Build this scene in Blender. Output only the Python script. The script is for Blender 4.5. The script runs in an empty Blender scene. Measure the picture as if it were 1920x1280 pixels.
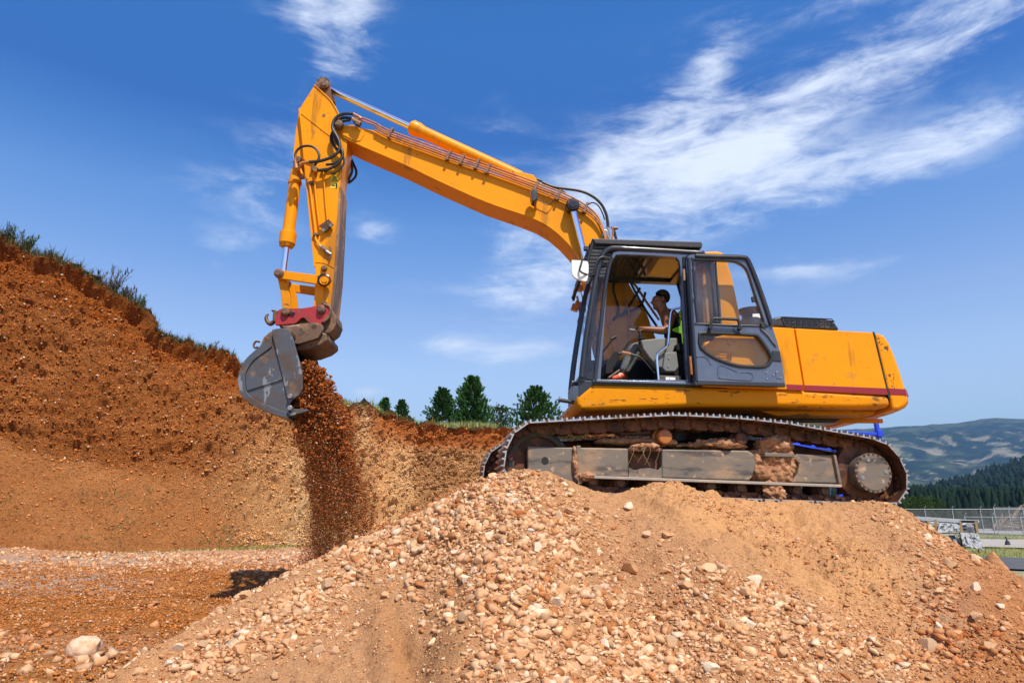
import bpy, bmesh, math, random
import numpy as np
from mathutils import Vector, Matrix, Euler

random.seed(7)
rng = np.random.default_rng(7)
R = math.radians
scene = bpy.context.scene
COL = scene.collection

# ---------------------------------------------------------------- camera
F_PX = 1250.0                       # focal length in pixels of a 1920 wide frame
PITCH = R(14.1)
EYE = 2.0
cam_d = bpy.data.cameras.new('camera')
cam_d.sensor_width = 36.0
cam_d.lens = F_PX / 1920.0 * 36.0
cam_d.clip_start = 0.1
cam_d.clip_end = 20000
cam = bpy.data.objects.new('camera', cam_d)
cam.location = (0, 0, EYE)
cam.rotation_euler = (R(90) + PITCH, 0, 0)
COL.objects.link(cam)
scene.camera = cam

# ---------------------------------------------------------------- sun, sky, exposure
SUN_EL, SUN_AZ = R(56), R(154)        # azimuth clockwise from +Y (behind the camera, to the right)
sun_dir = Vector((math.sin(SUN_AZ) * math.cos(SUN_EL), math.cos(SUN_AZ) * math.cos(SUN_EL), math.sin(SUN_EL)))
sd = bpy.data.lights.new('sun', 'SUN')
sd.energy = 5.0
sd.angle = R(0.53)
sd.color = (1.0, 0.94, 0.83)
sun = bpy.data.objects.new('sun', sd)
sun.rotation_euler = sun_dir.to_track_quat('Z', 'Y').to_euler()
sun.location = (0, -20, 40)
COL.objects.link(sun)

scene.view_settings.view_transform = 'Standard'
scene.view_settings.look = 'None'
scene.view_settings.gamma = 1.0
scene.view_settings.exposure = 0.35
scene.view_settings.use_curve_mapping = False
scene.render.engine = 'CYCLES'
scene.cycles.use_denoising = True
scene.cycles.max_bounces = 8
scene.cycles.transparent_max_bounces = 16
scene.cycles.volume_bounces = 0
scene.cycles.caustics_reflective = False
scene.cycles.caustics_refractive = False
scene.cycles.sample_clamp_indirect = 6.0
scene.render.film_transparent = False

CT, ST = math.cos(PITCH), math.sin(PITCH)
def ray(px, py):
    a, b = (px - 960.0) / F_PX, (640.0 - py) / F_PX
    return Vector((a, CT - b * ST, ST + b * CT))
def P(px, py, Y):
    """the point at depth Y that photo pixel (px, py) looks at"""
    r = ray(px, py)
    s = Y / r.y
    return Vector((r.x * s, Y, EYE + r.z * s))
def proj(X, Y, Z):
    d = Y * CT + (Z - EYE) * ST
    u = (Z - EYE) * CT - Y * ST
    return 960 + F_PX * X / d, 640 - F_PX * u / d

world = bpy.data.worlds.new("World")
scene.world = world
world.use_nodes = True
wt = world.node_tree
wt.nodes.clear()
def WN(t, **kw):
    n = wt.nodes.new(t)
    for k, v in kw.items(): setattr(n, k, v)
    return n
def wmath(op, a, b=None, c=None, clamp=False):
    n = WN('ShaderNodeMath', operation=op); n.use_clamp = clamp
    for i, v in enumerate((a, b, c)):
        if v is None: continue
        if isinstance(v, (int, float)): n.inputs[i].default_value = v
        else: wt.links.new(v, n.inputs[i])
    return n.outputs[0]
def wvec(op, a, b):
    n = WN('ShaderNodeVectorMath', operation=op)
    for i, v in enumerate((a, b)):
        if isinstance(v, (tuple, Vector)): n.inputs[i].default_value = tuple(v)
        else: wt.links.new(v, n.inputs[i])
    return n.outputs['Value'] if op == 'DOT_PRODUCT' else n.outputs['Vector']
def wsmooth(v, lo, hi, a=0.0, b=1.0):
    n = WN('ShaderNodeMapRange', interpolation_type='SMOOTHSTEP')
    wt.links.new(v, n.inputs['Value'])
    n.inputs['From Min'].default_value = lo; n.inputs['From Max'].default_value = hi
    n.inputs['To Min'].default_value = a; n.inputs['To Max'].default_value = b
    return n.outputs['Result']
sky = WN('ShaderNodeTexSky', sky_type='NISHITA')
sky.sun_disc = False
sky.sun_elevation = SUN_EL
sky.sun_rotation = SUN_AZ
sky.altitude = 900
sky.air_density = 1.0
sky.dust_density = 0.6
sky.ozone_density = 3.0
hs = WN('ShaderNodeHueSaturation')
hs.inputs['Saturation'].default_value = 1.38
hs.inputs['Value'].default_value = 1.35
wt.links.new(sky.outputs['Color'], hs.inputs['Color'])
tc = WN('ShaderNodeTexCoord')
D = tc.outputs['Generated']
sep = WN('ShaderNodeSeparateXYZ'); wt.links.new(D, sep.inputs[0])
dz = wmath('MAXIMUM', sep.outputs['Z'], 0.03)
# cloud layer coordinates: the direction met with a flat layer high overhead
comb = WN('ShaderNodeCombineXYZ')
wt.links.new(wmath('DIVIDE', sep.outputs['X'], wmath('ADD', dz, 0.12)), comb.inputs['X'])
wt.links.new(wmath('DIVIDE', sep.outputs['Y'], wmath('ADD', dz, 0.12)), comb.inputs['Y'])
def wnoise(vec, scale, detail, rough, dist=0.0, rot=0.0, sc=(1, 1, 1), loc=(0, 0, 0)):
    m = WN('ShaderNodeMapping')
    m.inputs['Rotation'].default_value = (0, 0, rot); m.inputs['Scale'].default_value = sc
    m.inputs['Location'].default_value = loc
    wt.links.new(vec, m.inputs['Vector'])
    n = WN('ShaderNodeTexNoise'); n.inputs['Scale'].default_value = scale
    n.inputs['Detail'].default_value = detail; n.inputs['Roughness'].default_value = rough
    n.inputs['Distortion'].default_value = dist
    wt.links.new(m.outputs[0], n.inputs['Vector'])
    return n.outputs['Fac']
# banks of cirrus: centre (direction), long axis, short axis, strength
banks = [((1250, 290), 230, 95, -22, 0.95), ((1560, 165), 330, 48, -24, .85), ((1800, 250), 180, 30, -22, .8),
         ((1500, 350), 320, 50, -12, .8), ((1250, 390), 230, 50, -6, .7), ((1340, 90), 120, 42, -52, .55),
         ((1800, 60), 200, 60, -20, .6), ((630, 60), 70, 110, 20, .85), ((600, 10), 90, 60, 10, .6),
         ((500, 330), 150, 80, -40, .62), ((1000, 545), 110, 50, -15, .8), ((698, 428), 40, 34, 0, .7),
         ((1480, 505), 150, 22, -4, .45), ((830, 650), 60, 16, -6, .7), ((950, 665), 100, 20, -8, .62),
         ((685, 735), 40, 16, 0, .75), ((1800, 755), 130, 22, -4, .45), ((930, 260), 60, 60, -50, .3),
         ((1700, 480), 220, 60, -10, .22), ((400, 490), 110, 40, -20, .22), ((1560, 5), 120, 30, -5, .4),
         ((1360, 660), 120, 40, -8, .2), ((1120, 420), 240, 60, -15, .35), ((960, 455), 50, 30, -40, .25)]
acc = None
for (c, la, lb, ang, s) in banks:
    d0 = ray(*c).normalized()
    ca, sa = math.cos(R(ang)), math.sin(R(ang))
    da = (ray(c[0] + la * ca, c[1] + la * sa).normalized() - d0)
    db = (ray(c[0] - lb * sa, c[1] + lb * ca).normalized() - d0)
    va, vb = da / da.length_squared, db / db.length_squared
    dd = wvec('SUBTRACT', D, d0)
    ta = wvec('DOT_PRODUCT', dd, va); tb = wvec('DOT_PRODUCT', dd, vb)
    r2 = wmath('ADD', wmath('MULTIPLY', ta, ta), wmath('MULTIPLY', tb, tb))
    g = wmath('MULTIPLY', wmath('POWER', 2.718, wmath('MULTIPLY', r2, -0.8)), s)
    acc = g if acc is None else wmath('ADD', acc, g)
acc = wmath('MINIMUM', acc, .98)
# the bank outside the picture carries on thinly
base = wsmooth(wnoise(comb.outputs[0], 0.9, 3, .5, .3), .5, .8, 0.0, .5)
acc = wmath('ADD', acc, wmath('MULTIPLY', base, .25))
n1 = wnoise(D, 3.0, 9, .58, .25, rot=R(-24), sc=(1.0, 1.0, 4.6))
n2 = wnoise(D, 8.0, 9, .66, .5, rot=R(12), sc=(1.0, 1, 3.6), loc=(3, 1, 2))
n3 = wnoise(D, 30.0, 5, .6, .4, sc=(1, 1, 2.0))
nn = wmath('ADD', wmath('ADD', wmath('MULTIPLY', n1, 1.15), wmath('MULTIPLY', n2, 1.0)), wmath('MULTIPLY', n3, .30))
th = wmath('ADD', wmath('MULTIPLY', acc, 0.40), wmath('MULTIPLY', wmath('SUBTRACT', nn, 1.225), 1.15))
th = wmath('ADD', th, .5)
cm = wsmooth(th, 0.50, 1.24)
cm = wmath('MULTIPLY', cm, wmath('MINIMUM', wmath('MULTIPLY', acc, 1.5), 1.0))
cm = wmath('MULTIPLY', cm, .84)
mix = WN('ShaderNodeMix', data_type='RGBA')
wt.links.new(cm, mix.inputs['Factor'])
rampn = WN('ShaderNodeValToRGB'); cr_ = rampn.color_ramp
stops = [(0.0, (2.0, 1.4, 1.15)), (.11, (2.5, 1.6, 1.2)), (.20, (4.6, 2.0, 1.40)), (.28, (5.6, 1.93, 1.42)), (.40, (5.0, 1.72, 1.48)), (.51, (1.6, 1.02, 1.24)), (.62, (2.7, 1.30, 1.42)), (1.0, (1.4, 1.0, 1.1))]
while len(cr_.elements) < len(stops): cr_.elements.new(.5)
for e_, (p_, c_) in zip(cr_.elements, stops): e_.position = p_; e_.color = tuple(v / 5 for v in c_) + (1,)
wt.links.new(wmath('MAXIMUM', sep.outputs['Z'], 0.0), rampn.inputs[0])
tm = WN('ShaderNodeVectorMath', operation='MULTIPLY'); wt.links.new(hs.outputs[0], tm.inputs[0]); wt.links.new(rampn.outputs[0], tm.inputs[1])
tm2 = WN('ShaderNodeVectorMath', operation='SCALE'); wt.links.new(tm.outputs[0], tm2.inputs[0]); tm2.inputs['Scale'].default_value = 5.0
wt.links.new(tm2.outputs[0], mix.inputs[6])
mix.inputs[7].default_value = (10.2, 10.9, 12.0, 1)
bg = WN('ShaderNodeBackground')
bg.inputs['Strength'].default_value = 0.085
wt.links.new(mix.outputs[2], bg.inputs['Color'])
wo = WN('ShaderNodeOutputWorld')
wt.links.new(bg.outputs[0], wo.inputs['Surface'])

# ================================================================ helpers
def tag(o, label=None, cat=None, group=None, kind=None):
    if label: o['label'] = label
    if cat: o['category'] = cat
    if group: o['group'] = group
    if kind: o['kind'] = kind
    return o
def empty(name, loc=(0, 0, 0), parent=None):
    o = bpy.data.objects.new(name, None)
    o.empty_display_size = .2
    o.location = loc
    COL.objects.link(o)
    if parent: o.parent = parent
    return o
def origin_of(parent):
    v = Vector((0, 0, 0)); p = parent
    while p is not None:
        v += Vector(p.location); p = p.parent
    return v
def link_mesh(name, me, mat=None, parent=None, loc=(0, 0, 0)):
    o = bpy.data.objects.new(name, me)
    COL.objects.link(o)
    o.location = loc
    if parent: o.parent = parent
    if mat is not None and len(me.materials) == 0: me.materials.append(mat)
    return o

class MB:
    """gathers shapes in world coordinates; build() links them as ONE object, its origin on its parent's"""
    def __init__(s): s.v = []; s.f = []; s.mi = []; s.m = 0
    def add(s, vs, fs):
        b = len(s.v)
        s.v += [tuple(v) for v in vs]
        s.f += [tuple(b + i for i in f) for f in fs]
        s.mi += [s.m] * len(fs)
        return s
    def box(s, c, d, rot=None):
        c = Vector(c); hx, hy, hz = d[0] / 2, d[1] / 2, d[2] / 2
        vs = [Vector((x, y, z)) for x in (-hx, hx) for y in (-hy, hy) for z in (-hz, hz)]
        if rot is not None:
            m = Euler(rot).to_matrix(); vs = [m @ v for v in vs]
        return s.add([v + c for v in vs], [(0, 1, 3, 2), (4, 6, 7, 5), (0, 4, 5, 1), (2, 3, 7, 6), (0, 2, 6, 4), (1, 5, 7, 3)])
    def bar(s, a, b, w, h, up=(0, 1, 0)):
        """a bar of cross section w (along up) x h from a to b"""
        a, b = Vector(a), Vector(b); t = (b - a).normalized(); u = Vector(up)
        u = (u - t * u.dot(t)).normalized(); n = t.cross(u)
        vs = [p + u * i * w / 2 + n * j * h / 2 for p in (a, b) for (i, j) in ((-1, -1), (1, -1), (1, 1), (-1, 1))]
        return s.add(vs, [(3, 2, 1, 0), (4, 5, 6, 7), (0, 1, 5, 4), (1, 2, 6, 5), (2, 3, 7, 6), (3, 0, 4, 7)])
    def cyl(s, a, b, r0, r1=None, n=20, caps=True):
        a, b = Vector(a), Vector(b); r1 = r0 if r1 is None else r1
        t = (b - a).normalized()
        u = t.orthogonal().normalized(); w = t.cross(u)
        vs = []
        for p, r in ((a, r0), (b, r1)):
            for i in range(n):
                an = 2 * math.pi * i / n
                vs.append(p + u * (r * math.cos(an)) + w * (r * math.sin(an)))
        fs = [(i, (i + 1) % n, n + (i + 1) % n, n + i) for i in range(n)]
        if caps: fs += [tuple(range(n - 1, -1, -1)), tuple(range(n, 2 * n))]
        return s.add(vs, fs)
    def lathe(s, a, b, prof, n=24, caps=True):
        """prof: list of (t along a->b in metres, radius)"""
        a, b = Vector(a), Vector(b); t = (b - a).normalized(); u = t.orthogonal().normalized(); w = t.cross(u)
        vs = []
        for (h, r) in prof:
            for i in range(n):
                an = 2 * math.pi * i / n
                vs.append(a + t * h + u * (r * math.cos(an)) + w * (r * math.sin(an)))
        fs = []
        for k in range(len(prof) - 1):
            fs += [(k * n + i, k * n + (i + 1) % n, (k + 1) * n + (i + 1) % n, (k + 1) * n + i) for i in range(n)]
        if caps: fs += [tuple(range(n - 1, -1, -1)), tuple(range((len(prof) - 1) * n, len(prof) * n))]
        return s.add(vs, fs)
    def tube(s, pts, r, n=8, smooth=4, closed=False, caps=True):
        pts = [Vector(p) for p in pts]
        if smooth > 1 and len(pts) > 2: pts = catmull(pts, smooth)
        N = len(pts); vs = []; u = None
        rs = r if isinstance(r, (list, tuple)) else [r] * N
        if len(rs) != N: rs = list(np.interp(np.linspace(0, 1, N), np.linspace(0, 1, len(rs)), rs))
        for i, p in enumerate(pts):
            t = (pts[min(i + 1, N - 1)] - pts[max(i - 1, 0)]).normalized()
            if u is None: u = t.orthogonal().normalized()
            else: u = (u - t * u.dot(t)).normalized()
            w = t.cross(u)
            for k in range(n):
                an = 2 * math.pi * k / n
                vs.append(p + (u * math.cos(an) + w * math.sin(an)) * rs[i])
        fs = [(i * n + k, i * n + (k + 1) % n, (i + 1) * n + (k + 1) % n, (i + 1) * n + k) for i in range(N - 1) for k in range(n)]
        if caps: fs += [tuple(range(n - 1, -1, -1)), tuple(range((N - 1) * n, N * n))]
        return s.add(vs, fs)
    def prism(s, pts, y0, y1):
        """pts: (x, z) outline; extruded from y0 to y1"""
        n = len(pts)
        vs = [(x, y0, z) for x, z in pts] + [(x, y1, z) for x, z in pts]
        area = sum(pts[i][0] * pts[(i + 1) % n][1] - pts[(i + 1) % n][0] * pts[i][1] for i in range(n))
        fs = [(i, (i + 1) % n, n + (i + 1) % n, n + i) for i in range(n)] + [tuple(range(n - 1, -1, -1)), tuple(range(n, 2 * n))]
        if (area < 0) != (y1 < y0): fs = [tuple(reversed(f)) for f in fs]
        return s.add(vs, [tuple(reversed(f)) for f in fs])
    def band(s, outer, inner, y0, y1, closed=True):
        """a ring (or an open strip) between two outlines of equal count, extruded"""
        n = len(outer)
        vs = [(x, y0, z) for x, z in outer] + [(x, y0, z) for x, z in inner] + [(x, y1, z) for x, z in outer] + [(x, y1, z) for x, z in inner]
        fs = []
        for i in range(n if closed else n - 1):
            j = (i + 1) % n
            fs += [(i, j, n + j, n + i), (2 * n + j, 2 * n + i, 3 * n + i, 3 * n + j), (j, i, 2 * n + i, 2 * n + j), (n + i, n + j, 3 * n + j, 3 * n + i)]
        if not closed:
            fs += [(0, n, 3 * n, 2 * n), (n - 1, 3 * n - 1, 4 * n - 1, 2 * n - 1)]
        return s.add(vs, fs)
    def build(s, name, mat, parent=None, bevel=0.0, seg=2, smooth=30, label=None, kind=None, at=None):
        o0 = origin_of(parent)
        loc = Vector((0, 0, 0))
        if at is not None: loc = Vector(at) - o0
        off = o0 + loc
        me = bpy.data.meshes.new(name)
        me.from_pydata([(v[0] - off.x, v[1] - off.y, v[2] - off.z) for v in s.v], [], s.f)
        mats = mat if isinstance(mat, (list, tuple)) else [mat]
        for m in mats:
            if m is not None: me.materials.append(m)
        if len(mats) > 1: me.polygons.foreach_set('material_index', s.mi)
        bm = bmesh.new(); bm.from_mesh(me)
        bmesh.ops.recalc_face_normals(bm, faces=bm.faces)
        bm.to_mesh(me); bm.free()
        if smooth:
            me.shade_smooth(); me.set_sharp_from_angle(angle=R(smooth))
        o = link_mesh(name, me, None, parent, loc)
        if bevel:
            md = o.modifiers.new('bevel', 'BEVEL'); md.width = bevel; md.segments = seg
            md.limit_method = 'ANGLE'; md.angle_limit = R(32); md.harden_normals = True
        if label: o['label'] = label
        if kind: o['kind'] = kind
        return o

def catmull(pts, k):
    out = []
    n = len(pts)
    for i in range(n - 1):
        p0, p1, p2, p3 = pts[max(i - 1, 0)], pts[i], pts[i + 1], pts[min(i + 2, n - 1)]
        for j in range(k):
            t = j / k
            out.append(0.5 * ((2 * p1) + (-p0 + p2) * t + (2 * p0 - 5 * p1 + 4 * p2 - p3) * t * t + (-p0 + 3 * p1 - 3 * p2 + p3) * t ** 3))
    out.append(pts[-1])
    return out
def cr2(pts, k=4, closed=False):
    """smooth a 2D outline"""
    q = [Vector((p[0], p[1])) for p in pts]
    if closed:
        q = [q[-1]] + q + [q[0], q[1]]
        o = catmull(q, k)
        o = o[k:-k - 1] if False else o[k: k * (len(pts) + 1)]
        return [(p.x, p.y) for p in o]
    return [(p.x, p.y) for p in catmull(q, k)]
def XZ(pxs, Y):
    """photo outline -> (x, z) outline on the upright plane at depth Y"""
    out = []
    for a, b in pxs:
        p = P(a, b, Y); out.append((p.x, p.z))
    return out
def mesh_np(name, V, Fq, mat, parent=None, kind=None, smooth=True, colors=None, loc=None, attr='zone'):
    """numpy verts (N,3) and faces (M,3|4)"""
    V = np.asarray(V, dtype=np.float32); Fq = np.asarray(Fq, dtype=np.int32)
    off = np.array(origin_of(parent)) if parent is not None else np.zeros(3)
    l = np.zeros(3) if loc is None else np.array(loc) - off
    V = V - (off + l).astype(np.float32)
    me = bpy.data.meshes.new(name)
    k = Fq.shape[1]
    me.vertices.add(len(V)); me.vertices.foreach_set('co', V.astype(np.float32).ravel())
    me.loops.add(Fq.size); me.loops.foreach_set('vertex_index', Fq.ravel())
    me.polygons.add(len(Fq))
    me.polygons.foreach_set('loop_start', np.arange(0, Fq.size, k, dtype=np.int32))
    if smooth: me.polygons.foreach_set('use_smooth', np.ones(len(Fq), dtype=bool))
    me.update(calc_edges=True)
    if colors is not None:
        ca = me.color_attributes.new(attr, 'FLOAT_COLOR', 'POINT')
        c4 = np.ones((len(V), 4), dtype=np.float32); c4[:, :colors.shape[1]] = colors
        ca.data.foreach_set('color', c4.ravel())
    if mat is not None: me.materials.append(mat)
    o = link_mesh(name, me, None, parent, tuple(float(x) for x in l))
    if kind: o['kind'] = kind
    return o
# ---- noise in numpy
def _hash(ix, iy, iz, seed):
    h = (ix.astype(np.int64) * 374761393 + iy.astype(np.int64) * 668265263 + iz.astype(np.int64) * 2147483647 + seed * 974634777) & 0xFFFFFFFF
    h = ((h ^ (h >> 13)) * 1274126177) & 0xFFFFFFFF
    h = (h ^ (h >> 16)) & 0xFFFFFFFF
    return h / 4294967295.0
def vnoise(p, seed=0):
    i = np.floor(p).astype(np.int64); f = p - i; f = f * f * (3 - 2 * f)
    r = 0
    for dx in (0, 1):
        for dy in (0, 1):
            for dz_ in (0, 1):
                w = (f[:, 0] if dx else 1 - f[:, 0]) * (f[:, 1] if dy else 1 - f[:, 1]) * (f[:, 2] if dz_ else 1 - f[:, 2])
                r = r + w * _hash(i[:, 0] + dx, i[:, 1] + dy, i[:, 2] + dz_, seed)
    return r * 2 - 1
def fbm(p, oct=4, lac=2.03, gain=.5, seed=0):
    a, s, t = 1.0, 0, 0.0
    for k in range(oct):
        s = s + a * vnoise(p * lac ** k + 17.3 * k, seed + k); t += a; a *= gain
    return s / t
def ss(x, a, b):
    t = np.clip((x - a) / (b - a), 0, 1); return t * t * (3 - 2 * t)

# ================================================================ materials
MATS = {}
def node_mat(name):
    m = bpy.data.materials.new(name); m.use_nodes = True
    nt = m.node_tree; nt.nodes.clear()
    out = nt.nodes.new('ShaderNodeOutputMaterial'); b = nt.nodes.new('ShaderNodeBsdfPrincipled')
    nt.links.new(b.outputs[0], out.inputs['Surface'])
    MATS[name] = m
    return m, nt, b
def coords(nt, kind='Object'):
    if kind == 'Position': return nt.nodes.new('ShaderNodeNewGeometry').outputs['Position']
    return nt.nodes.new('ShaderNodeTexCoord').outputs[kind]
def nz(nt, vec, scale, detail=4, rough=.55, lo=.4, hi=.6, dist=0.0, stretch=None, voro=False):
    if stretch:
        mp = nt.nodes.new('ShaderNodeMapping'); mp.inputs['Scale'].default_value = stretch
        nt.links.new(vec, mp.inputs['Vector']); vec = mp.outputs[0]
    if voro:
        n = nt.nodes.new('ShaderNodeTexVoronoi'); n.inputs['Scale'].default_value = scale
        o = n.outputs['Distance']
    else:
        n = nt.nodes.new('ShaderNodeTexNoise'); n.inputs['Scale'].default_value = scale
        n.inputs['Detail'].default_value = detail; n.inputs['Roughness'].default_value = rough
        n.inputs['Distortion'].default_value = dist
        o = n.outputs['Fac']
    nt.links.new(vec, n.inputs['Vector'])
    r = nt.nodes.new('ShaderNodeMapRange'); r.interpolation_type = 'SMOOTHSTEP'
    r.inputs['From Min'].default_value = lo; r.inputs['From Max'].default_value = hi
    nt.links.new(o, r.inputs['Value'])
    return r.outputs['Result'], o
def mixc(nt, fac, a, b, blend='MIX'):
    n = nt.nodes.new('ShaderNodeMix'); n.data_type = 'RGBA'; n.blend_type = blend
    for i, v in ((0, fac), (6, a), (7, b)):
        if isinstance(v, (int, float)): n.inputs[i].default_value = v
        elif isinstance(v, tuple): n.inputs[i].default_value = (v + (1,))[:4]
        else: nt.links.new(v, n.inputs[i])
    return n.outputs[2]
def mth(nt, op, a, b=0.0, clamp=False):
    n = nt.nodes.new('ShaderNodeMath'); n.operation = op; n.use_clamp = clamp
    for i, v in enumerate((a, b)):
        if isinstance(v, (int, float)): n.inputs[i].default_value = v
        else: nt.links.new(v, n.inputs[i])
    return n.outputs[0]
def bump(nt, b, h, strength, dist, prev=None):
    n = nt.nodes.new('ShaderNodeBump'); n.inputs['Strength'].default_value = strength; n.inputs['Distance'].default_value = dist
    nt.links.new(h, n.inputs['Height'])
    if prev is not None: nt.links.new(prev, n.inputs['Normal'])
    nt.links.new(n.outputs[0], b.inputs['Normal'])
    return n.outputs[0]
def simple(name, col, rough=.5, metal=0.0, layers=(), bumps=(), coat=0.0, rvar=None, spec=None, coord='Object'):
    """layers: (colour, scale, lo, hi, strength[, stretch]); a worn surface built up in order"""
    m, nt, b = node_mat(name)
    vec = coords(nt, coord)
    c = col; rr = rough
    for L in layers:
        st = L[5] if len(L) > 5 else None
        f, _ = nz(nt, vec, L[1], 6, .62, L[2], L[3], stretch=st)
        f = mth(nt, 'MULTIPLY', f, L[4])
        c = mixc(nt, f, c, L[0])
        if len(L) > 6:
            n = nt.nodes.new('ShaderNodeMix'); n.data_type = 'FLOAT'
            nt.links.new(f, n.inputs[0])
            if isinstance(rr, float): n.inputs[2].default_value = rr
            else: nt.links.new(rr, n.inputs[2])
            n.inputs[3].default_value = L[6]; rr = n.outputs[0]
    if isinstance(c, tuple): b.inputs['Base Color'].default_value = (c + (1,))[:4]
    else: nt.links.new(c, b.inputs['Base Color'])
    if isinstance(rr, float): b.inputs['Roughness'].default_value = rr
    else: nt.links.new(rr, b.inputs['Roughness'])
    b.inputs['Metallic'].default_value = metal
    if coat: b.inputs['Coat Weight'].default_value = coat; b.inputs['Coat Roughness'].default_value = .12
    if spec is not None: b.inputs['Specular IOR Level'].default_value = spec
    prev = None
    for (sc, stg, dist) in bumps:
        _, o = nz(nt, vec, sc, 6, .6)
        prev = bump(nt, b, o, stg, dist, prev)
    return m
YEL = (0.84, 0.30, 0.0)
M_yellow = simple('yellow_paint', YEL, .38, 0, [((.62, .23, .01), 1.7, .42, .75, .5), ((.36, .17, .05), 5, .60, .72, .5, None, .7), ((.10, .045, .02), 14, .665, .69, .8, None, .8), ((.02, .015, .01), 40, .68, .71, .7), ((.74, .32, .01), .9, .50, .72, .35), ((.20, .09, .02), 3.5, .60, .66, .5, (1, 1, .12))], [(60, .05, .002)], coat=.06, spec=.16)
M_yworn = simple('worn_yellow_paint', (.72, .255, .0), .45, 0, [((.40, .16, .03), 2.0, .48, .72, .6, None, .7), ((.14, .06, .025), 13, .615, .65, .8, (.35, 1, 1), .85), ((.42, .24, .13), 5, .62, .76, .4, None, .9), ((.03, .02, .015), 26, .645, .67, .8, (.4, 1, 1))], [(30, .2, .004)], spec=.16)
M_yjoint = simple('rubbed_yellow_edge', (.40, .20, .08), .6, 0, [((.10, .06, .04), 3, .42, .60, .85, (1, 1, .3)), ((.60, .25, .02), 6, .58, .62, .8), ((.25, .22, .20), 14, .6, .65, .7)], [(30, .25, .004)])
M_cw = simple('scuffed_counterweight_paint', (.82, .29, .0), .42, 0, [((.34, .15, .04), 3, .55, .7, .45, None, .7), ((.09, .045, .025), 10, .595, .615, .9, None, .85), ((.5, .45, .38), 16, .66, .675, .6)], [(25, .15, .004)], coat=.06, spec=.16)
M_red = simple('red_paint', (.36, .018, .022), .5, 0, [((.14, .04, .02), 6, .5, .65, .7), ((.5, .3, .22), 18, .64, .67, .5)], [(25, .2, .003)])
M_stripe = simple('maroon_stripe', (.26, .010, .020), .42, 0, [((.2, .06, .03), 8, .6, .68, .5)])
M_black = simple('black_cab_paint', (.020, .023, .030), .34, 0, [((.10, .09, .08), 3, .5, .8, .35, None, .6)], [(60, .04, .002)], coat=.2)
M_door = simple('blue_grey_door_paint', (.080, .105, .165), .26, 0, [((.19, .18, .17), 3, .5, .8, .4, None, .5), ((.03, .03, .04), 9, .62, .7, .35)], [(30, .05, .003)], coat=.5)
M_rubber = simple('black_rubber', (.014, .014, .015), .5, 0, [((.08, .06, .045), 6, .55, .75, .5)])
M_plastic = simple('dark_plastic', (.022, .023, .026), .45, 0, [((.10, .09, .08), 8, .55, .75, .4)])
M_grey = simple('grey_console_plastic', (.15, .155, .14), .55, 0, [((.24, .2, .15), 5, .5, .7, .5)])
M_chrome = simple('polished_rod', (.82, .84, .88), .10, 1.0)
M_steel = simple('bare_steel', (.36, .35, .34), .42, .85, [((.20, .10, .05), 7, .52, .66, .6, None, .8)], [(30, .1, .003)])
M_pin = simple('oiled_rusty_steel', (.16, .095, .06), .5, .35, [((.30, .15, .07), 10, .45, .6, .8, None, .8), ((.03, .02, .02), 16, .55, .62, .8)], [(30, .3, .004)])
M_grease = simple('black_grease', (.014, .012, .011), .3, 0, [((.12, .08, .05), 10, .55, .65, .7)], [(40, .3, .004)])
M_pipe = simple('painted_pipe', (.50, .17, .03), .42, 0, [((.25, .09, .03), 6, .48, .6, .7), ((.75, .3, .03), 14, .55, .6, .5)], coat=.2)
M_bucket = simple('scraped_bucket_steel', (.105, .11, .12), .40, .5, [((.10, .065, .045), 3.4, .42, .62, .8, None, .75), ((.42, .42, .43), 9, .60, .64, .5, (1, 1, .4)), ((.36, .19, .09), 4, .60, .72, .6, None, .9)], [(14, .12, .005)])
M_bucket_in = simple('earthy_bucket_inside', (.14, .07, .035), .8, .1, [((.05, .035, .03), 5, .45, .6, .8)], [(14, .4, .01)])
M_coupler = simple('rust_brown_casting', (.15, .085, .05), .6, .3, [((.30, .17, .09), 7, .48, .62, .8, None, .85), ((.035, .028, .025), 10, .55, .64, .8)], [(20, .35, .005)])
M_frame = simple('mud_filmed_track_frame', (.185, .150, .115), .55, .25, [((.40, .25, .14), 3.0, .46, .66, .8, (.6, 1, 1.2), .9), ((.050, .045, .045), 4.6, .50, .62, .8, (.3, 1, 1.6), .45), ((.22, .14, .08), 22, .50, .66, .45), ((.55, .36, .21), 9, .60, .68, .75, None, .9), ((.28, .25, .22), 30, .64, .67, .6, (.1, 1, 1))], [(14, .12, .004)])
M_rust = simple('rusty_brown_steel', (.145, .050, .020), .62, .2, [((.045, .022, .014), 5, .45, .6, .85, None, .7), ((.30, .13, .055), 9, .55, .68, .7, None, .85)], [(20, .35, .006)], coord='Position')
M_shoe = simple('rusty_track_shoe', (.15, .058, .026), .55, .3, [((.05, .025, .016), 6, .45, .62, .8, None, .7), ((.30, .16, .08), 11, .56, .68, .6, None, .85)], [(20, .3, .004)], coord='Position')
M_grouser = simple('worn_bright_grouser', (.50, .49, .47), .38, .8, [((.20, .11, .06), 12, .50, .64, .7, None, .8), ((.45, .28, .16), 5, .55, .7, .6, None, .9)], [(30, .15, .003)], coord='Position')
M_mud = simple('dried_soil', (.42, .205, .095), .95, 0, [((.27, .115, .05), 5, .45, .6, .8), ((.56, .33, .18), 14, .55, .65, .7)], [(16, .8, .03), (50, .6, .01)])
M_cushion = simple('dark_seat_fabric', (.014, .013, .015), .9)
M_white = simple('plain_white', (.85, .85, .82), .35, coat=.2)
M_blue = simple('blue_paint', (.010, .055, .60), .4, 0, [((.01, .03, .3), 3, .5, .7, .5)])
M_orange = simple('orange_paint', (.42, .14, .025), .5, 0, [((.3, .1, .03), 12, .5, .6, .7)])

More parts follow.
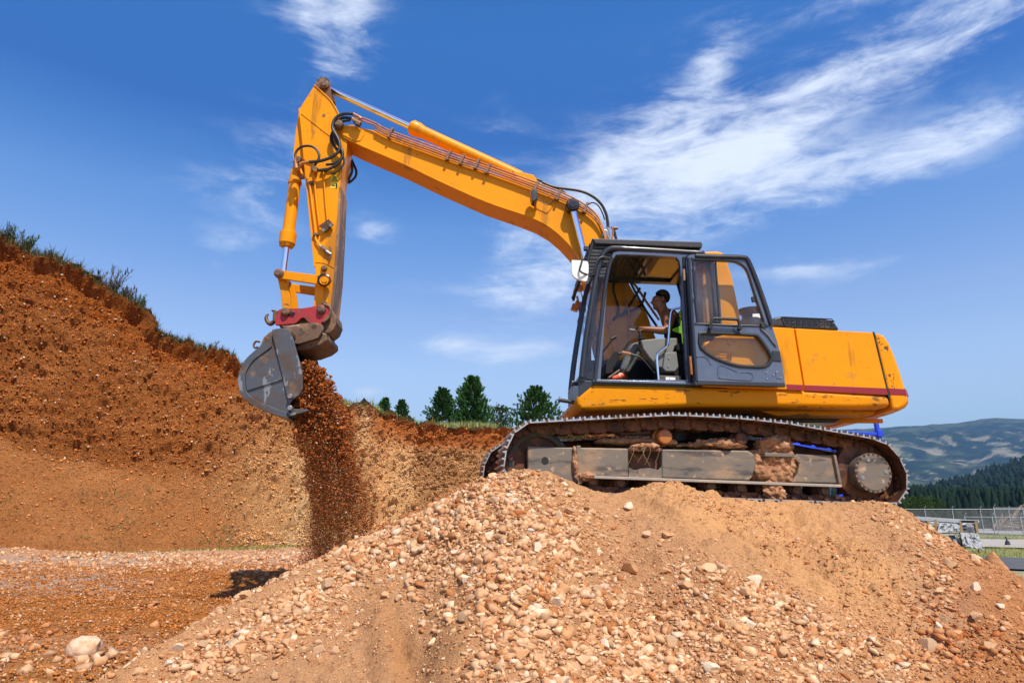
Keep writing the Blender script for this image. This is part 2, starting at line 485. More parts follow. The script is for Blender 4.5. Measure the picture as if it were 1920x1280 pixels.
def glass_mat(name, tint, alpha, rough=.02):
    m, nt, b = node_mat(name)
    nt.nodes.remove(b)
    out = [n for n in nt.nodes if n.type == 'OUTPUT_MATERIAL'][0]
    tr = nt.nodes.new('ShaderNodeBsdfTransparent'); tr.inputs[0].default_value = tint + (1,)
    gl = nt.nodes.new('ShaderNodeBsdfGlossy'); gl.inputs['Roughness'].default_value = rough
    df = nt.nodes.new('ShaderNodeBsdfDiffuse'); df.inputs[0].default_value = (.45, .42, .38, 1)
    ge = nt.nodes.new('ShaderNodeNewGeometry'); dt = nt.nodes.new('ShaderNodeVectorMath'); dt.operation = 'DOT_PRODUCT'
    nt.links.new(ge.outputs['Normal'], dt.inputs[0]); nt.links.new(ge.outputs['Incoming'], dt.inputs[1])
    ab = mth(nt, 'ABSOLUTE', dt.outputs['Value']); fr5 = mth(nt, 'POWER', mth(nt, 'SUBTRACT', 1.0, ab), 5.0)
    frv = mth(nt, 'ADD', mth(nt, 'MULTIPLY', fr5, .9), .03)
    a = nt.nodes.new('ShaderNodeMixShader'); c = nt.nodes.new('ShaderNodeMixShader')
    vec = coords(nt); f, _ = nz(nt, vec, 3, 6, .6, .35, .8)
    nt.links.new(mth(nt, 'MULTIPLY', f, alpha), c.inputs[0])
    nt.links.new(frv, a.inputs[0]); nt.links.new(tr.outputs[0], a.inputs[1]); nt.links.new(gl.outputs[0], a.inputs[2])
    nt.links.new(a.outputs[0], c.inputs[1]); nt.links.new(df.outputs[0], c.inputs[2])
    nt.links.new(c.outputs[0], out.inputs['Surface'])
    return m
M_glass = glass_mat('dusty_clear_glass', (.96, .97, .97), .05)
M_tint = glass_mat('dusty_tinted_glass', (.92, .94, .95), .07)

# ================================================================ THE LAND
def soil_mat(name, tint2, dark, bumps, pit=.5, pit_scale=9.0, rough=.95, grain=26.0, sat=1.0, stretch=None):
    m, nt, b = node_mat(name)
    at = nt.nodes.new('ShaderNodeAttribute'); at.attribute_name = 'zone'
    vec = coords(nt)
    c = at.outputs['Color']
    f, _ = nz(nt, vec, 1.1, 6, .65, .38, .68)
    c = mixc(nt, mth(nt, 'MULTIPLY', f, .35), c, tint2, 'MIX')
    f, _ = nz(nt, vec, grain, 5, .7, .50, .74)
    c = mixc(nt, mth(nt, 'MULTIPLY', f, .45), c, mixc(nt, 1.0, c, (1.7, 1.6, 1.5), 'MULTIPLY'))
    f, o = nz(nt, vec, pit_scale, 5, .68, .52, .66, stretch=stretch)
    c = mixc(nt, mth(nt, 'MULTIPLY', f, pit), c, mixc(nt, 1.0, c, dark, 'MULTIPLY'))  # shade of small hollows put into the colour at random spots
    nt.links.new(c, b.inputs['Base Color'])
    b.inputs['Roughness'].default_value = rough
    b.inputs['Specular IOR Level'].default_value = .04
    prev = None
    for (sc, stg, dist) in bumps:
        _, oo = nz(nt, vec, sc, 8, .65, stretch=stretch)
        prev = bump(nt, b, oo, stg, dist, prev)
    return m
M_cliff = soil_mat('cut_bank_earth', (.52, .21, .065), (.38, .31, .28), [(4, .7, .22), (16, 1.0, .09)], pit=.60, pit_scale=9)
M_mound = soil_mat('mound_earth', (.50, .26, .13), (.50, .42, .38), [(7, .7, .07), (30, 1.0, .035), (90, .8, .012)], pit=.55, pit_scale=15, grain=55)
M_floor = soil_mat('pit_floor_earth', (.40, .19, .085), (.5, .42, .38), [(3, .6, .15), (16, .9, .05)], pit=.55, pit_scale=8, grain=22)
def attr_mat(name, rough=.9, bumps=(), spec=.08, speck=None, trans=0):
    m, nt, b = node_mat(name)
    at = nt.nodes.new('ShaderNodeAttribute'); at.attribute_name = 'zone'
    vec = coords(nt); c = at.outputs['Color']
    if speck:
        f, _ = nz(nt, vec, speck[0], 5, .65, .42, .68)
        c = mixc(nt, mth(nt, 'MULTIPLY', f, speck[2]), c, mixc(nt, 1.0, c, speck[1], 'MULTIPLY'))
    nt.links.new(c, b.inputs['Base Color']); b.inputs['Roughness'].default_value = rough
    b.inputs['Specular IOR Level'].default_value = spec
    prev = None
    for (sc, stg, dist) in bumps:
        _, o = nz(nt, vec, sc, 5, .6); prev = bump(nt, b, o, stg, dist, prev)
    return m
M_stone = attr_mat('pale_limestone', .85, [(25, .5, .012)], .08, (14, (.62, .42, .28), .6))
M_clod = attr_mat('red_earth_clods', .95, [(40, .5, .01)], .03, (20, (.6, .5, .45), .6))
M_grass = attr_mat('dry_green_grass', .75, (), .2)
M_leaf = attr_mat('pine_needles', .7, (), .10)

# ---------------------------------------------------------------- ground to the horizon
def gz(x, y):
    """height of the pit floor"""
    x = np.asarray(x, float); y = np.asarray(y, float)
    z = .9 * (1 - ss(x, 1.5, 6.5)) + .55 * ss(-x, 8.5, 17) * ss(y, 8, 16) - 1.5 * ss(x, -2.9, -1.9) * (1 - ss(y, 5.6, 7.2))
    return z
def grid_faces(nu, nv):
    i = np.arange(nu - 1)[:, None] * nv + np.arange(nv - 1)[None, :]
    i = i.ravel()
    return np.stack([i, i + nv, i + nv + 1, i + 1], 1)

m, nt, b = node_mat('yard_ground')
vec = coords(nt)
sepn = nt.nodes.new('ShaderNodeSeparateXYZ'); nt.links.new(vec, sepn.inputs[0])
f1, _ = nz(nt, vec, .22, 5, .6, .42, .60)
c = mixc(nt, f1, (.20, .20, .065), (.36, .31, .18))
f2, _ = nz(nt, vec, 6, 5, .7, .45, .62)
c = mixc(nt, mth(nt, 'MULTIPLY', f2, .5), c, (.10, .14, .035))
nt.links.new(c, b.inputs['Base Color']); b.inputs['Roughness'].default_value = .95
_, o = nz(nt, vec, 9, 5, .7); bump(nt, b, o, .6, .05)
M_yard = m
xs = np.concatenate([np.linspace(-9000, -60, 16), np.linspace(-50, 120, 90), np.linspace(150, 9000, 16)])
ys = np.concatenate([np.linspace(-9000, -40, 10), np.linspace(-30, 150, 90), np.linspace(180, 9000, 16)])
X, Y = np.meshgrid(xs, ys, indexing='ij')
Zg = 0.04 * fbm(np.stack([X.ravel() * .3, Y.ravel() * .3, 0 * X.ravel()], 1), 3) * ((np.abs(X.ravel()) < 200) & (np.abs(Y.ravel()) < 200)) - .3 * (1 - ss(X.ravel(), 3, 8)) 
mesh_np('ground', np.stack([X.ravel(), Y.ravel(), Zg - .02], 1), grid_faces(len(xs), len(ys)), M_yard, kind='structure')

# ---------------------------------------------------------------- pit floor
nx, ny = 420, 430
u = np.linspace(0, 1, nx); v = np.linspace(0, 1, ny)
X = -34 + 41 * u
Y = 2.2 + 38 * v ** 1.7
X, Y = np.meshgrid(X, Y, indexing='ij'); x, y = X.ravel(), Y.ravel()
p3 = np.stack([x, y, 0 * x], 1)
z = gz(x, y) + .10 * fbm(p3 * .5, 3, seed=3) + .045 * fbm(p3 * 2.5, 3, seed=4) + .04 * fbm(p3 * 8, 4, gain=.6, seed=5)
# soft wheel ruts across the brown strip
z += -.05 * np.exp(-((y - 9.2 - .25 * x * .2) / .35) ** 2) * (x < -2)
px, py = proj(x, y, z)
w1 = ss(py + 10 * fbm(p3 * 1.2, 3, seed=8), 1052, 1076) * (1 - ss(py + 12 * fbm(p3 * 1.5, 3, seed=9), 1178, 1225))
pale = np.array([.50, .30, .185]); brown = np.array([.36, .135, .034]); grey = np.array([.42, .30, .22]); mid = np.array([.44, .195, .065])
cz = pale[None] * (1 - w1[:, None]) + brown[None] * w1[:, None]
wl = (1 - ss(py, 1100, 1125)) * (1 - ss(px + 60 * fbm(p3 * 1.2, 3, seed=12), 160, 330)) * .85
cz = cz * (1 - wl[:, None]) + grey[None] * wl[:, None]
wm = ss(fbm(p3 * .8, 4, seed=14), .0, .45) * .7
cz = cz * (1 - wm[:, None]) + mid[None] * wm[:, None]
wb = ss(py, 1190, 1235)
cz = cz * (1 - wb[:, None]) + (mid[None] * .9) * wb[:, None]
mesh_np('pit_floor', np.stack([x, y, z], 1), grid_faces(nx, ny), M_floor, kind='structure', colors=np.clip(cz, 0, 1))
FLOOR = (x, y, z)

# ---------------------------------------------------------------- the cut bank
cols = [(-1500, [(250, 7), (450, 6.6), (760, 6.0), (900, 5.6), (1400, 4.9)]),
        (-600, [(235, 15.5), (450, 14.6), (735, 13.2), (800, 12.2), (1040, 10.5)]),
        (-150, [(392, 21), (560, 19.6), (790, 17.9), (812, 17.2), (1010, 15.6)]),
        (0, [(462, 22), (600, 20.6), (812, 18.8), (832, 18.2), (1010, 16.4)]),
        (90, [(502, 22.3), (620, 20.9), (835, 19.0), (856, 18.4), (1022, 16.6)]),
        (180, [(548, 22.6), (660, 21.2), (856, 19.4), (876, 18.8), (1032, 17.0)]),
        (268, [(590, 23), (700, 21.6), (872, 19.9), (896, 19.2), (1035, 17.6)]),
        (282, [(620, 23.2), (705, 21.8), (875, 20.0), (902, 19.3), (1035, 17.7)]),
        (360, [(657, 24), (750, 22.4), (886, 20.6), (940, 19.6), (1036, 18.3)]),
        (450, [(694, 25), (790, 23.3), (920, 21.2), (995, 20.0), (1037, 19.2)]),
        (560, [(735, 26.5), (830, 24.8), (940, 22.8), (1005, 21.4), (1037, 20.6)]),
        (660, [(765, 29), (850, 27.4), (940, 25.6), (990, 24.4), (1022, 23.6)]),
        (740, [(791, 31.4), (860, 30.2), (930, 28.8), (975, 28.0), (1005, 27.2)]),
        (768, [(797, 32.2), (860, 31.0), (930, 29.6), (970, 29.0), (1000, 28.2)]),
        (782, [(798, 32.8), (860, 32.3), (925, 31.8), (965, 31.4), (990, 31.0)]),
        (860, [(800, 34.5), (860, 34.0), (925, 33.4), (960, 33.0), (985, 32.4)]),
        (960, [(804, 36.5), (860, 36), (925, 35.4), (960, 35), (985, 34.4)]),
        (1150, [(815, 39), (860, 38.6), (925, 38), (960, 37.4), (985, 36.8)]),
        (1350, [(850, 43), (890, 42.6), (935, 42), (960, 41.4), (985, 40.8)]),
        (1500, [(925, 47), (935, 46.6), (950, 46), (965, 45.4), (985, 44.8)])]
NU, NF, NP = 1050, 210, 22
cu = np.array([c[0] for c in cols], float)
pts = np.array([[list(P(c[0], r[0], r[1])) for r in c[1]] for c in cols])        # (C,5,3)
# parameter along the bank: by travelled length so that cells stay even
mid3 = pts[:, 2, :]; L = np.concatenate([[0], np.cumsum(np.linalg.norm(np.diff(mid3, axis=0), axis=1) + 1e-6)])
# spend fewer columns on what is out of the frame
wgt = np.array([.25 if (cu[i + 1] <= -150 or cu[i] >= 960) else 1 for i in range(len(cu) - 1)])
L = np.concatenate([[0], np.cumsum(np.diff(L) * wgt)])
uu = np.linspace(0, L[-1], NU)
rows = np.stack([np.stack([np.interp(uu, L, pts[:, r, k]) for k in range(3)], 1) for r in range(5)], 1)   # (NU,5,3)
ucol = np.interp(uu, L, cu)
# samples down the face
vp = np.array([0, .34, .72, .80, 1.0]); vv = np.linspace(0, 1, NF)
face = np.stack([np.stack([np.interp(vv, vp, rows[i, :, k]) for k in range(3)], 1) for i in range(NU)], 0)
top = face[:, 0, :]
back = np.array([0, 1, 0.0])
rad = top * np.array([1, 1, 0.]); rad /= np.linalg.norm(rad, axis=1, keepdims=True); rad[:, 2] = .025
pl = np.stack([top + rad * (26 * ((NP - k) / NP) ** 1.6) for k in range(NP)], 1)    # far .. near
under = face[:, -1:, :] + np.array([0, -.6, -1.6])
G = np.concatenate([pl, face, under], 1); NV = G.shape[1]
Vv = np.concatenate([-np.linspace(1, .02, NP), vv, [1.05]])
gv = np.gradient(G, axis=1); gu = np.gradient(G, axis=0)
Nn = np.cross(gv, gu); Nn /= np.linalg.norm(Nn, axis=2, keepdims=True) + 1e-9
if Nn[NU // 2, NP + NF // 2, 1] > 0: Nn = -Nn
q = G.reshape(-1, 3); vf = np.tile(Vv, NU); uf = np.repeat(ucol, NV)
talus = ss(vf, .74, .82) * (1 - ss(uf, 380, 520)) * (vf <= 1.0)
flat = (vf < 0)
amp = np.where(flat, .10, 1.0) * (1 - .82 * talus)
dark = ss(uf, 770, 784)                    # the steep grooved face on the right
n_big = fbm(q * .32, 3, seed=21); n_mid = fbm(q * 1.15, 4, seed=22); n_sm = fbm(q * np.array([5, 5, 5.5]), 4, gain=.6, seed=23)
n_groove = fbm(q * np.array([1.6, 1.6, .22]), 3, seed=24)
rid = 1 - np.abs(fbm(q * 2.2, 3, seed=25)) * 2.2
disp = .55 * n_big * (1 - .6 * dark) + .32 * n_mid + .30 * n_sm + .16 * rid * (1 - dark) + .45 * n_groove * (dark * .9 + .20 + .35 * ss(uf, 470, 600) * (1 - ss(uf, 765, 775)))
# washed gullies near the middle where the tan gravel runs down
gl = ss(uf, 480, 600) * (1 - ss(uf, 765, 775))
disp += gl * .35 * fbm(np.stack([q[:, 0] * 1.2, q[:, 1] * .5, q[:, 2] * .12], 1), 2, seed=27)
# turf lip hanging over a hollow
edge = np.exp(-((vf - .015) / .02) ** 2); hollow = np.exp(-((vf - .052) / .028) ** 2)
disp = disp * amp + (edge * .30 - hollow * .38 * (1 - .4 * ss(uf, 300, 500))) * (~flat) * (1 - .65 * ss(uf, 580, 720))
disp *= np.where(vf > .985, .6, 1)
q2 = q + Nn.reshape(-1, 3) * disp[:, None]
q2[:, 2] += flat * .06 * fbm(q * 1.5, 3, seed=29) + edge * .08 * fbm(q * 1.0, 3, seed=30)
pxx, pyy = proj(q[:, 0], q[:, 1], q[:, 2])
red = np.array([.50, .135, .022]); rbrown = np.array([.52, .178, .045]); tan = np.array([.88, .47, .19]); pal = np.array([.95, .63, .30])
dull = np.array([.72, .285, .090]); turf = np.array([.055, .048, .018])
jit = 40 * n_mid + 25 * n_sm
t1 = ss(pxx + jit * 1.5 + (pyy - 800) * 1.1, 360, 720)
C = rbrown * (1 - t1[:, None]) + tan * t1[:, None]
t2 = (1 - ss(vf + .06 * n_mid + .05 * n_big, .10, .34)) * .9
C = C * (1 - t2[:, None]) + red * t2[:, None]
t3 = np.exp(-((pxx + jit - 575) / 30) ** 2) * ss(pyy, 820, 880) * .75 + np.exp(-((pxx + .5 * jit - 675) / 18) ** 2) * (pyy < 870) * .6 + np.exp(-((pxx + .3 * jit - 755) / 24) ** 2) * .45 * ss(pyy, 830, 880)
t3 = np.clip(t3, 0, 1); C = C * (1 - t3[:, None]) + pal * t3[:, None]
C = C * (1 - talus[:, None]) + dull * talus[:, None]
db = dark * ss(vf, .16, .3); C = C * (1 - .45 * db[:, None]) + np.array([.26, .125, .045]) * .45 * db[:, None]  # shade of the turned-away face mixed into its earth colour
t4 = np.where(flat, 1.0, np.exp(-(np.abs(vf) / .02) ** 2)); C = C * (1 - t4[:, None]) + turf * t4[:, None]
blot = ss(fbm(q * .7, 3, seed=31), .05, .5)[:, None] * .35
C = C * (1 - blot) + C * np.array([1.35, 1.45, 1.6]) * blot
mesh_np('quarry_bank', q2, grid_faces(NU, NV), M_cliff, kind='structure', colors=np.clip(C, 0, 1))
BANK = q2.reshape(NU, NV, 3); BANKN = Nn; BANKC = C.reshape(NU, NV, 3)

# ---------------------------------------------------------------- the mound under the machine
def near_track_y(x): return 7.137 + .1317 * (x - 2.5)
def on_line(px, py, gap):
    Y_ = 7.0
    for _ in range(6): Y_ = near_track_y(P(px, py, Y_).x) - gap
    return Y_
r1 = [(60, 1345, 4.3), (180, 1283, 4.8), (250, 1237, 5.1), (400, 1153, 5.6), (500, 1103, 5.85), (600, 1056, 6.1), (700, 1018, 6.3), (780, 982, 6.42), (840, 946, 6.5), (868, 918, 6.53)]
r1 += [(a_, b__, on_line(a_, b__, g_)) for a_, b__, g_ in ((900, 897, .22), (950, 884, .22), (990, 878, .22), (1030, 884, .2), (1060, 897, .18), (1110, 918, .15), (1150, 926, .1), (1190, 916, .14), (1240, 906, .16),
       (1290, 915, .13), (1330, 929, .1), (1450, 943, .1), (1560, 944, .1), (1640, 939, .12), (1680, 946, .1), (1712, 962, .15), (1760, 998, .4), (1830, 1040, .7), (1920, 1080, 1.0), (2100, 1170, 1.4))]
R1 = np.array([list(P(*a)) for a in r1])
r2 = [(60, 1400, 7.2), (180, 1330, 7.3), (400, 1190, 7.7), (520, 1108, 8.1), (570, 1068, 8.45), (600, 1048, 8.6), (680, 1006, 8.6), (740, 978, 8.6), (800, 946, 8.6), (850, 917, 8.6), (872, 903, 8.7)]
R2 = np.array([list(P(*a)) for a in r2])
TZA, TZB = P(1060, 924, 6.93), P(1672, 944, 7.38)
TSL = (TZA.z - TZB.z) / (TZB.x - TZA.x)
def track_z(x): return TZB.z + (TZB.x - x) * TSL
ZT = []
for xx in (-.35, .4, 1.5, 3, 4.1): ZT.append((xx, 11.0, track_z(xx) - .05))
ZT += [(4.6, 10.2, 1.35), (5.2, 9.6, .8), (6.2, 9.0, .3), (8.0, 8.6, -.1), (10.5, 8.0, -.4)]
R2 = np.concatenate([R2, np.array(ZT)])
def mound_height(x, y):
    z1 = np.interp(x, R1[:, 0], R1[:, 2]); y1 = np.interp(x, R1[:, 0], R1[:, 1])
    z2 = np.interp(x, R2[:, 0], R2[:, 2]); y2 = np.interp(x, R2[:, 0], R2[:, 1])
    d = y1 - y
    front = z1 - .60 * np.maximum(d, 0) + .10 * (1 - np.exp(-np.maximum(d, 0) * 2)) - .03 - .03 * ss(x, 1.2, 2.0) * (1 - ss(x, 4.0, 4.4))
    t = np.clip((y - y1) / np.maximum(y2 - y1, .05), 0, 1)
    under = (x > -.38) & (x < 4.28)
    tt = np.where(under, np.clip((y - y1) / .22, 0, 1), t)
    zu = np.minimum(z2, track_z(x) - .05)
    mid_ = np.where(under, z1 * (1 - ss(tt, 0, 1)) + zu * ss(tt, 0, 1), z1 * (1 - tt) + z2 * tt)
    back_ = z2 - .62 * (y - y2)
    z = np.where(y < y1, front, np.where(y < y2, mid_, back_))
    return z, d, y1, y2
nx, ny = 640, 330
xs = np.linspace(-7.2, 9.5, nx)
ys = np.concatenate([np.linspace(2.6, 7.6, 235), np.linspace(7.63, 15.5, ny - 235)])
X, Y = np.meshgrid(xs, ys, indexing='ij'); x, y = X.ravel(), Y.ravel()
z, d, y1, y2 = mound_height(x, y)
p3 = np.stack([x, y, z], 1)
px, py = proj(x, y, z)
def blob(px, py, cx, cy, rx, ry, ang=0):
    a = R(ang); dx, dy = px - cx, py - cy
    u_ = dx * math.cos(a) + dy * math.sin(a); w_ = -dx * math.sin(a) + dy * math.cos(a)
    return np.exp(-((u_ / rx) ** 2 + (w_ / ry) ** 2))
def masks(px, py, jx=0, jy=0):
    a, b_ = px + jx, py + jy
    slide = np.clip(1.25 * blob(a, b_, 1520, 1030, 330, 62, 33) + blob(a, b_, 1330, 960, 170, 40, 25) + .9 * blob(a, b_, 1640, 1150, 180, 40, 32), 0, 1)
    gul = np.clip(.8 * blob(a, b_, 735, 1190, 34, 85, -12) + .7 * blob(a, b_, 860, 1140, 30, 90, 25) + .5 * blob(a, b_, 900, 950, 40, 16, -30), 0, 1)
    coarse = np.clip(1.2 * blob(a, b_, 1030, 1190, 200, 130, 20) + blob(a, b_, 940, 1000, 190, 95, 0) + blob(a, b_, 480, 1210, 280, 60, -20) + 1.1 * blob(a, b_, 660, 1050, 290, 36, -28) + blob(a, b_, 1290, 1210, 260, 80, 10)
                     + .8 * blob(a, b_, 1750, 1120, 60, 110, 10) + .9 * blob(a, b_, 1500, 1160, 220, 36, 28) + .7 * blob(a, b_, 1850, 1210, 160, 60), 0, 1)
    return slide, gul, coarse
jn = fbm(p3 * 1.6, 3, seed=41)
slide, gul, coarse = masks(px, py, 60 * jn, 30 * jn)
fr = ss(d, -.15, .25)
run = fbm(np.stack([x * 1.3 - y * .4, y * .35, 0 * x], 1), 3, seed=42)             # runnels down the slope
frs = np.maximum(fr, (x < -.45) * 1.0)
z = z + frs * (.11 * run + .05 * fbm(p3 * 2.4, 3, seed=43)) * (1 - ss(-d, -.25, .05) * 1)
z = z + .030 * fbm(p3 * 9, 4, gain=.65, seed=44) * (.5 + frs) + .05 * frs * np.maximum(0, fbm(p3 * 4.2, 3, seed=46))
z = z + .05 * np.maximum(0, fbm(np.stack([x * 4, y * 3, z * 2], 1), 3, seed=45) - .12) * slide * 2.2
gl1 = blob(px + 60 * jn, py + 20 * jn, 752, 1225, 20, 50, -14); gl2 = blob(px, py, 800, 1215, 26, 60, 14)
z = z - .07 * gl1 * fr - .03 * gl2 * fr + .06 * blob(px, py, 715, 1200, 22, 90, -5)
# the slide: runnels and low scarps running down and to the right
sa = .62 * x - .78 * y; sb = .78 * x + .62 * y
st_ = fbm(np.stack([sb * 3.2 + .5 * fbm(p3 * 1.5, 2, seed=48), sa * .7, 0 * x], 1), 4, gain=.6, seed=49)
st2 = 1 - np.abs(fbm(np.stack([sb * 6.5, sa * 1.6, 0 * x], 1), 3, seed=50)) * 2.4
z = z + np.clip(slide * 1.2 + .25, 0, 1) * fr * (.13 * st_ + .055 * st2)
sc_ = np.maximum(0, fbm(np.stack([sb * 2.2, sa * 5.0, 0 * x], 1), 4, gain=.65, seed=51) - .10)
z = z + slide * fr * .28 * sc_
MOUND_Z = z
pk = np.array([.57, .30, .140]); sand = np.array([.70, .37, .155]); rd = np.array([.40, .145, .045]); ochre = np.array([.50, .235, .088])
C = np.tile(pk, (len(x), 1))
def lay(C, w, c): return C * (1 - w[:, None]) + c * w[:, None]
C = lay(C, np.clip(slide, 0, 1) * .95, sand)
C = lay(C, np.clip(gul, 0, 1) * .85, ochre)
C = lay(C, ss(px + 60 * jn, 1740, 1860) * .6 * fr, rd * 1.15)
C = lay(C, (1 - fr) * (x < -.25) * ss(-d, .1, .4), rd)
C = lay(C, blob(px, py, 1760, 1150, 70, 60, 30) * .4, np.array([.45, .28, .2]))
C = lay(C, ss(fbm(p3 * .9, 3, seed=47), .1, .5) * .45, np.array([.47, .22, .10]))
mound = mesh_np('gravel_mound', np.stack([x, y, z], 1), grid_faces(nx, ny), M_mound, kind='structure', colors=np.clip(C, 0, 1))
MZ = z.reshape(nx, ny)
def mz(xq, yq):
    i = np.clip((np.asarray(xq) - xs[0]) / (xs[1] - xs[0]), 0, nx - 2); i0 = i.astype(int); fx = i - i0
    j0 = np.clip(np.searchsorted(ys, yq) - 1, 0, ny - 2); fy = (yq - ys[j0]) / (ys[j0 + 1] - ys[j0])
    return (MZ[i0, j0] * (1 - fx) + MZ[i0 + 1, j0] * fx) * (1 - fy) + (MZ[i0, j0 + 1] * (1 - fx) + MZ[i0 + 1, j0 + 1] * fx) * fy

# ---------------------------------------------------------------- stones
def ico(sub):
    bm = bmesh.new(); bmesh.ops.create_icosphere(bm, subdivisions=sub, radius=1.0)
    V = np.array([list(v.co) for v in bm.verts]); Fc = np.array([[v.index for v in f.verts] for f in bm.faces]); bm.free()
    return V, Fc
def rot_rand(n):
    qn = rng.normal(size=(n, 4)); qn /= np.linalg.norm(qn, axis=1, keepdims=True)
    w, a, b_, c_ = qn.T
    return np.stack([np.stack([1 - 2 * (b_ * b_ + c_ * c_), 2 * (a * b_ - c_ * w), 2 * (a * c_ + b_ * w)], 1),
                     np.stack([2 * (a * b_ + c_ * w), 1 - 2 * (a * a + c_ * c_), 2 * (b_ * c_ - a * w)], 1),
                     np.stack([2 * (a * c_ - b_ * w), 2 * (b_ * c_ + a * w), 1 - 2 * (a * a + b_ * b_)], 1)], 1)
def rock_shapes(sub, n, facet=.5, seed=0, cuts=15, hlo=.34, hhi=.66):
    V, Fc = ico(sub); out = []
    r_ = np.random.default_rng(100 + seed)
    for k in range(n):
        W = V * r_.uniform([.8, .6, .45], [1.25, 1.0, .8])
        for _ in range(cuts):      # chop planes off, as broken limestone is
            nn_ = r_.normal(size=3); nn_ /= np.linalg.norm(nn_); h = r_.uniform(hlo, hhi)
            dd_ = W @ nn_ - h; W = W - np.outer(np.maximum(dd_, 0) * r_.uniform(.9, 1), nn_)
        W = W * (1 + .08 * fbm(W * 2.2 + 9 * k, 2, seed=k))[:, None]
        out.append(W)
    return out, Fc
SH1, F1 = rock_shapes(1, 24); SH2, F2 = rock_shapes(3, 16, seed=5); SH0, F0 = rock_shapes(0, 16, seed=9) if False else rock_shapes(1, 16, seed=9)
def ico0():
    bm = bmesh.new(); bmesh.ops.create_icosphere(bm, subdivisions=1, radius=1.0); bm.free()
tet = np.array([[1, 1, 1], [1, -1, -1], [-1, 1, -1], [-1, -1, 1], ], float) / 1.5
octa = np.array([[1, 0, 0], [-1, 0, 0], [0, 1, 0], [0, -1, 0], [0, 0, 1], [0, 0, -1]], float)
octF = np.array([[0, 2, 4], [2, 1, 4], [1, 3, 4], [3, 0, 4], [2, 0, 5], [1, 2, 5], [3, 1, 5], [0, 3, 5]])
tetF = np.array([[0, 1, 2], [0, 3, 1], [0, 2, 3], [1, 3, 2]])
def octas(n, seed=3):
    r_ = np.random.default_rng(seed); o = []
    for k in range(n):
        o.append(octa * r_.uniform([.8, .6, .4], [1.3, 1, .8]) + r_.normal(size=octa.shape) * .17)
    return o
SHO = octas(24)
def hull_shapes(n, k=11, seed=1):
    r_ = np.random.default_rng(seed); out = []
    while len(out) < n:
        p_ = r_.normal(size=(k, 3)); p_ /= np.linalg.norm(p_, axis=1, keepdims=True); p_ *= r_.uniform([.85, .62, .42], [1.3, 1.0, .8])
        bm = bmesh.new()
        for q_ in p_: bm.verts.new(q_)
        bmesh.ops.convex_hull(bm, input=bm.verts[:])
        bm.verts.ensure_lookup_table(); bmesh.ops.delete(bm, geom=[v for v in bm.verts if not v.link_faces], context='VERTS')
        bmesh.ops.triangulate(bm, faces=bm.faces[:]); bm.verts.index_update(); bm.verts.ensure_lookup_table()
        V_ = np.array([list(v.co) for v in bm.verts]); F_ = np.array([[v.index for v in f.verts] for f in bm.faces]); bm.free()
        if len(V_) == k and len(F_) == 2 * k - 4: out.append((V_, F_))
    return out
HUL = hull_shapes(20)
def scatter_hull(name, pos, size, colr, mat, parent=None):
    n = len(pos); Rm = rot_rand(n); sel = rng.integers(0, len(HUL), n)
    V_ = np.stack([h[0] for h in HUL])[sel] * size[:, None, None]
    V_ = np.einsum('nij,nkj->nki', Rm, V_); V_[:, :, 2] *= .8; V_ += pos[:, None, :]
    k = V_.shape[1]
    FF = (np.stack([h[1] for h in HUL])[sel] + (np.arange(n) * k)[:, None, None]).reshape(-1, 3)
    return mesh_np(name, V_.reshape(-1, 3), FF, mat, parent, kind='stuff', smooth=False, colors=np.clip(np.repeat(colr, k, 0), 0, 1))
def scatter(name, pos, size, colr, shapes, Fc, mat, parent=None, kind='stuff', smooth=False, aniso=None):
    n = len(pos); Rm = rot_rand(n)
    sel = rng.integers(0, len(shapes), n); SA = np.stack(shapes)
    W = SA[sel] * size[:, None, None]
    W = np.einsum('nij,nkj->nki', Rm, W)
    W[:, :, 2] *= .8
    if aniso is not None: W *= np.array(aniso)
    W += pos[:, None, :]
    k = SA.shape[1]
    FF = (Fc[None] + (np.arange(n) * k)[:, None, None]).reshape(-1, 3)
    CC = np.repeat(colr, k, axis=0)
    return mesh_np(name, W.reshape(-1, 3), FF, mat, parent, kind=kind, smooth=smooth, colors=np.clip(CC, 0, 1))
pal_stone = np.array([[.70, .47, .27], [.66, .41, .22], [.76, .57, .37], [.58, .32, .15], [.50, .23, .09], [.72, .58, .42], [.62, .37, .20], [.44, .19, .075], [.55, .36, .21]])
pw = np.array([.19, .18, .10, .17, .09, .03, .15, .04, .05])
def stone_cols(n, redder=None):
    c = pal_stone[rng.choice(len(pal_stone), n, p=pw)] * rng.uniform(.84, 1.12, (n, 1))
    if redder is not None: c = c * (1 - redder[:, None]) + (c * np.array([.78, .56, .42])) * redder[:, None]
    return c
def sample_mound(n):
    X_ = rng.uniform(-6.4, 8.4, n); Y_ = rng.uniform(2.8, 7.3, n) + (rng.random(n) < .12) * rng.uniform(0, 3, n)
    Z_ = mz(X_, Y_); a, b_ = proj(X_, Y_, Z_)
    j = fbm(np.stack([X_, Y_, Z_], 1) * 1.6, 3, seed=41)
    s_, g_, c_ = masks(a, b_, 60 * j, 30 * j)
    inside = (a > -120) & (a < 2040) & (b_ > 820) & (b_ < 1400)
    # nothing on the ground the tracks stand on
    stand = (Y_ > near_track_y(X_) - .06) & (Y_ < 11) & (X_ > -.4) & (X_ < 4.3)
    clump = fbm(np.stack([X_ * 1.3, Y_ * 1.3, Z_], 1), 3, seed=52)
    return X_, Y_, Z_, a, b_, s_, g_, c_, inside & ~stand, clump
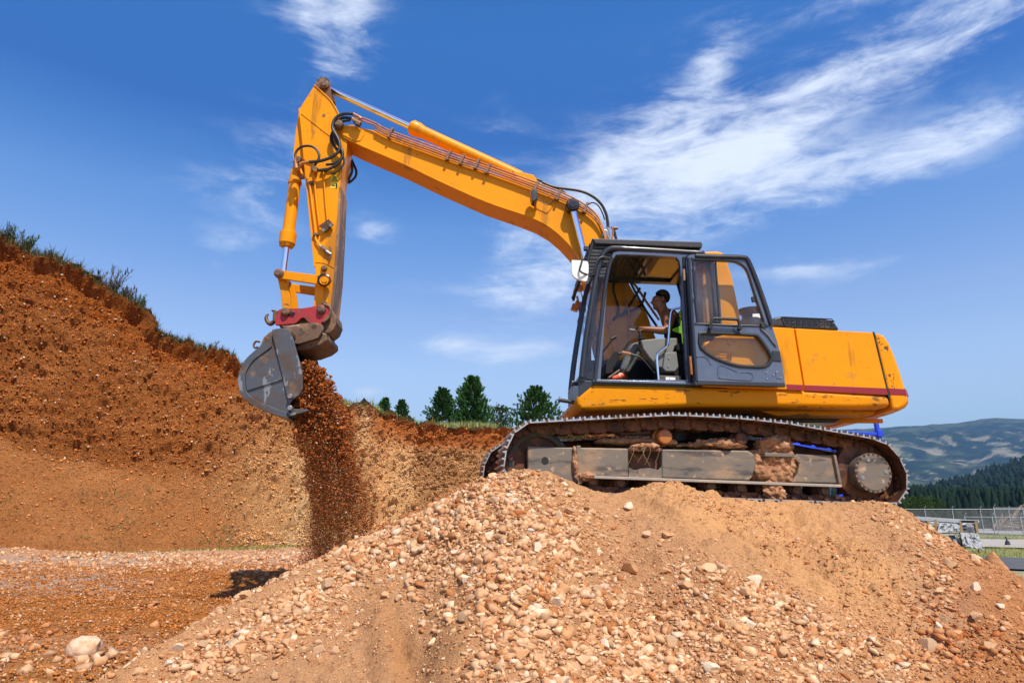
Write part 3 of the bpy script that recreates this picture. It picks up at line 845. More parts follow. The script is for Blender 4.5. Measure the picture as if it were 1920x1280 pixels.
# big ones, each an object
cand = sample_mound(6000)
X_, Y_, Z_, a, b_, s_, g_, c_, ok, cl = cand
keep = ok & (rng.random(len(X_)) < np.clip(c_ * 1.3 - s_ * .9 - g_, .02, 1)) & (Y_ < 7.0)
ix = np.where(keep)[0][:700]
sz = np.sort(rng.gamma(3.0, .0085, len(ix)) + .028)[::-1]; sz = np.clip(sz, .03, .085)
# keep them apart
chosen = []
for k in ix:
    s0 = sz[len(chosen)] if len(chosen) < len(sz) else .03
    if all((X_[k] - X_[j]) ** 2 + (Y_[k] - Y_[j]) ** 2 > (s0 + t) ** 2 * .7 for j, t in chosen): chosen.append((k, s0))
    if len(chosen) >= 298: break
stone_meshes = []
for k in range(14):
    cc = stone_cols(1)[0]
    W = SH2[k % len(SH2)]
    me_o = mesh_np('stone', W, F2, M_stone, smooth=True, colors=np.tile(cc, (len(W), 1)))
    me_o.data.set_sharp_from_angle(angle=R(18))
    stone_meshes.append(me_o.data); bpy.data.objects.remove(me_o)
for n_, (k, s0) in enumerate(chosen):
    o = bpy.data.objects.new('stone', stone_meshes[n_ % 14]); COL.objects.link(o); o.parent = mound
    o.location = (X_[k], Y_[k], Z_[k] + s0 * .12); o.rotation_euler = tuple(rng.uniform(-.5, .5, 2)) + (rng.uniform(0, 6.28),)
    q_ = s0 * rng.uniform(.85, 1.15); o.scale = (q_, q_ * rng.uniform(.8, 1.1), q_ * rng.uniform(.8, 1.0))
# the middling and small ones
def mound_stuff(name, n, lo, hi, shp, Fc, dens, sink=.2, smooth=False, power=2.0):
    X_, Y_, Z_, a, b_, s_, g_, c_, ok, cl = sample_mound(n)
    pr = np.clip(dens(s_, g_, c_, cl), 0, 1)
    k = ok & (rng.random(n) < pr)
    X_, Y_, Z_, a, s_, c_ = X_[k], Y_[k], Z_[k], a[k], s_[k], c_[k]
    size = lo + (hi - lo) * rng.random(len(X_)) ** power
    size *= (.75 + .5 * c_)
    redder = np.clip(ss(a, 1660, 1850) * .6 + s_ * .45 + rng.random(len(X_)) * .25 + (Y_ > 7.8) * 1.0 + .12, 0, 1)
    print(name, len(X_))
    if shp is None: return scatter_hull(name, np.stack([X_, Y_, Z_ + size * sink], 1), size, stone_cols(len(X_), redder), M_stone, mound)
    return scatter(name, np.stack([X_, Y_, Z_ + size * sink], 1), size, stone_cols(len(X_), redder), shp, Fc, M_stone, mound, smooth=smooth)
mound_stuff('loose_rubble', 62000, .018, .052, None, None, lambda s, g, c, cl: -.02 + 1.0 * c - 1.0 * s - 1.3 * g + 1.1 * cl, power=2.4, sink=.05)
mound_stuff('gravel', 120000, .009, .020, SHO, octF, lambda s, g, c, cl: .42 + .4 * c - .30 * s - .7 * g + .9 * cl)
mound_stuff('grit', 90000, .004, .010, SHO, octF, lambda s, g, c, cl: .9 - .3 * s - .3 * g)
# clods left standing on the smooth slide
mound_stuff('slide_clods', 90000, .010, .042, None, None, lambda s, g, c, cl: .7 * s * (.10 + (cl > .0)), sink=-.1, power=2.8)

# stones over the pit floor
n = 30000
X_ = rng.uniform(-17, 0.5, n); Y_ = 4.6 + 15 * rng.random(n) ** 1.3
fx, fy, fz = FLOOR
Z_ = gz(X_, Y_) + .10 * fbm(np.stack([X_, Y_, 0 * X_], 1) * .5, 3, seed=3)
a, b_ = proj(X_, Y_, Z_)
pale_z = 1 - (ss(b_, 1055, 1085) * (1 - ss(b_, 1185, 1240)))
cl = fbm(np.stack([X_, Y_, 0 * X_], 1) * .9, 3, seed=61)
k = (a > -100) & (b_ < 1330) & (rng.random(n) < np.clip(.12 + .75 * pale_z + .5 * cl, 0.04, 1))
size = .012 + .055 * rng.random(n) ** 3.5 + .0010 * Y_
redd = np.clip(.15 + .7 * (1 - pale_z) + .2 * rng.random(n), 0, 1)
scatter('floor_stones', np.stack([X_, Y_, Z_ + size * .2], 1)[k], size[k], stone_cols(n, redd)[k], SHO, octF, M_stone, smooth=False)
bpy.data.objects['floor_stones']['label'] = 'pale stones strewn over the brown quarry floor'

n = 90000
X_ = rng.uniform(-13, 0.5, n); Y_ = 4.4 + 10 * rng.random(n) ** 1.2
Z_ = gz(X_, Y_) + .10 * fbm(np.stack([X_, Y_, 0 * X_], 1) * .5, 3, seed=3) + .045 * fbm(np.stack([X_, Y_, 0 * X_], 1) * 2.5, 3, seed=4)
a, b_ = proj(X_, Y_, Z_); k = (a > -60) & (a < 700) & (b_ < 1310)
size = .004 + .016 * rng.random(n) ** 2.5 + .0006 * Y_
cc_ = np.array([.42, .155, .040]) * rng.uniform(.6, 1.5, (n, 1)); lt = rng.random(n) < .12; cc_[lt] = stone_cols(int(lt.sum()))
scatter('floor_clods', np.stack([X_, Y_, Z_ + .01], 1)[k], size[k], cc_[k], SHO, octF, M_clod)
bpy.data.objects['floor_clods']['label'] = 'small brown clods covering the quarry floor'

# clods and pebbles sticking out of the cut bank
n = 60000
ui = rng.integers(60, NU - 230, n); vi = NP + (NF * (.005 + .975 * rng.random(n))).astype(int)
pos = BANK[ui, vi]; nor = BANKN[ui, vi]; cc = BANKC[ui, vi]
tl = (vi - NP) / NF
sm = .008 + .045 * rng.random(n) ** 3.0
keep = rng.random(n) < np.where((tl > .78) & (ucol[ui] < 430), .28, 1)
c_ = cc * rng.uniform(.55, 1.05, (n, 1)); pk_ = rng.random(n) < .05; c_[pk_] = np.array([.62, .48, .33]); 
scatter('bank_pebbles', (pos + nor * (sm * .35)[:, None])[keep], sm[keep] * (1 + .012 * pos[keep, 1]), c_[keep], SHO, octF, M_clod, bpy.data.objects['quarry_bank'])

# boulders that stand out
def boulder(name, px, py, Y, size, col, label, cat, seed, on=None, sq=(1, 1, 1)):
    W, Fc = rock_shapes(4, 1, seed=seed, cuts=12, hlo=.6, hhi=.9); W = W[0]
    W = W * (1 + .10 * fbm(W * 3, 4, seed=seed) + .04 * fbm(W * 10, 3, seed=seed + 1))[:, None] * np.array(sq) * size
    p = P(px, py, Y)
    o = mesh_np(name, W + np.array(p), Fc, M_stone, smooth=True, colors=np.tile(np.array(col), (len(W), 1)), loc=tuple(p))
    o.data.set_sharp_from_angle(angle=R(35))
    tag(o, label, cat)
    return o
def floor_hit(px, py, z0=.9):
    r_ = ray(px, py); s_ = (z0 - EYE) / r_.z
    return r_.y * s_
YB = floor_hit(160, 1236)
boulder('boulder', 160, 1215, YB, .172, (.66, .45, .29), 'large pale boulder with a broken underside lying alone on the brown floor', 'boulder', 71, sq=(.92, .8, .85))
boulder('boulder', 1053, 1230, 5.30, .095, (.60, .36, .17), 'big smooth ochre boulder half sunk in the gravel at the foot of the mound', 'boulder', 73, sq=(1.05, .8, .9))

# ---------------------------------------------------------------- dirt falling out of the bucket
cl_pos, cl_sz = [], []
key = [(690, 566, 604, 8.0, 8.9), (740, 562, 634, 8.0, 8.9), (800, 566, 654, 8.8, 9.7), (850, 582, 668, 8.8, 9.7), (900, 584, 684, 8.8, 9.7), (950, 584, 700, 8.8, 9.75), (1000, 583, 700, 8.8, 9.8), (1035, 582, 676, 8.8, 9.8), (1062, 582, 640, 8.8, 9.6)]
ky = np.array([k[0] for k in key], float)
def fall(n, s_lo, s_hi, top, bottom, pw_, spread=0, yb=1.0):
    yy = top + (bottom - top) * (rng.beta(1.0, 1.5, n) if pw_ == 0 else rng.random(n) ** pw_)
    l, r = np.interp(yy, ky, [k[1] for k in key]), np.interp(yy, ky, [k[2] for k in key])
    t = rng.beta(1.0, 1.15 + .5 * spread, n)
    xx = l + (r - l) * t + rng.normal(size=n) * spread * 8 * (t > .3)
    Yd = 8.02 + .85 * rng.random(n)
    pts_ = np.array([list(P(a_, b__, 8.45)) for a_, b__ in zip(xx, yy)])
    pts_[:, 1] = Yd
    return pts_, s_lo + (s_hi - s_lo) * rng.random(n) ** 2.2
A, sA = fall(22000, .005, .024, 688, 1000, 0)
E_, sE = fall(420, .03, .06, 694, 860, 0)
B, sB = fall(26000, .003, .013, 760, 1062, .95, spread=.9)
Cc, sC = fall(90000, .0015, .005, 730, 1066, .8, spread=2.0)
pos = np.concatenate([A, E_, B, Cc]); sz = np.concatenate([sA, sE, sB, sC])
pos += (np.stack([fbm(pos * np.array([5, 5, 2.5]), 3, seed=90), 0 * sz, 0 * sz], 1)) * .14
cd = np.array([.36, .105, .026]) * rng.uniform(.45, 1.35, (len(pos), 1)); lt = rng.random(len(pos)) < .05; cd[lt] = np.array([.62, .42, .27])
fs = scatter('falling_soil', pos, sz, cd, SHO, octF, M_clod, smooth=False)
tag(fs, 'red brown soil pouring down out of the excavator bucket')
# the dust it raises
dv, df_ = ico(3); DV, DF = [], []
for k, (a_, b__, rx_, rz_, ry_) in enumerate(((622, 900, .30, .95, .5), (642, 965, .42, .62, .6), (665, 925, .30, .55, .5), (606, 850, .22, .7, .45))):
    c__ = np.array(P(a_, b__, 8.45)); Vd = dv * (1 + .22 * fbm(dv * 1.6 + k * 5, 3, seed=k))[:, None] * np.array([rx_, ry_, rz_]) + c__
    DV.append(Vd); DF.append(df_ + k * len(dv))
m = bpy.data.materials.new('soil_dust'); m.use_nodes = True; nt = m.node_tree; nt.nodes.clear()
o_ = nt.nodes.new('ShaderNodeOutputMaterial'); pv = nt.nodes.new('ShaderNodeVolumePrincipled')
pv.inputs['Color'].default_value = (.62, .30, .12, 1); pv.inputs['Density'].default_value = .42
nt.links.new(pv.outputs[0], o_.inputs['Volume'])
tag(mesh_np('dust_cloud', np.concatenate(DV), np.concatenate(DF), m, kind='stuff'), 'thin brown dust hanging round the falling soil')

# ================================================================ THE FAR COUNTRY
def hill_mesh(name, prof, y0, y1, depth_far, mat, seed, xr, amp, colfn, nu=420, nv=150, z0=-1.5):
    """prof: skyline pixels at depth y1; the slope comes down to z0 at depth y0"""
    pr = np.array([list(P(a_, b__, y1)) for a_, b__ in prof])
    xs_ = np.linspace(xr[0], xr[1], nu); v_ = np.linspace(0, 1, nv)
    zt = np.interp(xs_, pr[:, 0], pr[:, 2])
    Xq, Vq = np.meshgrid(xs_, v_, indexing='ij')
    Yq = y0 + (y1 - y0) * np.minimum(Vq / .8, 1) + depth_far * np.maximum(Vq - .8, 0) / .2
    k = np.minimum(Vq / .8, 1)
    Zq = z0 + (zt[:, None] - z0) * (.25 * k + .75 * k ** 1.35)
    Zq = np.where(Vq > .8, zt[:, None] - (Vq - .8) / .2 * depth_far * .18, Zq)
    x_, y_ = (Xq * (Yq / y1)).ravel(), Yq.ravel()
    p_ = np.stack([x_, y_, 0 * x_], 1)
    S = 1.0 / (y1 * .16)
    env = (np.sin(np.clip(Vq / .8, 0, 1) * math.pi) ** .7).ravel()
    rdg = 1 - 2 * np.abs(fbm(p_ * S, 5, seed=seed))
    z_ = Zq.ravel() + amp * env * (rdg * .6 + .5 * fbm(p_ * S * 2.6, 5, seed=seed + 5)) + amp * .05 * fbm(p_ * S * 14, 3, seed=seed + 9)
    return mesh_np(name, np.stack([x_, y_, z_], 1), grid_faces(nu, nv), mat, kind='structure', colors=np.clip(colfn(p_, z_, Vq.ravel(), S), 0, 1)), np.stack([x_, y_, z_], 1).reshape(nu, nv, 3)
M_hill = attr_mat('wooded_hillside', .95, [(.012, .6, 12), (.05, .5, 4)], .05, (.03, (.45, .5, .45), .6))
def col_far(p_, z_, v_, S):
    n1_ = fbm(p_ * S * 4.5, 5, gain=.62, seed=81); n2_ = fbm(p_ * S * np.array([9, 7, 1]), 5, gain=.66, seed=82); n3_ = fbm(p_ * S * 16, 4, seed=83)
    wood = np.array([.010, .026, .014]); mead = np.array([.11, .125, .05]); bare = np.array([.50, .42, .29])
    C_ = np.tile(wood, (len(v_), 1)) * (1 + .5 * n3_[:, None])
    k = ss(n1_ + .5 * n3_ + .32 * ss(v_, .45, .8), .02, .34) * .55
    C_ = C_ * (1 - k[:, None]) + mead * k[:, None]
    k = ss(n2_ + .55 * n3_, .16, .40) * ss(v_, .12, .22) * (1 - ss(v_, .45, .62)) * .42
    C_ = C_ * (1 - k[:, None]) + bare * k[:, None]
    return C_
hill_mesh('far_hills', [(-4000, 700), (-1500, 760), (0, 770), (1200, 812), (1500, 808), (1650, 803), (1714, 800), (1786, 795), (1830, 788), (1863, 784.5), (1920, 786), (2100, 770), (2500, 790), (3500, 700), (6000, 740)], 1500, 3900, 1200, M_hill, 90, (-9000, 11000), 110, col_far, nu=900, nv=220)
def col_mid(p_, z_, v_, S):
    n1_ = fbm(p_ * S * 3, 4, seed=91); n3_ = fbm(p_ * S * 30, 3, seed=93)
    wood = np.array([.014, .030, .014])
    C_ = np.tile(wood, (len(v_), 1)) * (1 + .6 * n3_[:, None])
    k = ss(n1_ + .3 * n3_, .25, .5) * .35
    return C_ * (1 - k[:, None]) + np.array([.10, .10, .045]) * k[:, None]
mid_o, MIDG = hill_mesh('wooded_spur', [(900, 950), (1640, 935), (1700, 925), (1760, 915), (1830, 893), (1880, 876), (1920, 864), (2060, 825), (2400, 790), (3500, 820)], 420, 900, 260, M_hill, 97, (100, 1900), 18, col_mid, nu=420, nv=130)

# ---- conifers of the plantation, one mass nobody could count
def crowns(n, posf, hgt, seed, name, label, w=.2):
    r_ = np.random.default_rng(seed)
    k = 7; V = []; Fc = []
    an = np.arange(k) * 2 * math.pi / k
    tiers = [(0.06, .75), (.26, 1.0), (.42, .62), (.55, .78), (.72, .36), (.82, .40), (1.0, 0.02)]
    base = np.concatenate([np.stack([np.cos(an + .3 * i) * r__, np.sin(an + .3 * i) * r__, np.full(k, h)], 1) for i, (h, r__) in enumerate(tiers)])
    f_ = []
    for i in range(len(tiers) - 1):
        for j in range(k): f_.append([i * k + j, i * k + (j + 1) % k, (i + 1) * k + (j + 1) % k, (i + 1) * k + j])
    f_ = np.array(f_)
    pos = posf(n, r_); H = hgt * r_.uniform(.7, 1.15, len(pos)); n = len(pos)
    W = base[None] * np.stack([H * w, H * w, H], 1)[:, None, :]
    W = W * r_.uniform(.8, 1.2, (n, len(base), 1)) ** np.array([1, 1, .12])
    W += pos[:, None, :]
    cc = np.array([.007, .020, .006]) * r_.uniform(.5, 1.6, (n, 1)) * np.array([1, 1, 1])
    cc = np.repeat(cc, len(base), 0)
    FF = (f_[None] + (np.arange(n) * len(base))[:, None, None]).reshape(-1, 4)
    o = mesh_np(name, W.reshape(-1, 3), FF, M_leaf, kind='stuff', smooth=False, colors=cc)
    if label: o['label'] = label
    return o
def pf_plant(n, r_):
    Yq = r_.uniform(235, 400, n); a_ = r_.uniform(1560, 2250, n)
    X_ = (a_ - 960) / F_PX * Yq * .98
    z_ = -.6 + (Yq - 235) * .028
    return np.stack([X_, Yq, z_], 1)
crowns(7000, pf_plant, 9.0, 301, 'conifer_plantation', 'dark green conifer plantation standing dense behind the fenced yard')
def pf_spur(n, r_):
    i_ = r_.integers(100, 400, n); j_ = r_.integers(5, 108, n)
    g_ = MIDG[i_, j_] + r_.normal(size=(n, 3)) * np.array([3, 3, 0]); g_[:, 2] -= .5
    return g_
crowns(4200, pf_spur, 8.0, 302, 'spur_woodland', 'dark woodland covering the near hill spur at the right edge', .34)

def pf_scrub(n, r_):
    Yq = r_.uniform(72, 150, n); a_ = r_.uniform(1560, 2250, n)
    return np.stack([(a_ - 960) / F_PX * Yq * .98, Yq, np.full(n, -.4)], 1)
crowns(2600, pf_scrub, 2.2, 303, 'dark_scrub', 'dark green scrub growing close behind the wire fences', .5)

# ---- the right-hand yard: verge, path, grass, asphalt
M_path = simple('pale_gravel_path', (.40, .35, .29), .95, 0, [((.26, .24, .2), 2, .45, .62, .6), ((.2, .22, .08), 1, .6, .7, .6)], [(14, .4, .02)], coord='Object')
M_asph = simple('grey_asphalt', (.085, .085, .088), .9, 0, [((.16, .15, .135), 2.5, .5, .68, .7), ((.05, .05, .05), 30, .5, .6, .6)], [(40, .4, .008)])
M_concrete = simple('pale_concrete', (.33, .32, .29), .9, 0, [((.2, .2, .15), 1.5, .5, .65, .6)], [(20, .2, .01)])
def flat_strip(name, line0, line1, zz, mat, th=.0):
    """a sheet between two ground lines given as (px,py) pairs on the ground"""
    def g(px_, py_):
        r_ = ray(px_, py_); s = (0 - EYE) / r_.z; return (r_.x * s, r_.y * s)
    a_ = [g(*p_) for p_ in line0]; b__ = [g(*p_) for p_ in line1]
    m_ = MB(); n = len(a_)
    vs = [(q[0], q[1], zz) for q in a_] + [(q[0], q[1], zz) for q in b__]
    m_.add(vs, [(i, i + 1, n + i + 1, n + i) for i in range(n - 1)])
    o = m_.build(name, mat, smooth=0, kind='structure')
    return o
flat_strip('gravel_path', [(1500, 1010), (1700, 1010.5), (1830, 1011), (1960, 1014), (2300, 1020)], [(1500, 1024), (1700, 1025), (1830, 1026), (1960, 1030), (2300, 1040)], .060, M_path)
flat_strip('asphalt_road', [(1600, 1040), (1700, 1042), (1860, 1046), (1960, 1049), (2400, 1060)], [(1600, 1056), (1700, 1060), (1860, 1068), (1960, 1072), (2400, 1092)], .064, M_asph)
flat_strip('concrete_apron', [(1600, 990), (1835, 991), (1960, 993), (2200, 996)], [(1600, 999), (1835, 1000), (1960, 1003), (2200, 1008)], .056, M_concrete)

# ---- fences
M_galv = simple('galvanised_steel', (.50, .51, .52), .45, .6, [((.3, .3, .3), 8, .5, .7, .5)])
m, nt, b = node_mat('chain_link_mesh')
nt.nodes.remove(b)
out = [n for n in nt.nodes if n.type == 'OUTPUT_MATERIAL'][0]
vec = coords(nt)
mk = mth(nt, 'ADD', .11, 0.0)
tr = nt.nodes.new('ShaderNodeBsdfTransparent'); df = nt.nodes.new('ShaderNodeBsdfDiffuse'); df.inputs[0].default_value = (.30, .31, .31, 1)
ms = nt.nodes.new('ShaderNodeMixShader'); nt.links.new(mk, ms.inputs[0]); nt.links.new(tr.outputs[0], ms.inputs[1]); nt.links.new(df.outputs[0], ms.inputs[2])
nt.links.new(ms.outputs[0], out.inputs['Surface'])
M_link = m
def ground_pt(px_, py_):
    r_ = ray(px_, py_); s = (0 - EYE) / r_.z; return Vector((r_.x * s, r_.y * s, 0))
def fence(name, posts, h, label, group=None):
    """posts: ground positions"""
    root = tag(empty(name, posts[0]), label, 'fence', group)
    first = None
    for i, p_ in enumerate(posts):
        if first is None:
            mb = MB(); mb.cyl(p_, p_ + Vector((-.05, 0, h)), .035, n=8); mb.cyl(p_ + Vector((-.05, 0, h)), p_ + Vector((-.05, -.22, h + .2)), .025, n=6)
            first = mb.build('post', M_galv, root)
        else:
            c_ = first.copy(); COL.objects.link(c_); c_.parent = root; c_.location = p_ - posts[0]
    for hz in (.08, h - .06):
        MB().cyl(posts[0] + Vector((0, 0, hz)), posts[-1] + Vector((0, 0, hz)), .022, n=6).build('rail', M_galv, root)
    mb = MB()
    for a_, b__ in zip(posts[:-1], posts[1:]):
        mb.bar(a_ + Vector((0, .03, h / 2)), b__ + Vector((0, .03, h / 2)), .012, h - .1, up=(0, 1, 0))
    mb.build('wire_mesh', M_link, root, smooth=0)
    return root
A0, A1 = Vector((30.0, 62, 0)), Vector((56.0, 57.0, 0))
fence('wire_fence', [A0 + (A1 - A0) * (i / 12) for i in range(13)], 2.05, 'tall galvanised wire fence running in front of the dark conifer plantation')
B0 = ground_pt(1846, 1002); B0 = Vector((B0.x, B0.y, 0)); 
bp = [Vector((38.6 + 1.75 * i, 55.0 - .75 * i, 0)) for i in range(9)]
fence('gate_fence', bp, 2.15, 'taller wire mesh fence with leaning posts in front of the log pile')
bp = [Vector((33.2 + 1.45 * i, 50.5 - .8 * i, 0)) for i in range(8)]
fence('low_fence', bp, 1.5, 'lower wire fence nearest to the gravel path at the right edge')

# ---- log pile behind the fence
M_log = simple('weathered_log', (.17, .10, .055), .9, 0, [((.36, .27, .17), 3, .5, .65, .7), ((.06, .04, .03), 9, .5, .6, .6)], [(20, .4, .01)])
lp = tag(empty('log_pile', (48, 66, 0)), 'heap of brown logs and branches behind the wire mesh fence', 'log pile')
r_ = np.random.default_rng(5)
lmesh = []
for k in range(5):
    mb = MB(); L_ = 2.6; mb.tube([(0 + 48, 66, 0), (48 + L_ * .5, 66 + r_.uniform(-.1, .1), r_.uniform(-.1, .1)), (48 + L_, 66, 0)], [.16, .13, .09], n=7, smooth=3)
    o = mb.build('log', M_log, lp); lmesh.append(o.data); bpy.data.objects.remove(o)
for k in range(130):
    o = bpy.data.objects.new('log', lmesh[k % 5]); COL.objects.link(o); o.parent = lp
    xx = r_.uniform(-1, 10); env = 1.75 * math.exp(-((xx - 4.3) / 4.2) ** 2)
    o.location = (xx - 1.2, r_.uniform(-1.5, 1.5), r_.uniform(.05, max(env, .1))); o.rotation_euler = (0, r_.normal() * .45, r_.uniform(-1.2, 1.2))
    s_ = r_.uniform(.5, 1.1); o.scale = (s_, s_, s_)

# ---- rack of aluminium forms and white sheeting
M_alu = simple('dull_aluminium', (.44, .46, .49), .45, .5, [((.6, .6, .58), 3, .5, .7, .5), ((.22, .22, .22), 8, .58, .7, .6)])
M_wood = simple('weathered_timber', (.30, .19, .075), .8, 0, [((.16, .1, .05), 6, .5, .65, .7)])
M_sheet = simple('white_sheeting', (.33, .34, .34), .6, 0, [((.36, .36, .35), 4, .5, .7, .5)], [(6, .6, .08)])
g0, g1 = ground_pt(1712, 1036), ground_pt(1842, 1036)
Yr = 33.0
def Q(px_, py_, Y_=33.0): return P(px_, py_, Y_)
rk = tag(empty('storage_rack', (Q(1836, 1020).x, 33, 0)), 'long timber and steel rack holding aluminium forms behind the mound', 'storage rack')
for (a_, b__, t_) in ((1799, 976, 1030), (1828, 977, 1026), (1752, 973, 1020), (1739, 976, 1015)):
    tp, bt = Q(a_ , b__, 33.0), Q(a_ + 9, t_ + 6, 33.0)
    MB().bar(tp, Vector((bt.x, 33, 0)), .12, .12).build('post', M_wood, rk, bevel=.01)
for (x0, y0_, x1, y1_, w_) in ((1710, 969, 1835, 977, .1), (1700, 972, 1830, 980, .06), (1799, 977, 1832, 978, .1), (1715, 984, 1800, 990, .08), (1800, 998, 1834, 1001, .08)):
    MB().bar(Q(x0, y0_), Q(x1, y1_), .1, w_).build('rail', M_galv if y0_ < 976 else M_wood, rk)
ab = tag(empty('aluminium_forms', tuple(Q(1760, 990, 33.4))), 'stacked grey aluminium forms lying in the storage rack', 'forms')
for k, (x0, y0_, x1, y1_) in enumerate(((1735, 979, 1790, 984), (1738, 984, 1795, 989), (1745, 990, 1800, 995))):
    MB().bar(Q(x0, y0_, 33.2), Q(x1, y1_, 33.2), .5, .11).build('form_panel', M_alu, ab, bevel=.02)
dish = tag(empty('curved_shield', tuple(Q(1815, 988, 33.3))), 'curved grey metal shield standing at the right end of the storage rack', 'metal shield')
arc = [(1803, 998), (1803, 982), (1812, 979), (1820, 981), (1826, 987), (1828, 998)]
MB().prism(XZ(arc, 33.3), 33.25, 33.5).build('shell', M_alu, dish, bevel=.03)
for yy in (985.5, 992): MB().bar(Q(1803, yy, 33.2), Q(1812, yy, 33.2), .04, .07).build('dark_slot', M_plastic, dish)  # dark bars laid on the shell for the shade of its slots
def sheet(name, outline, Y0, label, seed):
    m_ = MB(); pts_ = outline
    n = 34; k = 34
    G_ = []
    for i in range(n):
        for j in range(k):
            u_, v_ = i / (n - 1), j / (k - 1)
            (ax, ay), (bx, by), (cx, cy), (dx, dy) = pts_
            X_ = (ax * (1 - u_) + bx * u_) * (1 - v_) + (dx * (1 - u_) + cx * u_) * v_
            Y_ = (ay * (1 - u_) + by * u_) * (1 - v_) + (dy * (1 - u_) + cy * u_) * v_
            w = float(.45 * fbm(np.array([[u_ * 6 + seed, v_ * 2.2, seed * 3.1]]), 4, gain=.6, seed=seed)[0]) + .10 * abs(math.sin(u_ * 9 + 4 * v_ + seed))
            G_.append(list(Q(X_, Y_, Y0 + w - .5 * v_)))
    o = mesh_np(name, np.array(G_), grid_faces(n, k), M_sheet)
    md = o.modifiers.new('thick', 'SOLIDIFY'); md.thickness = .015
    return tag(o, label, 'sheeting')
sheet('plastic_sheet', [(1762, 979), (1800, 984), (1797, 995), (1756, 1000)], 32.9, 'crumpled white sheeting bundled over the forms in the rack', 1)
sheet('plastic_sheet', [(1800, 998), (1834, 1000), (1846, 1031), (1806, 1024)], 32.8, 'white sheeting hanging down from the rack on to the grass', 4)
sheet('plastic_sheet', [(1778, 1003), (1800, 1003), (1808, 1026), (1786, 1016)], 33.1, 'dirty white sheeting drooping behind the middle timber post', 7)
# small dark marker by the path
mk_p = ground_pt(1890, 1023)
mk_ = tag(empty('marker_post', mk_p), 'small dark marker stump standing at the edge of the gravel path', 'marker')
MB().cyl(mk_p, mk_p + Vector((0, 0, .28)), .16, .09, n=8).build('stump', M_plastic, mk_)
MB().cyl(mk_p + Vector((0, 0, .28)), mk_p + Vector((-.05, 0, .5)), .04, n=8).build('stake', M_plastic, mk_)
# loose soil heap at the toe of the mound, right
c_ = P(1862, 1034, 14.0)
xs2 = np.linspace(-1, 1, 60); X2, Y2 = np.meshgrid(xs2, xs2, indexing='ij')
hh = np.exp(-(X2 ** 2 + Y2 ** 2) * 3.2)
x2, y2_ = (c_.x + X2 * .62).ravel(), (14 + Y2 * .9).ravel()
hz = hh.ravel() * (c_.z + .02) + .14 * fbm(np.stack([x2 * 5, y2_ * 5, 0 * x2], 1), 4, seed=71) - .06
tag(mesh_np('soil_heap', np.stack([x2, y2_, hz], 1), grid_faces(60, 60), M_floor, colors=np.tile(np.array([.55, .27, .12]), (3600, 1))), 'small peaked heap of orange soil behind the right shoulder of the mound', 'soil heap')

# ================================================================ plants
def tuft_shape(seed, n=26, L=1.0, r=.16):
    """a brush of pine needles pointing up +Z"""
    r_ = np.random.default_rng(seed); V = []; Fc = []
    for k in range(n):
        h = r_.uniform(.0, .7); an = r_.uniform(0, 6.28); sp = r_.uniform(.25, .6)
        d_ = np.array([math.cos(an) * sp, math.sin(an) * sp, r_.uniform(.5, 1.0)]); d_ /= np.linalg.norm(d_)
        w = np.cross(d_, [math.cos(an + 1), math.sin(an + 1), .2]); w /= np.linalg.norm(w)
        p0 = np.array([0, 0, h]); ln = r_.uniform(.35, .55)
        b0 = len(V); V += [p0 - w * .03, p0 + w * .03, p0 + d_ * ln * .6 + w * .05, p0 + d_ * ln, p0 + d_ * ln * .6 - w * .05]
        Fc += [[b0, b0 + 1, b0 + 2], [b0, b0 + 2, b0 + 4], [b0 + 4, b0 + 2, b0 + 3]]
    return np.array(V), np.array(Fc)
M_bark = simple('pine_bark', (.09, .055, .035), .9, 0, [((.16, .1, .07), 8, .5, .6, .7)], [(20, .5, .01)])
def orient(dirs):
    z_ = dirs / np.linalg.norm(dirs, axis=1, keepdims=True)
    t = np.where(np.abs(z_[:, 2:3]) < .9, np.array([[0, 0, 1.0]]), np.array([[1.0, 0, 0]]))
    x_ = np.cross(t, z_); x_ /= np.linalg.norm(x_, axis=1, keepdims=True); y_ = np.cross(z_, x_)
    return np.stack([x_, y_, z_], 2)
TS = [tuft_shape(s) for s in range(4)]
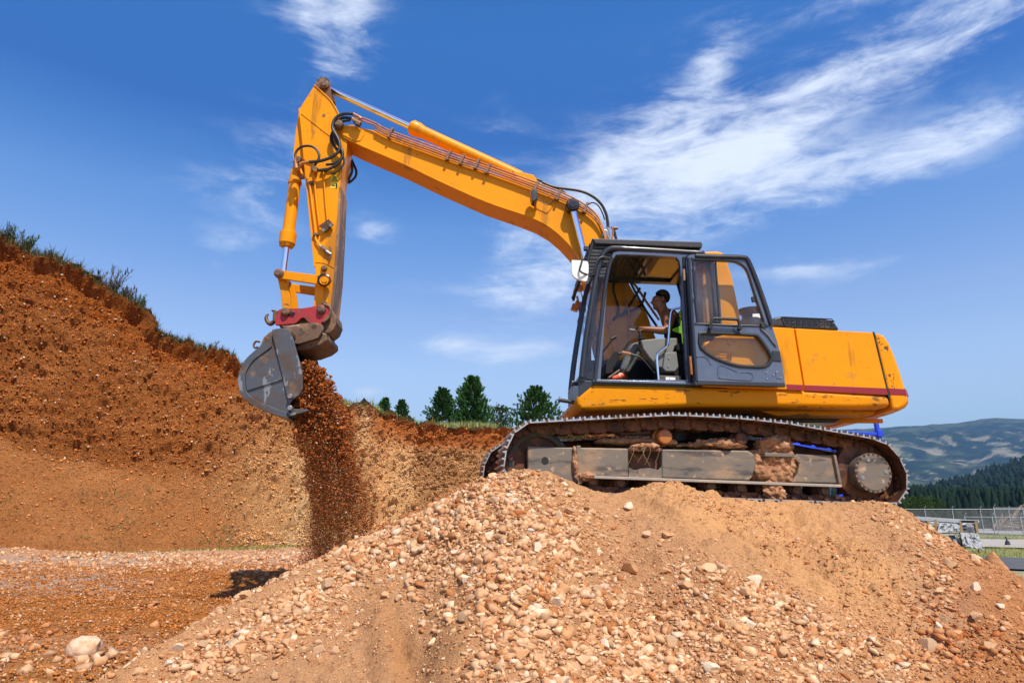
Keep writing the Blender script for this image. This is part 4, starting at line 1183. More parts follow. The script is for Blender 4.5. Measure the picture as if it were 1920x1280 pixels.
def pine(px_, pyb, pyt, hw, Yd, label, seed, round_=False, lean=0.0, group='pines on the quarry rim'):
    r_ = np.random.default_rng(seed)
    bpt, tpt = P(px_, pyb, Yd), P(px_, pyt, Yd)
    H = tpt.z - bpt.z; W = hw / F_PX * Yd
    base = np.array([bpt.x, Yd, bpt.z - .35])
    root = tag(empty('round_bush' if round_ else 'pine_tree', tuple(base)), label, 'bush' if round_ else 'tree', group)
    H += .35
    mb = MB(); mb.tube([base, base + np.array([lean * .4, 0, H * .5]), base + np.array([lean, 0, H * .95])], [H * .022, H * .014, H * .004], n=7, smooth=3)
    pos, dr, sz, shade = [], [], [], []
    nl = 15 if not round_ else 9
    for i in range(nl):
        t = .06 + .90 * i / (nl - 1)
        if round_: rr = W * math.sqrt(max(0, 1 - (2 * t - .85) ** 2 / 1.3))
        else: rr = W * (1.04 - t) ** .72 * (.9 + .25 * r_.random()) * min(1, .55 + t * 3)
        nb = int(7 + 5 * (1 - t))
        for b_ in range(nb):
            an = b_ * 6.283 / nb + r_.uniform(-.35, .35) + i
            L_ = rr * r_.uniform(.65, 1.12); rise = L_ * r_.uniform(.25, .55)
            p0 = base + np.array([lean * t, 0, H * (t - .03)])
            p1 = p0 + np.array([math.cos(an) * L_, math.sin(an) * L_, rise])
            if b_ % 2 == 0: mb.tube([p0, (p0 + p1) / 2 - np.array([0, 0, rise * .15]), p1], [H * .007, H * .005, H * .003], n=4, smooth=2)
            for s_ in (.35, .52, .68, .82, .93, 1.0):
                for rep in range(2):
                    q_ = p0 + (p1 - p0) * s_ + r_.normal(size=3) * L_ * .09
                    pos.append(q_); dr.append(np.array([math.cos(an) * .6, math.sin(an) * .6, .9]) + r_.normal(size=3) * .22)
                    sz.append(H * (.078 if not round_ else .10) * r_.uniform(.75, 1.2)); shade.append(.55 + .6 * s_ * r_.uniform(.7, 1.3))
    pos.append(base + np.array([lean, 0, H * .93])); dr.append(np.array([0, 0, 1.0])); sz.append(H * .1); shade.append(1)
    pos, dr, sz, shade = map(np.array, (pos, dr, sz, shade))
    V_, F_ = TS[seed % 4]; O = orient(dr)
    Wv = np.einsum('nij,kj->nki', O, V_) * sz[:, None, None] + pos[:, None, :]
    FF = (F_[None] + (np.arange(len(pos)) * len(V_))[:, None, None]).reshape(-1, 3)
    cb = np.array([.036, .105, .016]) if not round_ else np.array([.055, .105, .016])
    CC = np.repeat(cb * r_.uniform(.55, 1.5, (len(pos), 1)), len(V_), 0)
    mb.build('trunk', M_bark, root)
    mesh_np('crown', Wv.reshape(-1, 3), FF, M_leaf, root, smooth=False, colors=CC)
    return root
pine(884, 796, 706, 38, 39, 'tallest pine on the quarry rim, pointed and dense', 11)
pine(829, 794, 729, 34, 40, 'broad pine standing just left of the tallest one on the rim', 12)
pine(1006, 806, 726, 50, 38, 'wide pine standing closest to the raised front of the digger tracks', 13)
pine(752, 795, 750, 20, 36, 'small pine with a bushy pointed crown alone on the rim, left of the pine pair', 14)
pine(716, 786, 746, 19, 35, 'thin small pine on the rim slope near the falling soil', 15, lean=.15)
pine(689, 778, 756, 15, 34, 'very small young pine among tall grass on the rim slope', 16)
pine(936, 800, 766, 30, 42, 'low round bush between the tallest pine and the wide pine', 17, round_=True, group=None)
pine(1062, 838, 795, 40, 37, 'low green bush seen through the gap above the front of the tracks', 18, round_=True, group=None)
pine(1722, 962, 934, 26, 74, 'bright green round bush standing behind the far wire fence', 19, round_=True, group=None)
pine(1750, 962, 938, 22, 76, 'darker green round bush beside the bright one behind the far fence', 20, round_=True, group=None)

# ---- grass along the rim
def blades(name, base, h, col, spread, label=None, parent=None, seed=0, wd=.010):
    r_ = np.random.default_rng(seed); n = len(base)
    an = r_.uniform(0, 6.283, n); ln = spread * r_.uniform(.1, 1, n)
    d_ = np.stack([np.cos(an) * ln, np.sin(an) * ln, np.ones(n)], 1) * h[:, None]
    side = np.stack([np.cos(an + 1.2), np.sin(an + 1.2) * .6, 0 * an], 1) * wd * (.6 + h[:, None] * 1.4)
    p0 = base - side; p1 = base + side; m0 = base + d_ * .55 - side * .8; m1 = base + d_ * .55 + side * .8
    tip = base + d_ * np.array([1.25, 1.25, 1])
    V_ = np.stack([p0, p1, m1, m0, tip], 1).reshape(-1, 3)
    o5 = (np.arange(n) * 5)[:, None]
    FF = np.concatenate([o5 + np.array([[0, 1, 2]]), o5 + np.array([[0, 2, 3]]), o5 + np.array([[3, 2, 4]])])
    o = mesh_np(name, V_, FF, M_grass, parent, kind='stuff', smooth=False, colors=np.repeat(col, 5, 0))
    if label: o['label'] = label
    return o
def rim_points(n, lo, hi, seed, back_=1.2, front=.02):
    r_ = np.random.default_rng(seed)
    ok_ = np.where((ucol > lo) & (ucol < hi))[0]
    i_ = r_.choice(ok_, n); t = r_.random(n) ** 1.6
    j0 = np.minimum(NP - 1 + (r_.random(n) < .35) * r_.integers(0, 6, n), NV - 2)
    e = BANK[i_, j0]
    bk = BANK[i_, np.maximum(NP - 3, 0)]
    return e + (bk - e) * (t * .55)[:, None]
cg = lambda n, c, seed: np.array(c) * np.random.default_rng(seed).uniform(.5, 1.5, (n, 1)) * np.random.default_rng(seed + 1).uniform(.85, 1.15, (n, 3))
n = 26000
b0 = rim_points(n, -150, 470, 1); tall = .06 + .24 * (fbm(b0 * 1.1, 3, seed=7) * .5 + .5) * ss(-b0[:, 0], 8, 16) + .06
blades('rim_grass', b0, tall * np.random.default_rng(2).uniform(.3, 1.5, n) ** 1.3, cg(n, (.11, .105, .040), 3), 1.1, 'dark green grass hanging over the edge of the high cut bank')
n = 16000
b0 = rim_points(n, 600, 1180, 4); b0[:, 1] += np.random.default_rng(9).uniform(0, 2.5, n)
blades('pale_rim_grass', b0, (.10 + .32 * np.random.default_rng(6).random(n)) * (.6 + .7 * ss(fbm(b0 * .9, 3, seed=7), -.2, .4)), cg(n, (.26, .27, .085), 5), .55, 'pale dry grass below the pines on the quarry rim', wd=.013)
def weed(px_, py_, Yd, h, label, seed, col=(.10, .12, .07), stems=14, group='tall weeds on the rim'):
    r_ = np.random.default_rng(seed); p_ = np.array(P(px_, py_, Yd)); root = tag(empty('tall_weed', tuple(p_)), label, 'weed', group)
    mb = MB(); pos, hh_ = [], []
    for k in range(stems):
        an = r_.uniform(0, 6.28); l_ = r_.uniform(.1, .5); hk = h * 1.5 * r_.uniform(.4, 1.05)
        q0 = p_ + np.array([math.cos(an) * .08, math.sin(an) * .08, -.15]); q1 = p_ + np.array([math.cos(an) * l_ * hk * .5 + .06 * h, math.sin(an) * l_ * hk * .4, hk * .6]); q2_ = p_ + np.array([math.cos(an) * l_ * hk + .22 * h, math.sin(an) * l_ * hk * .6, hk])
        mb.tube([q0, q1, q2_], [.008, .006, .003], n=4, smooth=3)
        for s_ in np.linspace(.3, 1, 12):
            q_ = (q0 * (1 - s_) ** 2 + 2 * q1 * s_ * (1 - s_) + q2_ * s_ ** 2); pos.append(q_ + r_.normal(size=3) * .015); pos.append(q_ + r_.normal(size=3) * .02)
    mb.build('stem', M_bark, root)
    pos = np.array(pos)
    o = blades('leaf', pos, np.full(len(pos), .13), cg(len(pos), col, seed), 1.2, None, root, seed, wd=.02); o['kind'] = 'thing'
    del o['kind']
    return root
for i_, (a_, b__, Yd, h_, lb) in enumerate([(12, 462, 22.1, .62, 'bushy dark weed at the far left end of the rim'), (45, 470, 22.2, .5, 'feathery weed second from the left end of the rim'),
    (85, 500, 22.3, .42, 'low spreading weed on the rim beside the dark overhang'), (170, 545, 22.6, .5, 'leafy weed on the rim left of the leaning plume'), (204, 556, 22.7, .85, 'tall leaning plume weed standing highest above the rim'),
    (232, 572, 22.8, .5, 'purple tinged weed right of the leaning plume'), (256, 584, 22.9, .5, 'last upright weed before the rim steps down'), (390, 672, 24.3, .62, 'single thin spiky weed on the lower rim beside the bucket')]):
    weed(a_, b__ + 6, Yd, h_, lb, 40 + i_, col=(.12, .11, .09) if i_ in (3, 4, 5) else (.07, .11, .04), stems=5 if i_ == 7 else 16)
# sprouts on the talus and at the foot of the bank
n = 2600
r_ = np.random.default_rng(77); i_ = r_.choice(np.where((ucol > -100) & (ucol < 560))[0], n); j_ = NP + (NF * r_.uniform(.80, .99, n)).astype(int)
cl = fbm(BANK[i_, j_] * 1.0, 3, seed=78) > .15
bb = BANK[i_, j_][cl]; bb = bb[::2]; bb = np.repeat(bb, 5, 0) + r_.normal(size=(len(bb) * 5, 3)) * .04
blades('talus_sprouts', bb, r_.uniform(.03, .09, len(bb)), cg(len(bb), (.16, .15, .05), 8), 1.1, 'small green sprouts dotted over the slope at the foot of the cut bank')
n = 2600
r_ = np.random.default_rng(79); i_ = r_.choice(np.where((ucol > 230) & (ucol < 575))[0], n); e = BANK[i_, NP + NF - 3] + r_.normal(size=(n, 3)) * np.array([.2, .18, 0])
kk = fbm(e * np.array([.8, .8, 0]), 2, seed=80) > -.05; e = e[kk]; e[:, 2] = .93
blades('foot_grass', e, r_.uniform(.03, .09, len(e)), cg(len(e), (.28, .26, .07), 9), .9, 'yellow green grass in a thin line along the foot of the cut bank')
n = 7000
r_ = np.random.default_rng(81); a_ = r_.uniform(1790, 2000, n); b__ = np.where(r_.random(n) < .5, r_.uniform(1002, 1011, n), r_.uniform(1026, 1046, n))
gp = np.array([list(ground_pt(x_, y_)) for x_, y_ in zip(a_, b__)])
blades('verge_grass', gp, r_.uniform(.04, .16, n), cg(n, (.24, .26, .06), 10), .8, 'dry yellow green grass on the verges beside the gravel path')

# ================================================================ haze
mb = MB(); mb.box((0, 2500, 450), (24000, 13000, 904))
hz_o = mb.build('haze', None, smooth=0, kind='stuff')
m = bpy.data.materials.new('haze'); m.use_nodes = True; nt = m.node_tree; nt.nodes.clear()
o_ = nt.nodes.new('ShaderNodeOutputMaterial'); pv = nt.nodes.new('ShaderNodeVolumePrincipled')
pv.inputs['Color'].default_value = (.30, .56, .95, 1); pv.inputs['Density'].default_value = 1.25e-4
pv.inputs['Anisotropy'].default_value = .2
nt.links.new(pv.outputs[0], o_.inputs['Volume'])
hz_o.data.materials.clear(); hz_o.data.materials.append(m)

# ================================================================ THE EXCAVATOR
YAW_U, YAW_T = R(2.0), R(7.5)
CC_ = Vector((2.5, 8.65, 2.15))
def LP(px, py, q, yaw=None):
    """photo pixel -> local (u, q, z) on the machine's upright plane at lateral offset q"""
    yaw = YAW_U if yaw is None else yaw
    r_ = ray(px, py); n = Vector((-math.sin(yaw), math.cos(yaw), 0)); u_ = Vector((math.cos(yaw), math.sin(yaw), 0))
    o_ = Vector((0, 0, EYE)) - CC_
    t = (q - o_.dot(n)) / r_.dot(n)
    p_ = o_ + r_ * t
    return Vector((p_.dot(u_), q, p_.z))
def LZ(pts_, q, yaw=None):
    return [(v.x, v.z) for v in (LP(a_, b__, q, yaw) for a_, b__ in pts_)]
def TP(px, py, q): return LP(px, py, q, YAW_T)
def TZ(pts_, q): return LZ(pts_, q, YAW_T)
class LB(MB):
    """like MB but in the parent's own coordinates"""
    def build(s, name, mat, parent=None, bevel=0.0, seg=2, smooth=30, label=None, kind=None, at=None):
        off = Vector(at) if at is not None else Vector((0, 0, 0))
        me = bpy.data.meshes.new(name)
        me.from_pydata([tuple(Vector(v) - off) for v in s.v], [], s.f)
        mats = mat if isinstance(mat, (list, tuple)) else [mat]
        for m in mats: me.materials.append(m)
        if len(mats) > 1: me.polygons.foreach_set('material_index', s.mi)
        bm = bmesh.new(); bm.from_mesh(me); bmesh.ops.recalc_face_normals(bm, faces=bm.faces); bm.to_mesh(me); bm.free()
        if smooth: me.shade_smooth(); me.set_sharp_from_angle(angle=R(smooth))
        o = link_mesh(name, me, None, parent, off)
        if bevel:
            md = o.modifiers.new('bevel', 'BEVEL'); md.width = bevel; md.segments = seg
            md.limit_method = 'ANGLE'; md.angle_limit = R(32); md.harden_normals = True
        if label: o['label'] = label
        return o
    def sheet(s, G_):
        n = len(G_); k = len(G_[0])
        return s.add([v for row in G_ for v in row], [(i * k + j, (i + 1) * k + j, (i + 1) * k + j + 1, i * k + j + 1) for i in range(n - 1) for j in range(k - 1)])
def ray_out(poly, cx, cz, an):
    dx, dz_ = math.cos(an), math.sin(an); best = None
    n = len(poly)
    for i in range(n):
        x1, z1 = poly[i]; x2, z2 = poly[(i + 1) % n]
        ex, ez = x2 - x1, z2 - z1; den = dx * ez - dz_ * ex
        if abs(den) < 1e-12: continue
        t = ((x1 - cx) * ez - (z1 - cz) * ex) / den; s_ = ((x1 - cx) * dz_ - (z1 - cz) * dx) / den
        if t > 0 and -1e-6 <= s_ <= 1 + 1e-6 and (best is None or t > best): best = t
    return (cx + dx * (best or .001), cz + dz_ * (best or .001))
def ring(outer, inner, q0, q1, n=72):
    cx = sum(p_[0] for p_ in inner) / len(inner); cz = sum(p_[1] for p_ in inner) / len(inner)
    ans = [2 * math.pi * i / n for i in range(n)]
    for p_ in list(outer) + list(inner): ans.append(math.atan2(p_[1] - cz, p_[0] - cx) % (2 * math.pi))
    ans = sorted(set(round(a_, 4) for a_ in ans))
    return LB().band([ray_out(outer, cx, cz, a_) for a_ in ans], [ray_out(inner, cx, cz, a_) for a_ in ans], q0, q1)
def pts3(pp, q, yaw=None): return [LP(a_, b__, q, yaw) for a_, b__ in pp]

exc = empty('excavator', tuple(CC_)); exc.rotation_euler = (0, 0, YAW_U)
tag(exc, 'yellow tracked excavator with open cab door emptying its bucket from the mound', 'excavator')

# ---------------------------------------------------------------- a track
track = empty('track', (0, 0, 0), exc); track.rotation_euler = (0, 0, YAW_T - YAW_U)
QO, QI = -1.5, -.9
loop_px = [(942, 868), (946, 848), (957, 817), (972, 801), (991, 791), (1060, 787), (1120, 784), (1180, 781), (1265, 776.5), (1340, 780), (1400, 784), (1480, 793), (1560, 807), (1630, 819.5), (1648, 824), (1671, 835), (1696, 868), (1706, 907), (1697, 928), (1683, 944), (1660, 945), (1400, 936), (1200, 928), (1060, 923), (1000, 921), (962, 912), (946, 893)]
loop = TZ(loop_px, QO)
def resample_closed(pts_, n):
    q_ = np.array(pts_ + [pts_[0]]); L_ = np.concatenate([[0], np.cumsum(np.linalg.norm(np.diff(q_, axis=0), axis=1))])
    t = np.linspace(0, L_[-1], n + 1)[:-1]
    return [(float(np.interp(a_, L_, q_[:, 0])), float(np.interp(a_, L_, q_[:, 1]))) for a_ in t], L_[-1]
_, LL = resample_closed(loop, 10)
NS = int(round(LL / .192)); PITCH_S = LL / NS
# start at a seam seen in the photo
st = loop_px.index((991, 791)); loop_s = loop[st:] + loop[:st]
nodes, _ = resample_closed(loop_s, NS)
cxm = sum(n_[0] for n_ in nodes) / NS; czm = sum(n_[1] for n_ in nodes) / NS
def shoe_mesh():
    m_ = LB(); L_ = PITCH_S * .98; W = .6
    prof = [(-L_ / 2 - .010, -.012), (-L_ / 2 + .012, 0), (L_ / 2 - .014, 0), (L_ / 2 + .006, .006), (L_ / 2 + .006, -.004), (L_ / 2 - .014, -.013), (-L_ / 2 + .012, -.013), (-L_ / 2 - .010, -.022)]
    m_.m = 0; m_.prism(prof, 0, W)
    m_.m = 1
    for gx in (-L_ / 2 + .022, -.002, L_ / 2 - .026):
        m_.prism([(gx - .013, -.003), (gx + .013, -.003), (gx + .006, .027), (gx - .006, .027)], -.003, W + .003)
    m_.prism([(-L_ / 2 + .012, -.0125), (L_ / 2 - .012, -.0125), (L_ / 2 - .012, .0005), (-L_ / 2 + .012, .0005)], -.004, .004)
    m_.m = 0
    return m_
def link_mesh_track():
    m_ = LB(); L_ = PITCH_S
    for yy in (.20, .36):
        m_.prism([(-L_ * .5 - .01, -.020), (L_ * .5, -.020), (L_ * .56, -.06), (L_ * .56, -.10), (L_ * .5, -.13), (L_ * .1, -.112), (0, -.13), (-L_ * .5, -.13), (-L_ * .56, -.10), (-L_ * .56, -.06)], yy, yy + .04)
    m_.cyl((-L_ * .5, .19, -.10), (-L_ * .5, .41, -.10), .034, n=10)
    m_.cyl((L_ * .2, .17, -.075), (L_ * .2, .20, -.075), .03, n=8)
    for xx in (-.045, .02):
        for yy in (.155, .43): m_.cyl((xx, yy, -.014), (xx, yy, -.032), .014, n=6)
    return m_
shoe_me = link_me = None
for i in range(NS):
    a_, b__ = nodes[i], nodes[(i + 1) % NS]
    mx, mzz = (a_[0] + b__[0]) / 2, (a_[1] + b__[1]) / 2
    dx, dz_ = b__[0] - a_[0], b__[1] - a_[1]; nx_, nz_ = -dz_, dx
    if nx_ * (mx - cxm) + nz_ * (mzz - czm) < 0: dx, dz_ = -dx, -dz_
    ang = -math.atan2(dz_, dx)
    if shoe_me is None:
        o = shoe_mesh().build('track_shoe', [M_shoe, M_grouser], track); shoe_me = o.data; l_ = link_mesh_track().build('track_link', M_rust, track); link_me = l_.data
    else:
        o = bpy.data.objects.new('track_shoe', shoe_me); COL.objects.link(o); o.parent = track
        l_ = bpy.data.objects.new('track_link', link_me); COL.objects.link(l_); l_.parent = track
    for k in (o, l_):
        k.location = (mx, QO, mzz); k.rotation_euler = (0, ang, 0)
    if mzz < czm - .3: l_.scale = (1, 1, .62)
# frame
FQ = -1.34
LB().prism(TZ([(989, 836), (1083, 838), (1179, 840), (1179, 895), (1100, 893), (1086, 905), (989, 893)], FQ), FQ, -.98).build('side_frame', M_frame, track, bevel=.02, seg=3)
LB().prism(TZ([(1241, 841.5), (1404, 844), (1416, 852), (1419, 868), (1412, 893), (1406, 901), (1241, 896)], FQ), FQ, -.98).build('side_frame', M_frame, track, bevel=.02, seg=3)
LB().prism(TZ([(1486, 857), (1494, 850), (1561, 853), (1573, 906), (1484, 904), (1497, 885), (1499, 868)], FQ), FQ, -.98).build('side_frame', M_frame, track, bevel=.016, seg=3)
LB().prism(TZ([(1179, 876), (1190, 881), (1203, 878), (1220, 877), (1234, 881), (1241, 874), (1241, 896), (1179, 895)], FQ), FQ, FQ + .03).build('side_frame', M_frame, track, bevel=.004)
LB().prism(TZ([(1178, 838), (1242, 839), (1242, 897), (1178, 896)], FQ + .1), FQ + .10, -1.0).build('recess_plate', M_rust, track)
LB().prism(TZ([(1404, 843), (1500, 850), (1500, 906), (1404, 902)], FQ + .1), FQ + .10, -1.0).build('recess_plate', M_rust, track)
LB().prism(TZ([(1182, 838.5), (1241, 840), (1241, 846), (1182, 845)], FQ - .05), FQ - .05, FQ + .06).build('bracket', M_rust, track, bevel=.006)
LB().prism(TZ([(1434, 848), (1490, 850), (1490, 857), (1434, 855)], FQ - .045), FQ - .045, FQ + .12).build('bracket', M_frame, track, bevel=.006)
LB().prism(TZ([(1081, 835), (1089, 835), (1092, 906), (1084, 908)], FQ - .045), FQ - .045, FQ + .02).build('rib', M_frame, track, bevel=.004)
LB().prism(TZ([(1563, 852), (1568, 853), (1580, 911), (1575, 912)], FQ - .035), FQ - .035, FQ + .04).build('rib', M_frame, track, bevel=.004)
LB().prism(TZ([(1092, 890.5), (1400, 901.5), (1579, 908), (1579, 913.5), (1400, 907), (1092, 896)], FQ - .07), FQ - .07, FQ + .02).build('guard_rail', simple('dusty_guard_steel', (.34, .29, .24), .7, .1, [((.5, .36, .24), 6, .5, .65, .6)]), track, bevel=.006)
LB().cyl(TP(1022, 863, FQ - .004), TP(1022, 863, FQ - .004) + Vector((0, .03, 0)), .038, n=20).build('dark_hole_disc', M_grease, track)  # black disc laid on the plate for the shade inside a hole
# back part of the frame between the rollers
LB().prism(TZ([(1060, 838), (1570, 852), (1572, 905), (1060, 893)], -1.0), -1.0, -.9).build('inner_frame', M_rust, track)
# idler, rollers, sprocket and drive
ic = TP(1008, 868, -1.25)
w = LB(); w.lathe(ic + Vector((0, -.06, 0)), ic + Vector((0, .14, 0)), [(.14, .27), (0.01, .27), (.0, .315), (.02, .325), (.045, .325), (.05, .345), (.09, .345), (.095, .325), (.12, .325), (.14, .315), (.14, .27)], n=48, caps=False); w.build('idler_rim', M_grease, track)
w = LB(); w.lathe(ic + Vector((0, -.03, 0)), ic + Vector((0, .1, 0)), [(.03, .275), (.05, .24), (.06, .14), (.0, .12), (-.01, .02)], n=36); w.build('idler_disc', M_rust, track)
def roller(px, py, r, q=-1.3, big=True):
    c_ = TP(px, py, q)
    w = LB(); w.lathe(c_, c_ + Vector((0, .3, 0)), [(0, r * .45), (0, r * .62), (.03, r * .75), (.05, r * .95), (.07, r * 1.06), (.085, r * 1.06), (.09, r), (.24, r), (.25, r * 1.06), (.28, r * .8), (.3, r * .5)], n=28)
    o = w.build('track_roller' if big else 'carrier_roller', M_rust, track)
    LB().lathe(c_ + Vector((0, -.03, 0)), c_ + Vector((0, .01, 0)), [(0, r * .26), (.006, r * .42), (.03, r * .50)], n=16).build('roller_cap', M_coupler if big else M_orange, track)
for (a_, b__) in ((1110, 901), (1163, 904), (1220, 906), (1275, 908), (1331, 911), (1388, 914), (1440, 916), (1492, 918), (1545, 920)): roller(a_, b__, .105)
for (a_, b__, r_) in ((1248, 818, .082), (1392, 822, .07)):
    c_ = TP(a_, b__, -1.37)
    LB().lathe(c_, c_ + Vector((0, .3, 0)), [(0, r_ * .6), (.004, r_ * .85), (.02, r_), (.12, r_), (.13, r_ * 1.22), (.15, r_ * 1.22), (.16, r_), (.3, r_)], n=28).build('carrier_roller', M_orange if a_ < 1300 else M_rust, track)
c_ = TP(1638, 886, -1.47)
w = LB(); w.lathe(c_, c_ + Vector((0, .3, 0)), [(0, .02), (0, .185), (.006, .19)], n=48); w.build('drive_cover', M_frame, track)
w = LB(); w.lathe(c_ + Vector((0, .004, 0)), c_ + Vector((0, .3, 0)), [(0, .186), (0, .212), (.022, .214), (.024, .203), (.14, .203), (.15, .20)], n=48); w.build('drive_housing', M_frame, track)
for k in range(22):
    an = k * 2 * math.pi / 22
    p_ = c_ + Vector((math.cos(an) * .2, -.004, math.sin(an) * .2))
    LB().cyl(p_, p_ + Vector((0, .012, 0)), .013, n=6).build('bolt', M_rust, track)
for an in (1.9, 3.5, .1):
    p_ = c_ + Vector((math.cos(an) * .145, -.006, math.sin(an) * .145)); LB().cyl(p_, p_ + Vector((0, .01, 0)), .022, n=14).build('plug', M_steel, track)
c2 = TP(1617, 884, -1.32)
w = LB(); w.lathe(c2, c2 + Vector((0, .2, 0)), [(0, .1), (.0, .26), (.015, .30), (.05, .315), (.1, .315), (.12, .28)], n=48); w.build('hub_plate', M_rust, track)
w = LB(); tp_ = []
nt_ = 21
for k in range(nt_ * 4):
    an = k * 2 * math.pi / (nt_ * 4); rr = .335 if k % 4 in (0, 1) else .295
    tp_.append((c2.x + rr * math.cos(an), c2.z + rr * math.sin(an)))
w.prism(tp_, -1.22, -1.17); w.build('sprocket', M_rust, track, bevel=.004)
# copy the track with everything on it to the far side
track2 = track.copy(); COL.objects.link(track2); track2.location = (0, 0, 0)
off = 2.4
for ch in list(track.children):
    c_ = ch.copy(); COL.objects.link(c_); c_.parent = track2
    if abs(ch.location.y) > .1: c_.location.y += off
    else: c_.location.y = off

# undercarriage between the tracks
def tz_(px, py): return TP(px, py, -1.0)
zb = TP(1300, 905, -1.0).z; zt = TP(1300, 842, -1.0).z
cbx = LB()
car = empty('car_body', (0, 0, 0), exc); car.rotation_euler = (0, 0, YAW_T - YAW_U)
LB().prism([(-.75, zb + .1), (.75, zb + .1), (.85, zt), (.6, zt + .12), (-.6, zt + .12), (-.85, zt)], -.7, .7).build('centre_frame', M_rust, car, bevel=.02)
for sx in (-1, 1):
    for sy in (-1, 1):
        LB().prism([(sx * .45, zb + .12), (sx * 1.15, zb + .02), (sx * 1.15, zt - .02), (sx * .45, zt + .1)], sy * .6, sy * 1.0).build('frame_leg', M_rust, car, bevel=.02)
zs0 = zt + .10
LB().lathe((0, 0, zs0), (0, 0, zs0 + .3), [(0, .70), (.05, .72), (.06, .66), (.16, .66), (.17, .70), (.24, .70)], n=64).build('slewing_ring', M_grease, exc)

# ---------------------------------------------------------------- upper structure
QN, QF = -1.36, 1.36
low = [(1079, 752), (1083, 741), (1111, 719.5), (1300, 724), (1475, 729), (1668, 741), (1672, 763), (1600, 765), (1450, 762), (1300, 762), (1110, 768.5), (1090, 768.5), (1081, 763)]
o = LB().prism(LZ(low, QN), QN, QF).build('revolving_frame', M_yworn, exc, bevel=.055, seg=4)
zpan = LP(1300, 762, QN).z
LB().prism([(-1.0, zpan - .10), (1.3, zpan - .10), (1.5, zpan + .02), (-1.15, zpan + .02)], -.8, .8).build('belly_plate', M_grease, exc, bevel=.02)
x0_ = LP(1440, 762, QN).x; x1_ = LP(1668, 764, QN).x
LB().prism([(x0_, zpan - .0), (x1_, zpan + .0), (x1_ - .05, zpan - .05), (x0_ + .2, zpan - .06)], -1.1, 1.1).build('belly_panel', M_yworn, exc, bevel=.01)
for qq in (-.75, .75):
    LB().box((1.45, qq, zpan - .07), (.9, .05, .05)).build('under_rail', M_yworn, exc, bevel=.005)
# engine bay block and the doors on its side
bay = [(1318, 640), (1400, 611), (1446, 612), (1638, 622), (1666, 741), (1318, 727)]
LB().prism(LZ(bay, QN + .03), QN + .03, QF).build('engine_bay', M_yellow, exc, bevel=.04, seg=3)
LB().prism(LZ([(1317, 654), (1342, 631), (1400, 620), (1402, 612), (1446, 612.5), (1488.5, 615), (1507.5, 731.5), (1318, 724)], QN - .02), QN - .02, QN + .06).build('side_door', M_yellow, exc, bevel=.012, seg=3)
LB().prism(LZ([(1490.8, 615.2), (1637, 622.8), (1665.3, 739.8), (1509.8, 731.6)], QN), QN, QN + .06).build('side_door', M_yellow, exc, bevel=.012, seg=3)
LB().prism(LZ([(1474, 720.3), (1506.2, 721.6), (1507.5, 731.2), (1476, 729.8)], QN - .02), QN - .024, QN - .01).build('stripe', M_stripe, exc)
LB().prism(LZ([(1508.8, 721.8), (1661.3, 727.8), (1664.6, 739.4), (1510.2, 731.3)], QN), QN - .003, QN + .01).build('stripe', M_stripe, exc)
# counterweight, rounded in plan
cwp = [(1640, 623.2), (1651, 624.6), (1660, 629), (1669, 641), (1680, 665), (1690, 693), (1698, 720), (1705, 742), (1706, 752), (1701, 761), (1690, 767), (1674, 768), (1671, 748), (1668, 741)]
cw0 = LZ(cwp, QN)
ub = cw0[0][0]
G_ = []
nq = 26
for i in range(nq + 1):
    q_ = QN + (QF - QN) * i / nq; s_ = abs(2 * i / nq - 1)
    k = (1 - s_ ** 2.4)
    rnd = 1 - .30 * max(0, (s_ - .93) / .07) ** 2
    row = []
    for (x_, z_) in cw0:
        w_ = min(1, max(0, (x_ - ub) / .35))
        row.append(Vector((ub + (x_ - ub) * (1 if s_ < .93 else (1 - .12 * ((s_ - .93) / .07) ** 2)) + .34 * k * w_ - .0, q_, z_)))
    G_.append(row + [row[0]])
w = LB(); w.sheet(G_)
n_ = len(cw0)
w.add(G_[0][:-1], [tuple(range(n_))]); w.add(G_[-1][:-1], [tuple(range(n_))])
bm = None
cwo = w.build('counterweight', M_cw, exc, smooth=40)
bm = bmesh.new(); bm.from_mesh(cwo.data); bmesh.ops.remove_doubles(bm, verts=bm.verts, dist=.0005); bmesh.ops.recalc_face_normals(bm, faces=bm.faces); bm.to_mesh(cwo.data); bm.free(); cwo.data.set_sharp_from_angle(angle=R(40))
md = cwo.modifiers.new('bevel', 'BEVEL'); md.width = .03; md.segments = 3; md.limit_method = 'ANGLE'; md.angle_limit = R(50)
# its stripe: a strip on the curved rear
def cw_u(zq):
    best = None
    for i in range(4, 10):
        (xa, za), (xb, zb_) = cw0[i], cw0[i + 1]
        if min(za, zb_) - 1e-6 <= zq <= max(za, zb_) + 1e-6: return xa + (xb - xa) * (zq - za) / (zb_ - za + 1e-9)
    return cw0[7][0]
z_hi, z_lo = LP(1675, 727.5, QN).z, LP(1680, 739.8, QN).z
G_ = []
for i in range(nq + 1):
    q_ = QN + (QF - QN) * i / nq; s_ = abs(2 * i / nq - 1); k = 1 - s_ ** 2.4
    G_.append([Vector((ub + (cw_u(z_) + .003 - ub) * (1 if s_ < .93 else (1 - .12 * ((s_ - .93) / .07) ** 2)) + .34 * k, q_, z_)) for z_ in (z_hi, z_lo)])
w = LB(); w.sheet(G_)
ss_ = [LP(1666, 727.6, QN), LP(1696, 729.5, QN), LP(1700, 741.2, QN), LP(1669, 740.2, QN)]
w.prism([(v.x, v.z) for v in ss_], QN - .003, QN + .01)
w.build('stripe', M_stripe, exc, smooth=60)
# seams
LB().prism(LZ([(1637.4, 622), (1639.8, 623), (1669, 748), (1666.4, 748)], QN + .006), QN + .004, QN + .05).build('panel_seam', M_grease, exc)
